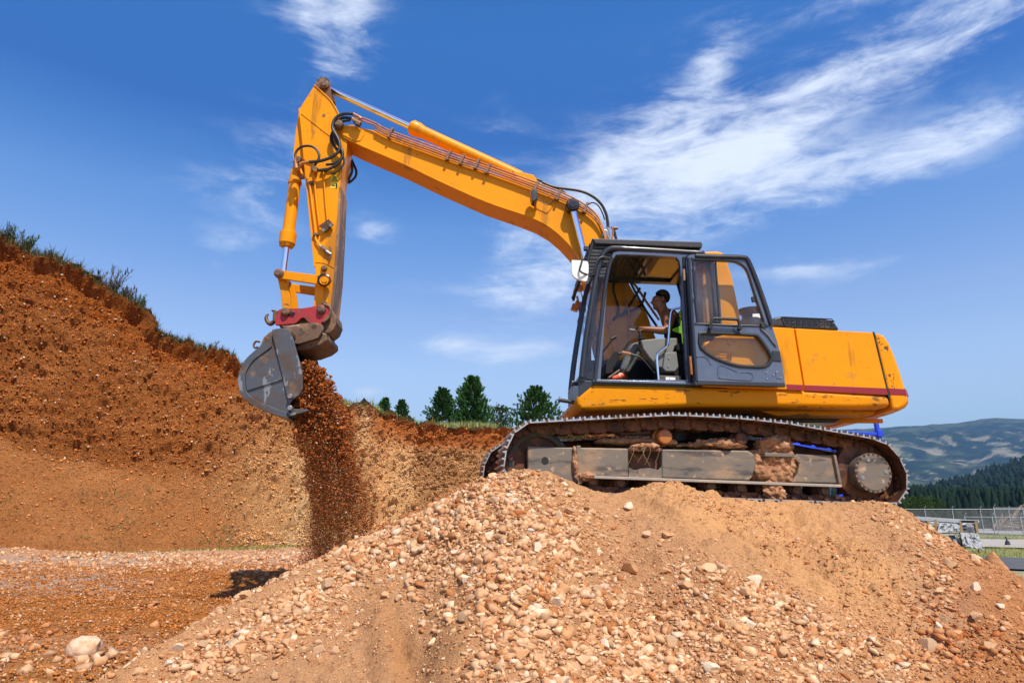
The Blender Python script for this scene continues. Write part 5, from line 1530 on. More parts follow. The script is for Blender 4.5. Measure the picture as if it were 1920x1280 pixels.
# tall cover behind the cab
cov = cr2([(1345, 470), (1357, 475), (1366, 495), (1374, 522), (1385, 575), (1395, 630), (1401, 675), (1404, 722)], 3)
LB().prism(LZ([(1322, 722), (1318, 560), (1316, 471)] + cov, -1.28), -1.28, -.55).build('air_filter_cover', M_yellow, exc, bevel=.03, seg=3)
vz = LB()
for k in range(4): vz.tube([LP(1348, 664 + 5 * k, -1.388), LP(1366, 665 + 5 * k, -1.388)], .010, n=6, smooth=1)
vz.build('vent', M_yworn, exc)
LB().tube([LP(a_, b__, -1.385) for a_, b__ in ((1344, 658), (1368, 660), (1371, 664), (1371, 684), (1345, 682), (1343, 660))], .005, n=5, smooth=1).build('vent_frame', M_yworn, exc)
# exhaust cap on the hood
c_ = LP(1410, 612, -.95)
LB().lathe(c_, c_ + Vector((0, 0, .3)), [(0, .13), (.08, .13), (.10, .11), (.14, .11), (.165, .13), (.18, .16), (.195, .17), (.21, .15), (.22, .05)], n=32).build('air_intake_cap', M_plastic, exc)
LB().box(c_ + Vector((.02, -.117, .10)), (.10, .012, .05)).build('label_plate', M_white, exc)
# black engine hood with grille
hood = [(1446, 612.5), (1448, 600), (1452, 594.5), (1462, 592.5), (1545, 596), (1558, 599.5), (1567, 607), (1575, 619)]
LB().prism(LZ(hood, -1.15), -1.15, 1.0).build('engine_hood', M_plastic, exc, bevel=.03, seg=3)
gr = empty('hood_grille', (0, 0, 0), exc)
for k in range(9):
    for r__ in range(3):
        a_, b__ = 1471 + k * 10.6, 597.2 + r__ * 5.4 + k * .38
        LB().prism(LZ([(a_ + r__ * .8, b__), (a_ + 8 + r__ * .8, b__ + .3), (a_ + 8.6 + r__ * .8, b__ + 3.7), (a_ + .6 + r__ * .8, b__ + 3.4)], -1.153), -1.156, -1.14).build('dark_slot', M_grease, gr)  # black blocks standing proud, in place of the shade in open slots
LB().tube([LP(1465, 594, -1.155), LP(1560, 598, -1.155), LP(1571, 616, -1.155), LP(1472, 612.5, -1.155), LP(1465, 594, -1.155)], .006, n=6, smooth=1).build('grille_frame', M_plastic, gr)
# platform bits left of the cab
LB().cyl(LP(1073, 718, -1.2), LP(1108, 725, -1.2), .022, n=12).build('step_bar', M_plastic, exc)
LB().cyl(LP(1072, 718, -1.2), LP(1075, 718.6, -1.2), .035, n=12).build('bar_end', M_plastic, exc)
LB().cyl(LP(1048, 749.5, -1.2), LP(1082, 755, -1.2), .022, n=12).build('step_bar', M_plastic, exc)
LB().cyl(LP(1047, 749.4, -1.2), LP(1050, 749.9, -1.2), .035, n=12).build('bar_end', M_plastic, exc)

# ---------------------------------------------------------------- cab
cab = empty('cab', (0, 0, 0), exc)
CN, CF = -1.37, -.37
out_near = [(1091, 716), (1092, 692), (1100, 625), (1114.5, 535), (1124, 495), (1131, 475), (1141, 466), (1160, 464), (1240, 468), (1316, 473), (1334, 480), (1342, 500), (1350, 560), (1358, 640), (1361, 718)]
T1 = pts3([(1091, 708), (1092, 690), (1100, 625), (1114.5, 535), (1123, 497), (1130, 478), (1142, 467.5), (1162, 466), (1240, 470), (1316, 475)], CN)
dq = Vector((0, CF - CN, 0))
LB().tube(T1, .033, n=12).build('frame_tube', M_black, cab)
LB().tube([p_ + dq for p_ in T1], .035, n=10).build('frame_tube', M_black, cab)
for (a_, b__, nm) in ((1091, 708, 'sill_bar'), (1130, 478, 'header_bar'), (1316, 475, 'rear_bar')):
    LB().cyl(LP(a_, b__, CN), LP(a_, b__, CN) + dq, .04, n=12).build(nm, M_black, cab)
# door surround, near side
outer = [(1113, 716), (1121, 640), (1130, 557), (1142, 493), (1150, 474), (1160, 471.5), (1290, 476.5), (1291, 600), (1300, 719)]
inner = cr2([(1125.5, 711.5), (1132, 620), (1138.4, 535), (1145, 500), (1152, 483), (1166, 477.5), (1258, 481.5), (1270, 486), (1275, 500), (1279, 580), (1287.5, 712.5)], 3)
ring(LZ(outer, CN), LZ(inner, CN), CN - .012, CN + .05, n=60).build('door_surround', M_door, cab, smooth=20)
LB().tube(pts3([(1116, 714), (1122, 650), (1132, 560), (1142, 500), (1149, 484)], CN - .015), .022, n=10).build('door_post', M_black, cab)
LB().tube(pts3([(1282, 482), (1287, 580), (1294, 717)], CN - .02), .016, n=8).build('door_seal', M_rubber, cab)
LB().tube(pts3([(1289, 480), (1294, 600), (1301, 718)], CN - .03), .02, n=8).build('door_seal', M_rubber, cab)
LB().prism(LZ([(1112, 711.5), (1302, 717.5), (1302, 722), (1112, 716.5)], CN), CN - .03, CN + .06).build('door_sill', M_door, cab, bevel=.006)
# floor and lower front
LB().prism(LZ([(1084, 712), (1112, 714), (1365, 722), (1365, 727), (1112, 721), (1085, 745)], CN + .02), CN + .02, CF).build('cab_floor', M_black, cab, bevel=.005)
# rear quarter, rear pillar and far side walls
rq_o = [(1292, 477), (1318, 475), (1334, 480), (1342, 500), (1350, 560), (1358, 640), (1361, 722), (1300, 719)]
rq_i = [(1304, 492), (1328, 492), (1336, 540), (1344, 606), (1309, 606)]
rq_o = rq_o[:5] + [(1354, 634), (1301, 630)]
ring(LZ(rq_o, CN + .03), LZ(rq_i, CN + .03), CN + .02, CN + .06, n=40).build('rear_quarter', M_black, cab)
ring(LZ(out_near, CF), LZ([(1108, 640), (1122, 560), (1134, 500), (1300, 500), (1336, 520), (1345, 600), (1350, 676), (1108, 676)], CF), CF - .03, CF, n=60).build('far_side_frame', M_black, cab)
LB().prism(LZ([(1128, 512), (1300, 512), (1302, 526), (1124, 528)], CF - .06), CF - .08, CF - .035).build('header_beam', M_cushion, cab)
LB().prism(LZ([(1262, 512), (1300, 512), (1306, 600), (1310, 690), (1276, 690), (1276, 560)], CF - .04), CF - .07, CF - .035).build('rear_corner_trim', M_cushion, cab)
# rear wall with window opening
ur, zr_ = [], []
def wall(pA, pB, w0, w1, name, mat, th=.03):
    pass
rt, rb, rm = LP(1336, 482, CN), LP(1361, 720, CN), LP(1350, 612, CN)
def on_rear(t, q_):   # t 0 top .. 1 bottom
    p_ = rt + (rb - rt) * t; return Vector((p_.x, q_, p_.z))
for (t0, t1, q0, q1) in ((0, .06, CN, CF), (.5, 1, CN, CF), (.06, .5, CN, CN + .07), (.06, .5, CF - .07, CF)):
    vs = [on_rear(t, q_) + Vector((dx_, 0, 0)) for dx_ in (-.03, 0) for t in (t0, t1) for q_ in (q0, q1)]
    LB().add(vs, [(0, 1, 3, 2), (4, 6, 7, 5), (0, 4, 5, 1), (2, 3, 7, 6), (0, 2, 6, 4), (1, 5, 7, 3)]).build('rear_wall', M_black, cab)
# roof with a big hatch glass
ra, rb_ = LP(1150, 468, CN), LP(1318, 475, CN)
def roofp(t, q_): p_ = ra + (rb_ - ra) * t; return Vector((p_.x, q_, p_.z))
for (t0, t1, q0, q1) in ((0, .06, CN + .02, CF), (.86, 1.1, CN + .02, CF), (.06, .86, CN + .02, CN + .10), (.06, .86, CF - .10, CF)):
    vs = [roofp(t, q_) + Vector((0, 0, dz2)) for dz2 in (-.05, 0) for t in (t0, t1) for q_ in (q0, q1)]
    LB().add(vs, [(0, 1, 3, 2), (4, 6, 7, 5), (0, 4, 5, 1), (2, 3, 7, 6), (0, 2, 6, 4), (1, 5, 7, 3)]).build('roof_panel', M_black, cab)
vs = [roofp(t, q_) + Vector((0, 0, dz2)) for dz2 in (-.022, -.016) for t in (.06, .86) for q_ in (CN + .10, CF - .10)]
LB().add(vs, [(0, 1, 3, 2), (4, 6, 7, 5), (0, 4, 5, 1), (2, 3, 7, 6), (0, 2, 6, 4), (1, 5, 7, 3)]).build('roof_glass', M_tint, cab)
# glass
def glassq(name, pts_, q_, mat=M_glass, th=.006):
    return LB().prism(LZ(pts_, q_), q_, q_ + th).build(name, mat, cab, smooth=0)
glassq('rear_quarter_glass', [(1303, 491), (1329, 491), (1337, 540), (1345, 607), (1308, 607)], CN + .035, M_tint)
glassq('far_side_glass', [(1106, 642), (1121, 560), (1133, 499), (1301, 499), (1337, 519), (1346, 600), (1351, 678), (1106, 678)], CF - .018, M_glass)
G_ = [[p_ + Vector((0, .03, 0)), p_ + dq - Vector((0, .03, 0))] for p_ in catmull(T1[:6], 3)]
w = LB(); w.sheet(G_); w.build('windscreen', M_glass, cab, smooth=60)
w = LB(); w.sheet([[a_, b__] for a_, b__ in zip(pts3([(1093, 706), (1101, 640), (1115, 550), (1124, 505)], CN - .0), pts3([(1112, 712), (1119, 640), (1131, 550), (1140, 500)], CN - .0))]); w.build('corner_glass', M_tint, cab, smooth=60)
# roof guard and sun louvres
LB().prism(LZ([(1109, 448.5), (1313, 454.5), (1316, 459), (1315, 466), (1304, 466), (1116, 458.5)], CN + .0), CN - .03, CF + .05).build('roof_guard', M_plastic, cab, bevel=.012, seg=2)
lv = empty('louvre_guard', (0, 0, 0), exc)
lp0, lp1 = (1112, 458), (1098, 512)
for k in range(9):
    y_ = 461.5 + k * 6.6
    xl = 1111 - (y_ - 458) * .27; xr = 1150 - max(0, (y_ - 466)) * .32 + (8 if k == 0 else 0)
    LB().prism(LZ([(xl, y_), (xr, y_ + .8), (xr, y_ + 5.6), (xl - 1.4, y_ + 4.8)], CN + .02), CN + .012, CN + .03).build('slat', M_plastic, lv, bevel=.003)
for k in range(5):       # the front visor, slats running across the cab
    a_ = 1109 - k * 3.6; b__ = 456 + k * 13
    p_ = LP(a_, b__, CN)
    LB().box((p_.x, (CN + CF) / 2, p_.z), (.05, CF - CN, .014), (0, R(-25), 0)).build('slat', M_plastic, lv, bevel=.003)
for q_ in (CN + .01, CF - .01): LB().tube([LP(1111, 455, CN) * 1, LP(1095, 514, CN) * 1] if q_ < -1 else [LP(1111, 455, CN) + dq, LP(1095, 514, CN) + dq], .018, n=8, smooth=1).build('side_rail', M_plastic, lv)
for k in range(7):       # slats over the roof hatch
    p_ = roofp(.05 + k * .055, 0); LB().box((p_.x, (CN + CF) / 2, p_.z + .05), (.035, CF - CN - .1, .012), (0, R(-30), 0)).build('slat', M_plastic, lv)
# work lamps on the front of the guard
for (a_, b__, q_) in ((1104, 466, CN + .03), (1094, 492, CN + .05)):
    p_ = LP(a_, b__, q_); LB().box((p_.x - .03, q_, p_.z), (.06, .05, .05)).build('lamp_clip', M_plastic, lv, bevel=.006)
# mirror
mir = empty('mirror', (0, 0, 0), exc)
mo = cr2([(1072, 490), (1075, 487.5), (1098, 489.5), (1103, 493), (1103.5, 510), (1101, 524), (1097, 527), (1085, 523.5), (1075, 517), (1072, 506)], 3, closed=True)
LB().prism(LZ(mo, CN - .14), CN - .14, CN - .10).build('mirror_plate', M_white, mir, bevel=.012, seg=3)  # plain white plate in front of the mirror rim
LB().prism(LZ([(1073 + (a_ - 1072) * .0 + (a_ - 1088) * 0 + (a_ - 1073), b__ + .0) for a_, b__ in mo], CN - .10), CN - .105, CN - .085).build('mirror_rim', M_plastic, mir)
LB().tube([LP(1092, 487, CN - .16), LP(1089, 497, CN - .17), LP(1087, 506, CN - .17), LP(1093, 512, CN - .17), LP(1108, 516, CN - .1), LP(1114, 513, CN - .05)], .011, n=8).build('mirror_arm', M_plastic, mir)
LB().tube([LP(1114, 512, CN - .05), LP(1117, 500, CN - .06), LP(1121, 487, CN - .06), LP(1130, 482, CN - .05), LP(1142, 484, CN - .03)], .013, n=8).build('mirror_arm', M_plastic, mir)
# ---- open door, folded back flat against the side
door = empty('cab_door', (0, 0, 0), exc)
DN = -1.50
up_o = [(1299, 613), (1293, 560), (1288, 492), (1289, 482), (1293, 477.5), (1303, 476.5), (1395, 480), (1402, 482.5), (1407, 490), (1417, 516), (1433, 563), (1449, 615)]
up_i = cr2([(1299, 490), (1303, 487), (1365, 489), (1383, 492), (1397, 501), (1405, 518), (1419, 563), (1433.5, 606), (1430, 611), (1312, 607), (1307.5, 602), (1303, 560)], 2, closed=True)
lo_o = [(1299, 613), (1449, 615), (1458, 642.6), (1466, 676.6), (1472.8, 725), (1306, 720.8), (1303, 717)]
lo_i = cr2([(1312, 630), (1317, 624.5), (1360, 625), (1412, 628), (1422, 632), (1434, 648), (1446, 668), (1445, 677), (1434, 687), (1410, 687.5), (1383, 685.5), (1360, 679), (1338, 669.8), (1314, 652)], 2, closed=True)
ring(LZ(up_o, DN), LZ(up_i, DN), DN, DN + .05, n=80).build('upper_frame', M_door, door, smooth=20)
ring(LZ(lo_o, DN), LZ(lo_i, DN), DN, DN + .05, n=80).build('lower_panel', M_door, door, smooth=20)
LB().tube(pts3([(1304, 479.5), (1350, 481), (1393, 482.5), (1401, 486), (1407, 497), (1418, 524), (1436, 575), (1447, 610)], DN - .006), .026, n=10).build('frame_tube', M_black, door)
LB().tube(pts3([(1291, 484), (1292, 500), (1298, 600), (1302, 660), (1306, 714)], DN - .004), .018, n=10).build('hinge_tube', M_black, door)
LB().tube(pts3(up_i + [up_i[0]], DN - .004), .010, n=6, smooth=1).build('window_seal', M_rubber, door)
LB().tube(pts3(lo_i + [lo_i[0]], DN + .0), .020, n=8, smooth=1).build('window_seal', M_rubber, door)
LB().prism(LZ(up_i, DN + .02), DN + .02, DN + .026).build('upper_window', M_tint, door, smooth=0)
LB().prism(LZ(lo_i, DN + .02), DN + .02, DN + .026).build('lower_window', M_tint, door, smooth=0)
LB().prism(LZ([(1342, 489), (1344, 489), (1352, 607), (1349.5, 607)], DN), DN + .012, DN + .034).build('sliding_bar', M_rubber, door)
LB().tube(pts3([(1330, 616), (1332, 609), (1337, 598), (1342, 597), (1378, 598.5), (1384, 600), (1386, 607), (1385, 617)], DN - .07), .017, n=8, smooth=2).build('handle', M_rubber, door)
for (a_, b__) in ((1330, 616), (1385, 617)):
    p_ = LP(a_, b__, DN); LB().cyl(p_ + Vector((0, -.075, 0)), p_ + Vector((0, .01, 0)), .022, n=10).build('handle_foot', M_rubber, door)
LB().tube(pts3(cr2([(1347, 688), (1353, 684.5), (1372, 692), (1384, 697), (1405, 698), (1411, 702), (1410, 711), (1396, 712), (1352, 708.5), (1347, 704)], 2, closed=True) + [(1347, 688)], DN + .000), .008, n=6, smooth=1).build('pressed_panel', M_door, door)
LB().tube(pts3([(1306, 669), (1318, 668), (1328, 674), (1333, 684)], DN + .004), .012, n=6).build('pressed_arc', M_door, door)
LB().prism(LZ([(1453, 695), (1465, 695.5), (1467, 710), (1455, 709.5)], DN), DN - .005, DN + .01).build('plate', M_door, door, bevel=.003)
for (a_, b__) in ((1437, 698), (1438, 710), (1450, 703), (1456, 697), (1464, 708)):
    p_ = LP(a_, b__, DN); LB().cyl(p_ + Vector((0, -.008, 0)), p_, .009, n=8).build('screw', M_steel, door)
LB().prism(LZ([(1306, 712), (1471, 717), (1473, 725), (1307, 721)], DN), DN - .008, DN + .055).build('bottom_rail', M_black, door, bevel=.006)
LB().tube(pts3([(1427, 616), (1440, 628), (1450, 641), (1456, 648)], DN - .012), .010, n=6).build('catch_rod', M_steel, door)
LB().prism(LZ([(1448, 657), (1462, 658), (1465, 678), (1447, 676)], DN), DN - .012, DN + .01).build('latch', M_black, door, bevel=.006)
LB().prism(LZ([(1424, 606), (1434, 604), (1437, 612), (1428, 616)], DN - .01), DN - .03, DN - .005).build('catch', M_rubber, door, bevel=.004)
LB().prism(LZ([(1408, 557), (1416, 556), (1417, 566), (1410, 567)], DN + .02), DN - .0, DN + .03).build('window_latch', M_rubber, door, bevel=.004)
for yy in (500, 553, 560): LB().prism(LZ([(1294, yy), (1303, yy + .5), (1304, yy + 7), (1294.5, yy + 6)], DN), DN - .006, DN + .01).build('clip', M_door if yy != 560 else M_rubber, door, bevel=.003)
for (y0_, y1_) in ((668, 702),):
    LB().cyl(LP(1294, y0_, DN + .03), LP(1297, y1_, DN + .03), .016, n=10).build('hinge', M_orange, door)
LB().cyl(LP(1282, 505, DN + .03), LP(1283, 526, DN + .03), .014, n=10).build('hinge', M_frame, door)

# ---------------------------------------------------------------- inside the cab
seat = empty('operator_seat', (0, 0, 0), exc)
SQ = -.87
LB().prism(LZ(cr2([(1272, 592), (1282, 575), (1291, 572), (1297, 580), (1298, 640), (1290, 668), (1280, 668), (1274, 640)], 2, closed=True), SQ), SQ - .24, SQ + .24).build('backrest', M_cushion, seat, bevel=.04, seg=3)
LB().prism(LZ([(1218, 655), (1228, 650), (1285, 652), (1287, 668), (1222, 667)], SQ), SQ - .25, SQ + .25).build('seat_cushion', M_cushion, seat, bevel=.03, seg=3)
LB().prism(LZ([(1235, 668), (1280, 668), (1284, 712), (1230, 712)], SQ), SQ - .2, SQ + .2).build('pedestal', M_cushion, seat, bevel=.01)
con = empty('control_console', (0, 0, 0), exc)
KQ = -1.20
LB().prism(LZ([(1199, 640), (1235, 636), (1268, 636), (1269, 648), (1262, 652), (1260, 660), (1250, 688), (1240, 692), (1230, 690), (1213, 670), (1203, 655)], KQ), KQ - .07, KQ + .08).build('console_body', M_grey, con, bevel=.015, seg=3)
LB().prism(LZ([(1244, 663), (1266, 661), (1270, 690), (1263, 698), (1246, 698), (1240, 692)], KQ - .04), KQ - .1, KQ + .06).build('console_box', M_grey, con, bevel=.012, seg=2)
for (a_, b__) in ((1254, 671), (1253, 686)):
    p_ = LP(a_, b__, KQ - .1); LB().cyl(p_ + Vector((0, -.01, 0)), p_ + Vector((0, .02, 0)), .009, n=8).build('screw', M_steel, con)
LB().prism(LZ([(1236, 704), (1276, 706), (1276, 717), (1236, 716)], KQ - .05), KQ - .08, KQ + .2).build('step_box', M_frame, con, bevel=.006)
LB().prism(LZ([(1248, 706.5), (1266, 707.5), (1266, 716), (1248, 715)], KQ - .135), KQ - .137, KQ - .12).build('seat_label', M_white, con)
LB().tube([LP(1251, 713, KQ - .139), LP(1255, 713, KQ - .139), LP(1256, 708.5, KQ - .139)], .004, n=4, smooth=1).build('seat_symbol', M_grease, con)
for k in range(6):       # rubber bellows under the joystick
    a_, b__ = 1201 + k * 1.4, 630 + k * 3.2
    LB().lathe(LP(a_, b__, KQ), LP(a_, b__ + 2.6, KQ), [(0, .024 + .006 * k), (.006, .036 + .007 * k), (.012, .024 + .006 * k)], n=14).build('bellows', M_grey if k % 2 else M_rubber, con)
LB().tube([LP(1203, 634, KQ), LP(1199, 622, KQ), LP(1196, 613, KQ)], [.015, .018, .022], n=10).build('joystick', M_rubber, con)
LB().tube([LP(1180, 618, KQ + .03), LP(1190, 619, KQ + .03)], .013, n=8, smooth=1).build('thumb_knob', M_grey, con)
LB().tube([LP(1168, 661, -1.25), LP(1184, 664, -1.25), LP(1203, 672, -1.25), LP(1227, 699, -1.22)], .012, n=8).build('safety_lever', M_rubber, con)
LB().tube([LP(1166, 660.5, -1.25), LP(1182, 663.6, -1.25)], .02, n=8, smooth=1).build('lever_grip', M_mud, con)
LB().tube(pts3([(1276, 577), (1266, 578.5), (1259, 583), (1256, 600), (1253, 640), (1249, 650), (1236, 660), (1232, 668), (1233, 690), (1235, 714)], CN + .05), .014, n=10).build('grab_rail', M_chrome, con)
for (p0, p1) in (((1126, 664), (1150, 634)), ((1180, 640), (1165, 662))):
    LB().tube([LP(*p0, -1.0), LP(*p1, -1.0)], .013, n=8, smooth=1).build('travel_lever', M_rubber, con)
    p_ = LP(*p1, -1.0); LB().cyl(p_ + Vector((-.03, 0, -.01)), p_ + Vector((.03, 0, .02)), .02, n=8).build('lever_knob', M_rubber, con)
LB().prism(LZ([(1128, 690), (1146, 668), (1156, 672), (1140, 708), (1128, 710)], -.6), -.9, -.42).build('dash_box', M_cushion, con, bevel=.01)
for (a_, b__) in ((1150, 702), (1166, 700)):
    p_ = LP(a_, b__, -.95); LB().box(p_, (.16, .12, .02), (0, R(-35), 0)).build('pedal', M_frame, con, bevel=.004)
# a vest hung on the back of the seat
vest = empty('safety_vest', tuple(exc.matrix_basis @ LP(1280, 620, SQ - .25)))
tag(vest, 'bright yellow green safety vest hanging over the back of the operator seat', 'vest')
mw = Matrix.Translation(CC_) @ Matrix.Rotation(YAW_U, 4, 'Z')
w = MB()
def W(px, py, q_): return mw @ LP(px, py, q_)
vpts = [(1272, 584), (1280, 583), (1281, 590), (1275, 596), (1281, 606), (1283, 622), (1284, 642), (1279, 646), (1277, 626), (1260, 620), (1261, 616), (1274, 612), (1275, 602)]
m_ = MB(); m_.prism([(0, 0)] * 3, 0, 0) if False else None
fr_ = [W(a_, b__, SQ - .30) for a_, b__ in vpts]; bk_ = [W(a_, b__, SQ - .26) for a_, b__ in vpts]; n_ = len(vpts)
w.add(fr_ + bk_, [tuple(range(n_)), tuple(range(2 * n_ - 1, n_ - 1, -1))] + [(i, n_ + i, n_ + (i + 1) % n_, (i + 1) % n_) for i in range(n_)])
M_vest = simple('hi_vis_fabric', (.20, .48, .015), .8)
vo = w.build('cloth', M_vest, vest, bevel=.01)

# ---------------------------------------------------------------- boom
BQ = -.22
def pin(px, py, q, r, name='pin', parent=None, length=.06, mat=None, n=20):
    c_ = LP(px, py, q)
    w = LB(); w.lathe(c_ + Vector((0, -length, 0)), c_ + Vector((0, .03, 0)), [(0, r * .55), (.004, r * .62), (.012, r * .62), (.014, r * .8), (length * .5, r), (length + .02, r)], n=n)
    return w.build(name, mat or M_pin, parent)
boom = empty('boom', (0, 0, 0), exc)
btop = [(644, 234), (668, 238), (700, 244), (760, 262), (850, 298), (950, 333), (1020, 357), (1072, 374), (1106, 392), (1128, 416), (1140, 447), (1158, 490), (1184, 540), (1214, 590), (1232, 640), (1238, 680), (1225, 704)]
bbot = [(1186, 706), (1172, 690), (1155, 648), (1132, 600), (1112, 552), (1098, 512), (1086, 482), (1072, 465), (1055, 447), (1035, 430), (1010, 415), (977, 402), (910, 379), (822, 340), (760, 310), (672, 272), (643, 258), (638, 246)]
LB().prism(LZ(btop + bbot, BQ), BQ, -BQ).build('boom_box', M_yellow, boom, bevel=.012, seg=2, smooth=22)
# welded seams, end doubler and edge flanges
LB().prism(LZ([(643, 236), (662, 235), (684, 246), (683, 254), (676, 264), (668, 266), (643, 254)], BQ), BQ - .012, -BQ + .012).build('nose_plate', M_yellow, boom, bevel=.005)
def flange(pp, name, q, mat, r=.012):
    return LB().tube(pts3(pp, q), r, n=6, smooth=3).build(name, mat, boom)
flange([(676, 273), (760, 309), (822, 339), (910, 378), (977, 401), (1010, 414), (1035, 429), (1055, 446), (1072, 464), (1086, 481)], 'weld_seam', BQ - .002, M_yellow, .009)
LB().prism(LZ([(1008, 414), (1011, 415), (1034, 345 + 18), (1031, 362)], BQ), BQ - .004, BQ + .01).build('weld_seam', M_yellow, boom)
pin(634, 234, BQ - .05, .075, parent=boom, length=.07)
# steel pipes along the boom
PB = [(676, 222), (700, 231), (731, 247), (800, 272), (850, 290), (920, 313), (1005, 344), (1060, 366), (1097, 386), (1121, 408), (1134, 440)]
for k, (oy, qq) in enumerate(((-2, -.16), (3, -.22), (8, -.262), (13, -.27))):
    pp = [(a_ + (3 if k > 1 else 0), b__ + oy) for a_, b__ in PB[(1 if k > 1 else 0):]]
    LB().tube(pts3(pp, BQ + (-.055 if k else -.03)), .0125, n=7, smooth=3).build('hydraulic_pipe', M_pipe, boom)
for (a_, b__) in ((732, 250), (841, 292), (866, 300), (894, 308), (915, 317), (1005, 350), (1047, 366), (1098, 390)):
    LB().box(LP(a_, b__, BQ - .055), (.035, .06, .16), (0, R(22), 0)).build('pipe_clamp', M_pin, boom, bevel=.004)
# arm cylinder on top
def cylinder(name, pA, pB, q, rod_to, rb, rr, mat=M_yellow, collar=True, parent=None):
    """barrel from pB up to fraction rod_to, rod from there to pA"""
    root = parent
    A_, B_ = LP(pA[0], pA[1], q), LP(pB[0], pB[1], q)
    C_ = A_ + (B_ - A_) * rod_to; L_ = (B_ - C_).length
    LB().cyl(A_, C_ + (B_ - A_).normalized() * .05, rr, n=24).build('cylinder_rod', M_chrome, root)
    pr = [(0, rr * 1.1), (0, rb * .95), (.02, rb * 1.0), (.03, rb * 1.22), (.14, rb * 1.22), (.16, rb * 1.12), (.17, rb * 1.12), (.2, rb), (L_ - .1, rb), (L_ - .02, rb * .9), (L_, rb * .6)]
    LB().lathe(C_, B_, pr, n=32).build('cylinder_barrel', mat, root)
    LB().cyl(A_ - Vector((0, rr * 1.7, 0)), A_ + Vector((0, rr * 1.7, 0)), rr * 2.0, n=20).build('rod_eye', M_pin, root)
    return A_, B_, C_
cylinder('arm_cylinder', (608, 163), (985, 337), 0.0, .435, .088, .05, parent=boom)
LB().prism(LZ([(960, 322), (1000, 330), (1018, 357), (975, 344)], -.1), -.14, .14).build('cylinder_bracket', M_yellow, boom, bevel=.01)
# hoses over the boom knuckle
def hose(pp, q, r=.02, mat=None, parent=None, name='hose', n=8, dqs=None):
    ps = [LP(a_, b__, q + (dqs[i] if dqs else 0)) for i, (a_, b__) in enumerate(pp)]
    return LB().tube(ps, r, n=n, smooth=5).build(name, mat or M_rubber, parent or boom)
hose([(1017, 342), (1040, 351), (1085, 357.5), (1110, 367.5), (1127, 382.5), (1136, 400), (1139, 414), (1140, 426)], -.2, .021)
hose([(965, 321), (985, 326), (1000, 334), (1017, 340)], -.05, .018)
hose([(1025, 347), (1045, 353), (1060, 362)], .05, .016)
hose([(1087, 391), (1097, 387), (1110, 380), (1120, 384), (1128, 396), (1134, 412)], -.26, .010)
hose([(1139, 426), (1142, 440), (1141, 452)], -.2, .018, M_steel, name='hose_fitting')
hose([(1130, 446), (1131, 434), (1138, 433), (1140, 446)], -.25, .012, M_steel, name='hose_fitting')
hose([(1150, 426), (1152, 436), (1156, 450)], -.12, .02, M_plastic, name='hose_fitting')
hose([(1146, 425), (1150, 433), (1147, 450)], -.16, .014, M_pipe, name='hose_fitting')
hose([(1150, 428), (1158, 428)], -.16, .022, M_pin, name='hose_fitting')
# hoses hanging behind the cab at the boom foot
for k, pp in enumerate([[(1180, 520), (1195, 540), (1215, 570), (1236, 600)], [(1176, 515), (1190, 545), (1210, 580), (1232, 612)], [(1200, 540), (1188, 560), (1176, 578), (1168, 590)], [(1168, 512), (1172, 560), (1180, 590), (1178, 630)],
                        [(1210, 548), (1203, 570), (1185, 582), (1160, 592)], [(1160, 500), (1150, 540), (1160, 580), (1150, 600)]]):
    hose(pp, BQ - .07, .017, M_rubber if k % 3 else M_pipe)
# boom cylinders either side
for sgn, nm in ((-1, ''), (1, '')):
    bq = .315 * sgn
    A_ = LP(1073, 387, -.315); B_ = LP(1150, 694, -.315); A_.y = bq; B_.y = bq
    C_ = A_ + (B_ - A_) * .60; L_ = (B_ - C_).length
    LB().cyl(A_, C_, .043, n=24).build('boom_cylinder_rod', M_chrome, exc)
    LB().lathe(C_, B_, [(0, .05), (0, .07), (.02, .085), (.12, .085), (.13, .072), (L_, .072)], n=28).build('boom_cylinder_barrel', M_rust if sgn > 0 else M_yworn, exc)
    LB().lathe(A_ + Vector((0, -.085, 0)), A_ + Vector((0, .085, 0)), [(0, .03), (.0, .05), (.01, .052), (.012, .075), (.03, .09), (.14, .09), (.17, .07)], n=24).build('boom_cylinder_eye', M_grease, exc)
LB().tube([LP(1082, 555, .32), LP(1090, 600, .32), LP(1100, 660, .32)], .016, n=6).build('cylinder_pipe', M_pipe, exc)
for (a_, b__) in ((1086, 540), (1084, 572), (1078, 577), (1090, 600)): LB().box(LP(a_, b__, .3), (.10, .1, .09), (0, R(20), 0)).build('pipe_block', M_pipe, exc, bevel=.01)
LB().tube([LP(1095, 590, -.30), LP(1089, 625, -.34), LP(1080, 640, -.34), LP(1080, 660, -.34)], .012, n=6).build('cab_hose', M_rubber, exc)
LB().prism(LZ([(1160, 660), (1240, 664), (1246, 726), (1140, 724)], -.34), -.345, -.30).build('boom_foot_bracket', M_yellow, exc, bevel=.01)
LB().prism(LZ([(1160, 660), (1240, 664), (1246, 726), (1140, 724)], -.34), .30, .345).build('boom_foot_bracket', M_yellow, exc, bevel=.01)
# far half of the platform, seen low behind the cab
LB().prism(LZ([(1260, 640), (1330, 640), (1330, 727), (1255, 724)], .0), .40, 1.3).build('tool_box', M_yellow, exc, bevel=.02)
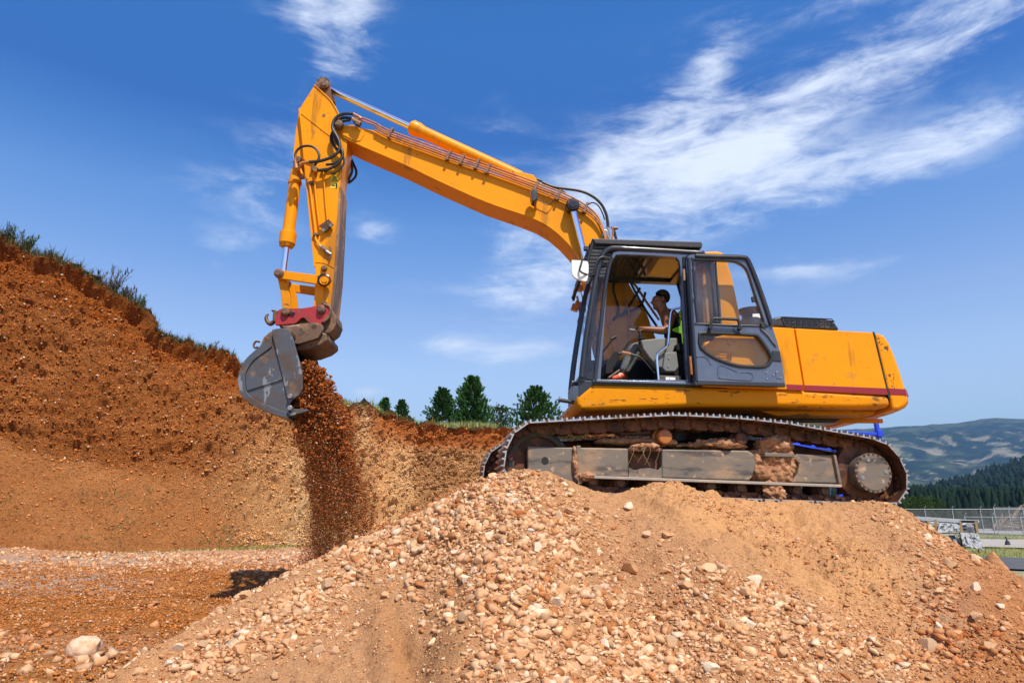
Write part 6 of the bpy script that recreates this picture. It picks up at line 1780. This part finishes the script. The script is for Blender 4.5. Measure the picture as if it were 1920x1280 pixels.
# work lamp on the boom
lamp = empty('work_lamp', (0, 0, 0), exc)
c_ = LP(1000, 371, BQ - .16)
LB().prism(LZ([(994, 362), (1000, 358.5), (1008, 364), (1007.5, 376), (1001, 383), (997, 381)], BQ - .16), BQ - .24, BQ - .08).build('housing', M_plastic, lamp, bevel=.012)
LB().prism(LZ([(993, 363), (995, 362), (999, 381), (996.5, 380)], BQ - .16), BQ - .23, BQ - .09).build('lens', M_orange, lamp)
LB().bar(LP(1003, 380, BQ - .1), LP(1003.5, 394, BQ - .02), .05, .03).build('lamp_bracket', M_pipe, lamp)
hose([(1007, 374), (1018, 380), (1030, 384), (1040, 372), (1046, 364)], BQ - .06, .006, M_rubber, lamp, 'cable')

# ---------------------------------------------------------------- arm
AQ = -.19
arm = empty('arm', (0, 0, 0), exc)
aout = [(589, 160), (598, 167), (609, 178), (621, 190), (634, 212), (645, 240), (651, 262), (648.5, 290), (639.5, 330), (634, 385), (629.5, 474), (626.5, 520), (621, 574), (614, 589), (602, 593), (592, 588), (588, 575), (590, 540), (590.5, 500), (583, 424), (575, 345), (569.5, 286), (566, 245), (561, 204)]
LB().prism(LZ(aout, AQ), AQ, -AQ).build('arm_box', M_yellow, arm, bevel=.010, seg=2, smooth=22)
LB().prism(LZ([(626, 521), (629, 474), (633.5, 385), (636, 350), (640, 352), (638, 385), (634, 474), (631, 522), (624, 585), (619, 582)], AQ), AQ - .006, -AQ + .006).build('wear_strip', M_yjoint, arm, bevel=.004)
LB().prism(LZ([(591, 160), (597, 157.5), (601, 153), (608, 151.5), (615, 153.5), (619, 160), (620.5, 172), (622, 190), (609, 177)], AQ + .04), AQ + .04, AQ + .075).build('ear_plate', M_rust, arm, bevel=.006)
LB().prism(LZ([(591, 160), (597, 157.5), (601, 153), (608, 151.5), (615, 153.5), (619, 160), (620.5, 172), (622, 190), (609, 177)], AQ + .04), -AQ - .075, -AQ - .04).build('ear_plate', M_rust, arm, bevel=.006)
pin(609, 160, AQ + .03, .065, parent=arm, length=.05)
for pp, rr in (([(589, 160), (609, 178), (621, 190), (634, 212), (643, 235)], .012), ([(561, 204), (566, 245), (569.5, 286), (575, 345), (583, 424), (590, 500)], .013), ([(565, 213), (612, 250), (637, 268)], .008), ([(591, 492), (608, 493), (628, 503)], .006)):
    LB().tube(pts3(pp, AQ - .003), rr, n=6, smooth=2).build('weld_seam', M_yellow, arm)
for sg in (-1, 1):
    q0 = .10 * sg
    LB().prism(LZ([(562, 204), (556, 240), (550.5, 288), (551, 312), (556, 321), (563, 318), (571, 300), (570, 270), (567, 240)], -.1), q0 - .018, q0 + .018).build('cylinder_lug', M_yellow, arm, bevel=.006)
pin(557, 309, -.12, .05, parent=arm, length=.03)
LB().cyl(LP(607, 216, AQ - .006), LP(607, 216, AQ - .006) + Vector((0, .02, 0)), .022, n=12).build('bolt', M_pin, arm)
# pipes on the arm face
def apipe(pp, r=.013, mat=None, q=AQ - .035, name='arm_pipe'):
    return LB().tube([LP(a_, b__, q) for a_, b__ in pp], r, n=8, smooth=4).build(name, mat or M_yellow, arm)
apipe([(562, 313), (566, 325), (573, 334), (578, 341), (581, 350), (586, 390), (590, 420), (592, 440)], .016)
apipe([(588, 318), (590, 345), (594, 385), (599, 425)], .012)
apipe([(606, 318), (608, 345), (611, 385), (614, 415)], .009)
apipe([(592, 440), (592, 448), (597, 456), (600, 461)], .013)
apipe([(600, 461), (607, 467), (621, 477)], .022, M_steel, name='valve')
apipe([(604, 463), (612, 470)], .026, M_pin, name='valve_collar')
apipe([(618, 462), (620, 470), (618, 486)], .012, M_pin, name='valve_lever')
LB().prism(LZ([(600, 426), (618, 414), (627, 424), (612, 438)], AQ), AQ - .06, AQ - .03).build('pipe_bracket', M_rust, arm, bevel=.004)
for (a_, b__) in ((606, 431), (620, 422)): LB().cyl(LP(a_, b__, AQ - .08), LP(a_ + 1, b__ + 1, AQ - .03), .024, n=12).build('bracket_nut', M_steel, arm)
for (a_, b__) in ((583, 343), (592, 440), (588, 317), (607, 319), (566, 333)): LB().box(LP(a_, b__, AQ - .03), (.075, .05, .035), (0, R(-10), 0)).build('pipe_clamp', M_pin, arm, bevel=.004)
pin(608, 504, AQ, .04, parent=arm, length=.05)
pin(609, 570, AQ, .032, parent=arm, length=.05)
# warning sticker
LB().prism(LZ([(620.5, 329), (634, 328.5), (634, 341), (620, 341)], AQ), AQ - .003, AQ + .002).build('warning_sticker', simple('sticker_yellow', (.80, .55, .01), .5), arm)
LB().prism(LZ([(619.5, 342), (633.5, 342), (633, 353.5), (618.5, 353)], AQ), AQ - .003, AQ + .002).build('warning_sticker', MATS['sticker_yellow'], arm)
tr_ = pts3([(627, 330.5), (621.8, 340), (633, 340), (627, 330.5)], AQ - .004)
LB().tube(tr_, .006, n=4, smooth=1).build('sticker_triangle', M_grease, arm)
LB().tube(pts3([(624.8, 338), (629, 335)], AQ - .004), .005, n=4, smooth=1).build('sticker_symbol', M_grease, arm)
LB().tube(pts3([(629.2, 334), (626, 337.5), (629.5, 338)], AQ - .004), .004, n=4, smooth=1).build('sticker_symbol', M_grease, arm)
LB().tube(pts3([(623, 348), (628, 348)], AQ - .004), .006, n=4, smooth=1).build('sticker_arrow', M_grease, arm)
LB().tube(pts3([(631, 344), (631, 352)], AQ - .004), .011, n=5, smooth=1).build('sticker_figure', M_grease, arm)
# black hoses round the arm joint
AH = AQ - .16
hose([(662, 214), (647, 213.4), (634, 218), (626, 227), (623.5, 240), (630, 252.5), (636, 265), (637, 278), (631, 288), (619, 296), (600, 302), (580, 304)], AH, .021, parent=arm)
hose([(660, 223), (645, 221), (636, 225), (629, 235), (626, 250), (631, 266), (641, 281), (642, 293), (634, 306), (617, 317), (594, 320)], AH + .05, .021, parent=arm)
hose([(657, 226), (640, 229), (628, 240), (622, 256), (628, 275), (640, 287), (638, 300), (626, 307), (611, 309)], AH + .1, .017, parent=arm)
hose([(636, 236), (624, 246), (620, 262), (630, 280), (643, 292), (644, 308), (632, 322), (620, 326)], AH + .08, .014, parent=arm)
hose([(555, 298), (553.5, 290), (558, 281), (567, 275), (581, 274), (592, 279), (598, 290), (597, 299), (591, 309), (588, 316)], AQ - .12, .017, parent=arm)
hose([(655, 262), (656, 290), (663, 308), (668, 321), (666, 332), (657, 341), (652, 343)], .22, .018, parent=arm)
hose([(652, 290), (659, 305), (660, 322), (653, 338)], .16, .018, parent=arm)
hose([(651, 320), (656, 328), (654, 340)], .28, .016, parent=arm)
for pp in ([(580, 304), (567, 306), (562, 309)], [(662, 214), (672, 219), (678, 223)], [(660, 223), (668, 227), (676, 231)], [(554, 300), (555, 308), (556, 316)], [(594, 320), (588, 320)]):
    hose(pp, AH + .02, .023, M_pipe, arm, 'hose_fitting')
for (a_, b__) in ((668, 227), (672, 232), (590, 318), (560, 300), (556, 303)): LB().box(LP(a_, b__, AQ - .12), (.07, .08, .07), (0, .4, 0)).build('fitting_block', M_pin, arm, bevel=.008)

# bucket cylinder, links
A_, B_ = LP(531, 513, 0), LP(557.5, 309, 0)
C_ = A_ + (B_ - A_) * .235; L_ = (B_ - C_).length
LB().cyl(A_, C_, .046, n=24).build('bucket_cylinder_rod', M_chrome, arm)
LB().lathe(C_, B_, [(0, .055), (0, .082), (.03, .095), (.035, .098), (.05, .108), (.2, .112), (.21, .10), (.22, .10), (.23, .084), (.30, .082), (L_ - .2, .080), (L_ - .1, .075), (L_, .045)], n=36).build('bucket_cylinder_barrel', M_yellow, arm)
d_ = (B_ - C_).normalized()
LB().cyl(C_ + d_ * (L_ - .30), C_ + d_ * (L_ - .26), .092, n=24).build('barrel_band', M_yworn, arm)
for k in range(8):
    an = k * .785
    p_ = C_ + Vector((math.cos(an) * .092, math.sin(an) * .092, 0)) + d_ * .02; LB().cyl(p_, p_ + d_ * .03, .011, n=6).build('barrel_bolt', M_pin, arm)
for q0 in (-.29, .25):
    LB().prism(LZ([(516, 508), (524, 505), (532, 507), (601, 516), (611, 516), (616, 524), (612, 532), (602, 534), (534, 523.5), (524, 522), (516, 518)], -.29), q0, q0 + .04).build('guide_link', M_yworn, arm, bevel=.01)
pin(523.5, 513, -.29, .062, parent=arm, length=.05); pin(608, 525, -.29, .085, parent=arm, length=.05, mat=M_grease)
pin(608, 525, -.345, .06, parent=arm, length=.01, mat=M_yworn)
LB().cyl(LP(523.5, 513, -.25), LP(523.5, 513, -.25) + Vector((0, .5, 0)), .045, n=16).build('link_pin', M_pin, arm)
for q0 in (-.21, .15):
    LB().prism(LZ([(519, 516), (527, 511), (537, 516), (543, 552), (546, 583), (538, 590), (530, 586), (527, 552)], -.21), q0, q0 + .055).build('bucket_link', M_yworn, arm, bevel=.01)

# ---------------------------------------------------------------- quick coupler
cp = empty('quick_coupler', (0, 0, 0), exc)
redp = [(515, 606), (518, 590), (522, 580.6), (532, 577), (548, 578), (566, 577.5), (586, 574.5), (598, 571), (609, 570.5), (617, 574), (619, 582), (616, 594), (607, 603), (602, 606), (580, 603.5), (574, 597), (569, 594.5), (564, 596), (556, 604), (548, 607), (517, 610)]
for q0 in (-.27, .24): LB().prism(LZ(redp, -.27), q0, q0 + .03).build('cheek_plate', M_red, cp, bevel=.008)
LB().tube(pts3([(548, 607), (556, 604), (564, 596), (569, 594.5), (574, 597), (580, 603.5), (602, 606)], -.275), .009, n=6, smooth=2).build('weld_seam', M_red, cp)
LB().tube(pts3([(608, 571), (617, 574), (620, 582), (616, 594), (606, 604)], -.27), .02, n=8, smooth=3).build('weld_seam', M_coupler, cp)
lowp = [(527, 610), (545, 609), (566, 606), (590, 604), (603, 607), (607, 614), (605, 623), (597, 631), (586, 636), (576, 640), (564, 641), (556, 636), (548, 627), (540, 624)]
for q0 in (-.30, .26): LB().prism(LZ(lowp, -.30), q0, q0 + .035).build('hook_plate', M_coupler, cp, bevel=.01)
LB().tube(pts3([(533, 613), (560, 610), (572, 621)], -.305), .006, n=5, smooth=1).build('raised_mark', M_steel, cp)
for k in range(5): LB().tube(pts3([(539 + k * 6, 620), (541 + k * 6, 613)], -.305), .005, n=4, smooth=1).build('raised_mark', M_steel, cp)
LB().tube(pts3([(536, 621.5), (574, 621.5)], -.305), .008, n=6, smooth=1).build('weld_seam', M_coupler, cp)
body = [(520, 600), (545, 590), (600, 575), (622, 576), (632, 590), (634, 604), (628, 618), (618, 626), (600, 622), (560, 628), (530, 618)]
LB().prism(LZ([(a_ - 3, b__) for a_, b__ in body], -.2), -.2, .2).build('coupler_body', M_coupler, cp, bevel=.02)
LB().tube([LP(513, 603, -.1), LP(508, 607, -.1), LP(502.5, 604, -.1), LP(499, 597, -.1), LP(500.5, 591, -.1), LP(504, 589, -.1)], [.03, .03, .028, .024, .018, .01], n=10).build('lifting_hook', M_coupler, cp)
LB().bar(LP(522, 585, -.1), LP(510, 582.5, -.1), .06, .022).build('hook_latch', M_coupler, cp, bevel=.005)
LB().bar(LP(516, 604, -.1), LP(517, 585, -.1), .08, .05).build('hook_base', M_coupler, cp, bevel=.008)
pin(536, 585.5, -.27, .055, parent=cp, length=.06); pin(603, 581, -.27, .058, parent=cp, length=.06); pin(591, 615, -.30, .06, parent=cp, length=.06)
LB().cyl(LP(566, 612.5, -.304), LP(566, 612.5, -.29), .022, n=14).build('plug', M_grease, cp)
LB().box(LP(545, 587, -.28), (.10, .03, .03), (0, .1, 0)).build('pin_lock', M_grease, cp)
# ---------------------------------------------------------------- bucket
bk = empty('bucket', (0, 0, 0), exc)
KQ_ = -.60
bo = [(541, 784), (521, 779.7), (500, 772), (480.6, 763), (460, 749), (451, 736), (447, 712.7), (450, 695), (456, 682), (465, 670), (480.6, 655.8), (496, 643), (511, 631), (515, 622), (529, 617), (543, 621)]
cx_, cy_ = 520, 700
def inset(pp, d): 
    o_ = []
    for a_, b__ in pp:
        L_ = math.hypot(a_ - cx_, b__ - cy_); o_.append((a_ + (cx_ - a_) * d / L_, b__ + (cy_ - b__) * d / L_))
    return o_
bs = cr2(bo, 3)
LB().band(LZ(bs, KQ_), LZ(inset(bs, 4), KQ_), KQ_ + .01, -KQ_ - .01, closed=False).build('bucket_shell', M_bucket, bk, smooth=40)
side = bs + [(549.7, 635.5), (560, 673), (566.5, 702.5), (567.5, 729), (562, 741), (548, 750), (541, 763), (543, 775)]
LB().prism(LZ(side, KQ_), KQ_, KQ_ + .022).build('side_plate', M_bucket, bk, bevel=.004)
LB().prism(LZ(side, KQ_), -KQ_ - .022, -KQ_).build('side_plate', M_bucket, bk, bevel=.004)
rim_o = cr2([(541, 784), (521, 779.7), (500, 772), (480.6, 763), (460, 749), (451, 736), (447, 712.7), (450, 695), (456, 682), (465, 670), (480.6, 655.8), (496, 643), (511, 630)], 3)
rim_i = cr2([(538, 773), (524, 768.5), (503, 760), (485, 752.5), (470, 742), (463, 732), (460.5, 714.7), (461.5, 700), (466, 690), (472, 681), (481, 671.5), (496, 661), (510.5, 650)], 3)
LB().band(LZ(rim_o, KQ_), LZ(rim_i, KQ_), KQ_ - .022, KQ_ + .003, closed=False).build('rim_plate', M_bucket, bk, bevel=.005)
LB().prism(LZ([(511, 618.5), (529, 616), (543.6, 620), (550.5, 635.5), (561, 673), (568, 702.5), (569, 729), (562, 741), (550, 749), (543, 760), (541.5, 753), (534, 720), (525, 682), (512, 630)], KQ_), KQ_ - .03, KQ_ + .003).build('cutter_plate', M_bucket, bk, bevel=.006)
LB().prism(LZ([(461, 718), (526, 697), (530.5, 712), (464, 733)], KQ_), KQ_ - .022, KQ_ + .003).build('brace_bar', M_bucket, bk, bevel=.005)
LB().prism(LZ(inset(bs, 5) + [(546, 640), (556, 680), (560, 702)], KQ_ + .03), KQ_ + .023, KQ_ + .028).build('side_lining', M_bucket_in, bk)
LB().bar(LP(541, 780, KQ_ + .01), LP(541, 780, KQ_ + .01) + Vector((0, 1.18, 0)), .05, .16).build('lip_plate', M_steel, bk, bevel=.006) if False else None
lipA, lipB = LP(528, 779, KQ_), LP(553, 772, KQ_)
w = LB(); w.prism([(lipA.x, lipA.z - .02), (lipB.x, lipB.z - .03), (lipB.x + .02, lipB.z), (lipA.x, lipA.z + .03)], KQ_ + .02, -KQ_ - .02); w.build('lip_plate', M_steel, bk, bevel=.004)
for k in range(5):
    q_ = KQ_ + .09 + k * .255
    a3 = Vector((lipB.x - .06, q_, lipB.z)); b3 = Vector((lipB.x + .14, q_, lipB.z + .03))
    w = LB(); n1 = [Vector((a3.x, q_ + dy, a3.z + dz_)) for dy, dz_ in ((-.05, -.045), (.05, -.045), (.05, .045), (-.05, .045))]; n2 = [Vector((b3.x, q_ + dy, b3.z + dz_)) for dy, dz_ in ((-.035, -.01), (.035, -.01), (.035, .01), (-.035, .01))]
    w.add(n1 + n2, [(3, 2, 1, 0), (4, 5, 6, 7), (0, 1, 5, 4), (1, 2, 6, 5), (2, 3, 7, 6), (3, 0, 4, 7)]); w.build('tooth', M_bucket, bk, bevel=.008)
for (a_, b__) in ((545, 743), (545, 765)):
    p_ = LP(a_, b__, KQ_ - .03); LB().cyl(p_ + Vector((0, -.04, 0)), p_ + Vector((0, .03, 0)), .03, n=14).build('cutter_bolt', M_steel, bk, bevel=.006)
LB().tube([LP(484, 650, -.3), LP(478, 652, -.3), LP(476, 646, -.3), LP(480, 640, -.3), LP(487, 641, -.3)], .014, n=8).build('lifting_eye', M_coupler, bk)
for q0 in (-.36, .30): LB().prism(LZ([(486, 652), (494, 632), (506, 622), (540, 612), (600, 606), (606, 618), (596, 634), (560, 645), (520, 640)], -.36), q0, q0 + .04).build('bucket_ear', M_coupler, bk, bevel=.01)
LB().prism(LZ([(540, 618), (600, 622), (616, 628), (618, 640), (604, 650), (582, 658), (556, 660), (548, 640)], -.22), -.3, .34).build('hinge_box', M_coupler, bk, bevel=.03, seg=3)
LB().bar(LP(541, 623, KQ_), LP(541, 623, KQ_) + Vector((0, 1.2, 0)), .04, .05, up=(1, 0, 0)).build('top_edge', M_coupler, bk, bevel=.006)

# ---------------------------------------------------------------- dried soil stuck on the machine
def mud(px, py, q, rx, rz, ry, label, seed, frame='T', rough=.35):
    yaw = YAW_T if frame == 'T' else YAW_U
    c_ = Matrix.Translation(CC_) @ Matrix.Rotation(yaw, 4, 'Z') @ LP(px, py, q, yaw)
    V_, F_ = ico(5)
    B_ = V_ * np.array([rx, ry, rz]); am = min(.07, .55 * min(rx, rz) + .01)
    n_ = fbm(B_ * 9 + seed * 3.1, 4, gain=.62, seed=seed) * 1.5 + .45 * fbm(B_ * 34 + seed, 3, seed=seed + 3)
    W_ = B_ + V_ * (n_ * am * rough * 2.4)[:, None]
    return tag(mesh_np('soil_clod', W_ + np.array(c_), F_, M_mud, smooth=True, loc=tuple(c_)), label, 'soil clod')
mud(1446, 870, -1.27, .27, .22, .09, 'largest clump of dried soil packed round the bracket on the track frame', 3, rough=.4)
mud(1448, 836, -1.20, .20, .11, .16, 'rounded crumbly soil mound on top of the frame above the bracket', 4)
mud(1451, 922, -1.36, .12, .11, .08, 'block of soil hanging under the frame between two track rollers', 5)
mud(1325, 836, -1.20, .42, .045, .15, 'long ragged ridge of dark soil lying on the frame between the two carrier rollers', 6, rough=.9)
mud(1208, 837, -1.33, .15, .035, .1, 'straw mixed soil lying on the small bracket above the frame opening', 8, rough=.5)
mud(1079, 870, -1.36, .028, .20, .03, 'thin strip of soil caked down the vertical frame rib', 9, rough=.5)
mud(1100, 892, -1.38, .10, .04, .05, 'small soil wedge at the left end of the lower guard rail', 10)
mud(1190, 829, -1.15, .45, .05, .14, 'long low bank of soil on the frame behind the small bracket', 12)
straw = MB()
r_ = np.random.default_rng(3)
mt = Matrix.Translation(CC_) @ Matrix.Rotation(YAW_T, 4, 'Z')
for k in range(8):
    a_ = r_.uniform(1182, 1236); b__ = r_.uniform(832, 838); dr_ = r_.uniform(5, 48); p0 = mt @ TP(a_, b__, -1.43); p1 = mt @ TP(a_ + r_.uniform(-8, 8), b__ - 2 + dr_ * .4, -1.46); p2 = mt @ TP(a_ + r_.uniform(-12, 12), b__ + dr_, -1.44)
    straw.tube([p0, p1, p2], .0018, n=4, smooth=3)
so = straw.build('dry_straw', simple('dry_straw', (.36, .23, .12), .8), None, kind='stuff')

# ---------------------------------------------------------------- blue frame behind
def WY(px, py, Y_=13.0): return P(px, py, Y_)
blue = tag(empty('blue_steel_frame', (5, 13, 0)), 'bright blue steel frame of another machine partly hidden behind the excavator', 'steel frame')
MB().bar(WY(1280, 815.5), WY(1572, 843), .14, .07).build('long_beam', M_blue, blue, bevel=.01)
MB().bar(WY(1290, 813, 14.4), WY(1600, 838, 14.4), .14, .10).build('long_beam', M_blue, blue, bevel=.01)
MB().bar(WY(1580, 811), WY(1651, 814), .10, .06).build('top_beam', M_blue, blue, bevel=.01)
MB().bar(WY(1639.5, 778), WY(1650, 830), .08, .07).build('upright', M_blue, blue, bevel=.01)
MB().box(WY(1648, 813), (.11, .14, .12)).build('joint_plate', M_blue, blue, bevel=.01)
for px_ in (1290, 1430, 1566):
    t_ = WY(px_, 818 + (px_ - 1290) * .09); MB().bar(t_, Vector((t_.x, t_.y, 0)), .12, .12).build('leg', M_blue, blue, bevel=.01)
t_ = WY(1651, 828); MB().bar(t_, Vector((t_.x - .1, t_.y, 0)), .10, .10).build('leg', M_blue, blue, bevel=.01)
MB().bar(WY(1560, 842), WY(1660, 846), .1, .1).build('cross_beam', M_blue, blue, bevel=.01)

# ---------------------------------------------------------------- the operator
M_skin = simple('brown_skin', (.24, .095, .045), .45, 0, [((.18, .065, .03), 6, .45, .7, .5)], spec=.4)
M_hair = simple('cropped_black_hair', (.030, .018, .012), .9)
M_shirt = simple('black_vest_fabric', (.012, .012, .016), .9, 0, (), [(60, .2, .004)])
M_jeans = simple('faded_grey_jeans', (.12, .125, .13), .9, 0, [((.2, .2, .2), 9, .5, .65, .6)], [(30, .4, .01)])
M_sneak = simple('orange_sneaker', (.70, .09, .02), .6, 0, [((.6, .55, .5), 14, .52, .58, .9)])
person = tag(empty('person', tuple(W(1262, 660, -.87))), 'operator in black sleeveless top and grey jeans seated at the levers in the open cab', 'person')
def skin(name, chains, mat, sub=2):
    """chains: list of lists of (point, radius); shared points are welded"""
    vs, rs, es = [], [], []
    def vid(p_, r_):
        for i, v in enumerate(vs):
            if (v - p_).length < 1e-4: return i
        vs.append(p_); rs.append(r_); return len(vs) - 1
    for ch in chains:
        last = None
        for p_, r_ in ch:
            i = vid(p_, r_)
            if last is not None and last != i: es.append((last, i))
            last = i
    o0 = person.location
    me = bpy.data.meshes.new(name); me.from_pydata([tuple(v - o0) for v in vs], es, []); me.materials.append(mat)
    o = link_mesh(name, me, None, person)
    md = o.modifiers.new('skin', 'SKIN'); md.use_smooth_shade = True
    sv = me.skin_vertices[0].data if len(me.skin_vertices) else None
    if sv is None:
        bpy.context.view_layer.objects.active = o
        sv = me.skin_vertices[0].data
    for i, v in enumerate(sv):
        r_ = rs[i]; v.radius = r_ if isinstance(r_, tuple) else (r_, r_)
        v.use_root = (i == 0)
    s_ = o.modifiers.new('sub', 'SUBSURF'); s_.levels = sub; s_.render_levels = sub
    return o
q0 = -.87
pel, wst, chs, nkb = W(1265, 656, q0), W(1265, 634, q0), W(1259, 610, q0), W(1252, 594, q0)
nk, hd0, hd1, hd2, nose = W(1245, 585, q0), W(1236, 573, q0), W(1235, 562, q0), W(1238, 553, q0), W(1219.5, 568.5, q0)
chin = W(1226, 580, q0)
def arm_pts(qs, qe, qh, dx=0, dy=0):
    return [(W(1258, 595, (q0 + qs) / 2), .085), (W(1256 + dx, 595 + dy, qs), .080), (W(1253 + dx, 607 + dy, (qs + qe) / 2), .062), (W(1250 + dx, 619 + dy, qe), .050), (W(1238 + dx, 619 + dy, qe), .047), (W(1222 + dx, 617 + dy, (qe + qh) / 2), .036), (W(1210 + dx, 616 + dy, qh), .026), (W(1204 + dx, 616 + dy, qh), .034)]
near_a, far_a = arm_pts(q0 - .20, q0 - .29, q0 - .31), arm_pts(q0 + .20, q0 + .26, q0 + .22, 2, 2)
def fingers(hx, hy, hq, s_=1):
    out_ = []
    for k, (dy, l_) in enumerate(((-.030, .9), (-.010, 1.0), (.011, .95), (.030, .75))):
        b0 = W(hx - 2, hy - 1, hq) + Vector((0, dy, 0)); 
        out_.append([(W(hx, hy, hq), .034), (b0, .010), (W(hx - 6 * l_, hy - 1, hq) + Vector((0, dy, 0)), .0095), (W(hx - 9.5 * l_, hy + 3, hq) + Vector((0, dy, 0)), .0085), (W(hx - 8.5 * l_, hy + 6.5, hq) + Vector((0, dy, 0)), .0075)])
    out_.append([(W(hx, hy, hq), .034), (W(hx - 2, hy + 3, hq) + Vector((0, -.02 * s_, 0)), .011), (W(hx - 6, hy + 5.5, hq) + Vector((0, -.03 * s_, 0)), .009)])
    return out_
def leg_pts(q_, kx, ky, ax, ay):
    return [(pel, .13), (W(1256, 659, q_), .095), (W((1256 + kx) / 2, (659 + ky) / 2 - 1, q_), .082), (W(kx, ky, q_), .062), (W((kx * 1.2 + ax * .8) / 2, (ky * 1.2 + ay * .8) / 2, q_), .062), (W(ax, ay, q_), .04)]
L1, L2 = leg_pts(q0 - .13, 1190, 649, 1166, 697), leg_pts(q0 + .13, 1196, 652, 1172, 700)
head_ch = [(pel, .13), (wst, (.125, .10)), (chs, (.14, .11)), (nkb, .085), (nk, .056), (hd0, (.072, .082)), (hd1, (.088, .104)), (hd2, (.078, .092))]
skin('body', [head_ch, [(hd0, .07), (W(1229, 575, q0), .040), (chin, .022)], [(hd1, .07), (W(1227, 565.5, q0), .032), (nose, .011)],
              [(nkb, .085)] + near_a, [(nkb, .085)] + far_a] + fingers(1204, 616, q0 - .31) + fingers(1206, 618, q0 + .22, -1) + [[(p_, r_ * .9) for p_, r_ in L1[1:]] + [(W(1158, 706, q0 - .13), .03)]][:0], M_skin)
skin('sleeveless_top', [[(pel, .135), (wst, (.135, .115)), (chs, (.152, .125)), (W(1257, 597, q0), (.12, .09))], [(chs, .15), (W(1256, 600, q0 - .12), .06)], [(chs, .15), (W(1256, 600, q0 + .12), .06)]], M_shirt)
skin('jeans', [L1, L2], M_jeans)
for q_, ax, ay in ((q0 - .13, 1166, 698), (q0 + .13, 1172, 701)):
    skin('sneaker', [[(W(ax + 1, ay + 1, q_), .042), (W(ax - 2, ay + 8, q_), .04), (W(ax - 11, ay + 10, q_), .036), (W(ax - 20, ay + 12, q_), .026)]], M_sneak)
# hair, ears, eyes, mouth
hc = W(1242, 556.5, q0); V_, F_ = ico(4)
kp = []
Vh = V_ * np.array([.094, .090, .094]) + np.array(hc)
o = mesh_np('hair', Vh, F_, M_hair, person, smooth=True)
bm = bmesh.new(); bm.from_mesh(o.data)
lc = hc - Vector(person.location)
dele = [v for v in bm.verts if (v.co.z - lc.z) < -.01 + .9 * max(0, -(v.co.x - lc.x) - .02) + (-.06 if v.co.x > lc.x + .02 else 0)]
bmesh.ops.delete(bm, geom=dele, context='VERTS'); bm.to_mesh(o.data); bm.free()
for sg in (-1, 1):
    e_ = W(1240, 564, q0) + Vector((0, .094 * sg, 0)); V2, F2_ = ico(2)
    mesh_np('ear', V2 * np.array([.020, .010, .032]) + np.array(e_), F2_, M_skin, person, smooth=True)
    e_ = W(1229, 561.5, q0) + Vector((.0, .035 * sg, 0)); mesh_np('eye', V2 * np.array([.011, .014, .006]) + np.array(e_), F2_, M_hair, person, smooth=True)
    e_ = W(1228, 558.5, q0) + Vector((.0, .035 * sg, 0)); mesh_np('eyebrow', V2 * np.array([.012, .022, .005]) + np.array(e_), F2_, M_hair, person, smooth=True)
e_ = W(1227, 573, q0); mesh_np('mouth', V2 * np.array([.010, .024, .005]) + np.array(e_), F2_, simple('lips', (.15, .05, .035), .5), person, smooth=True)
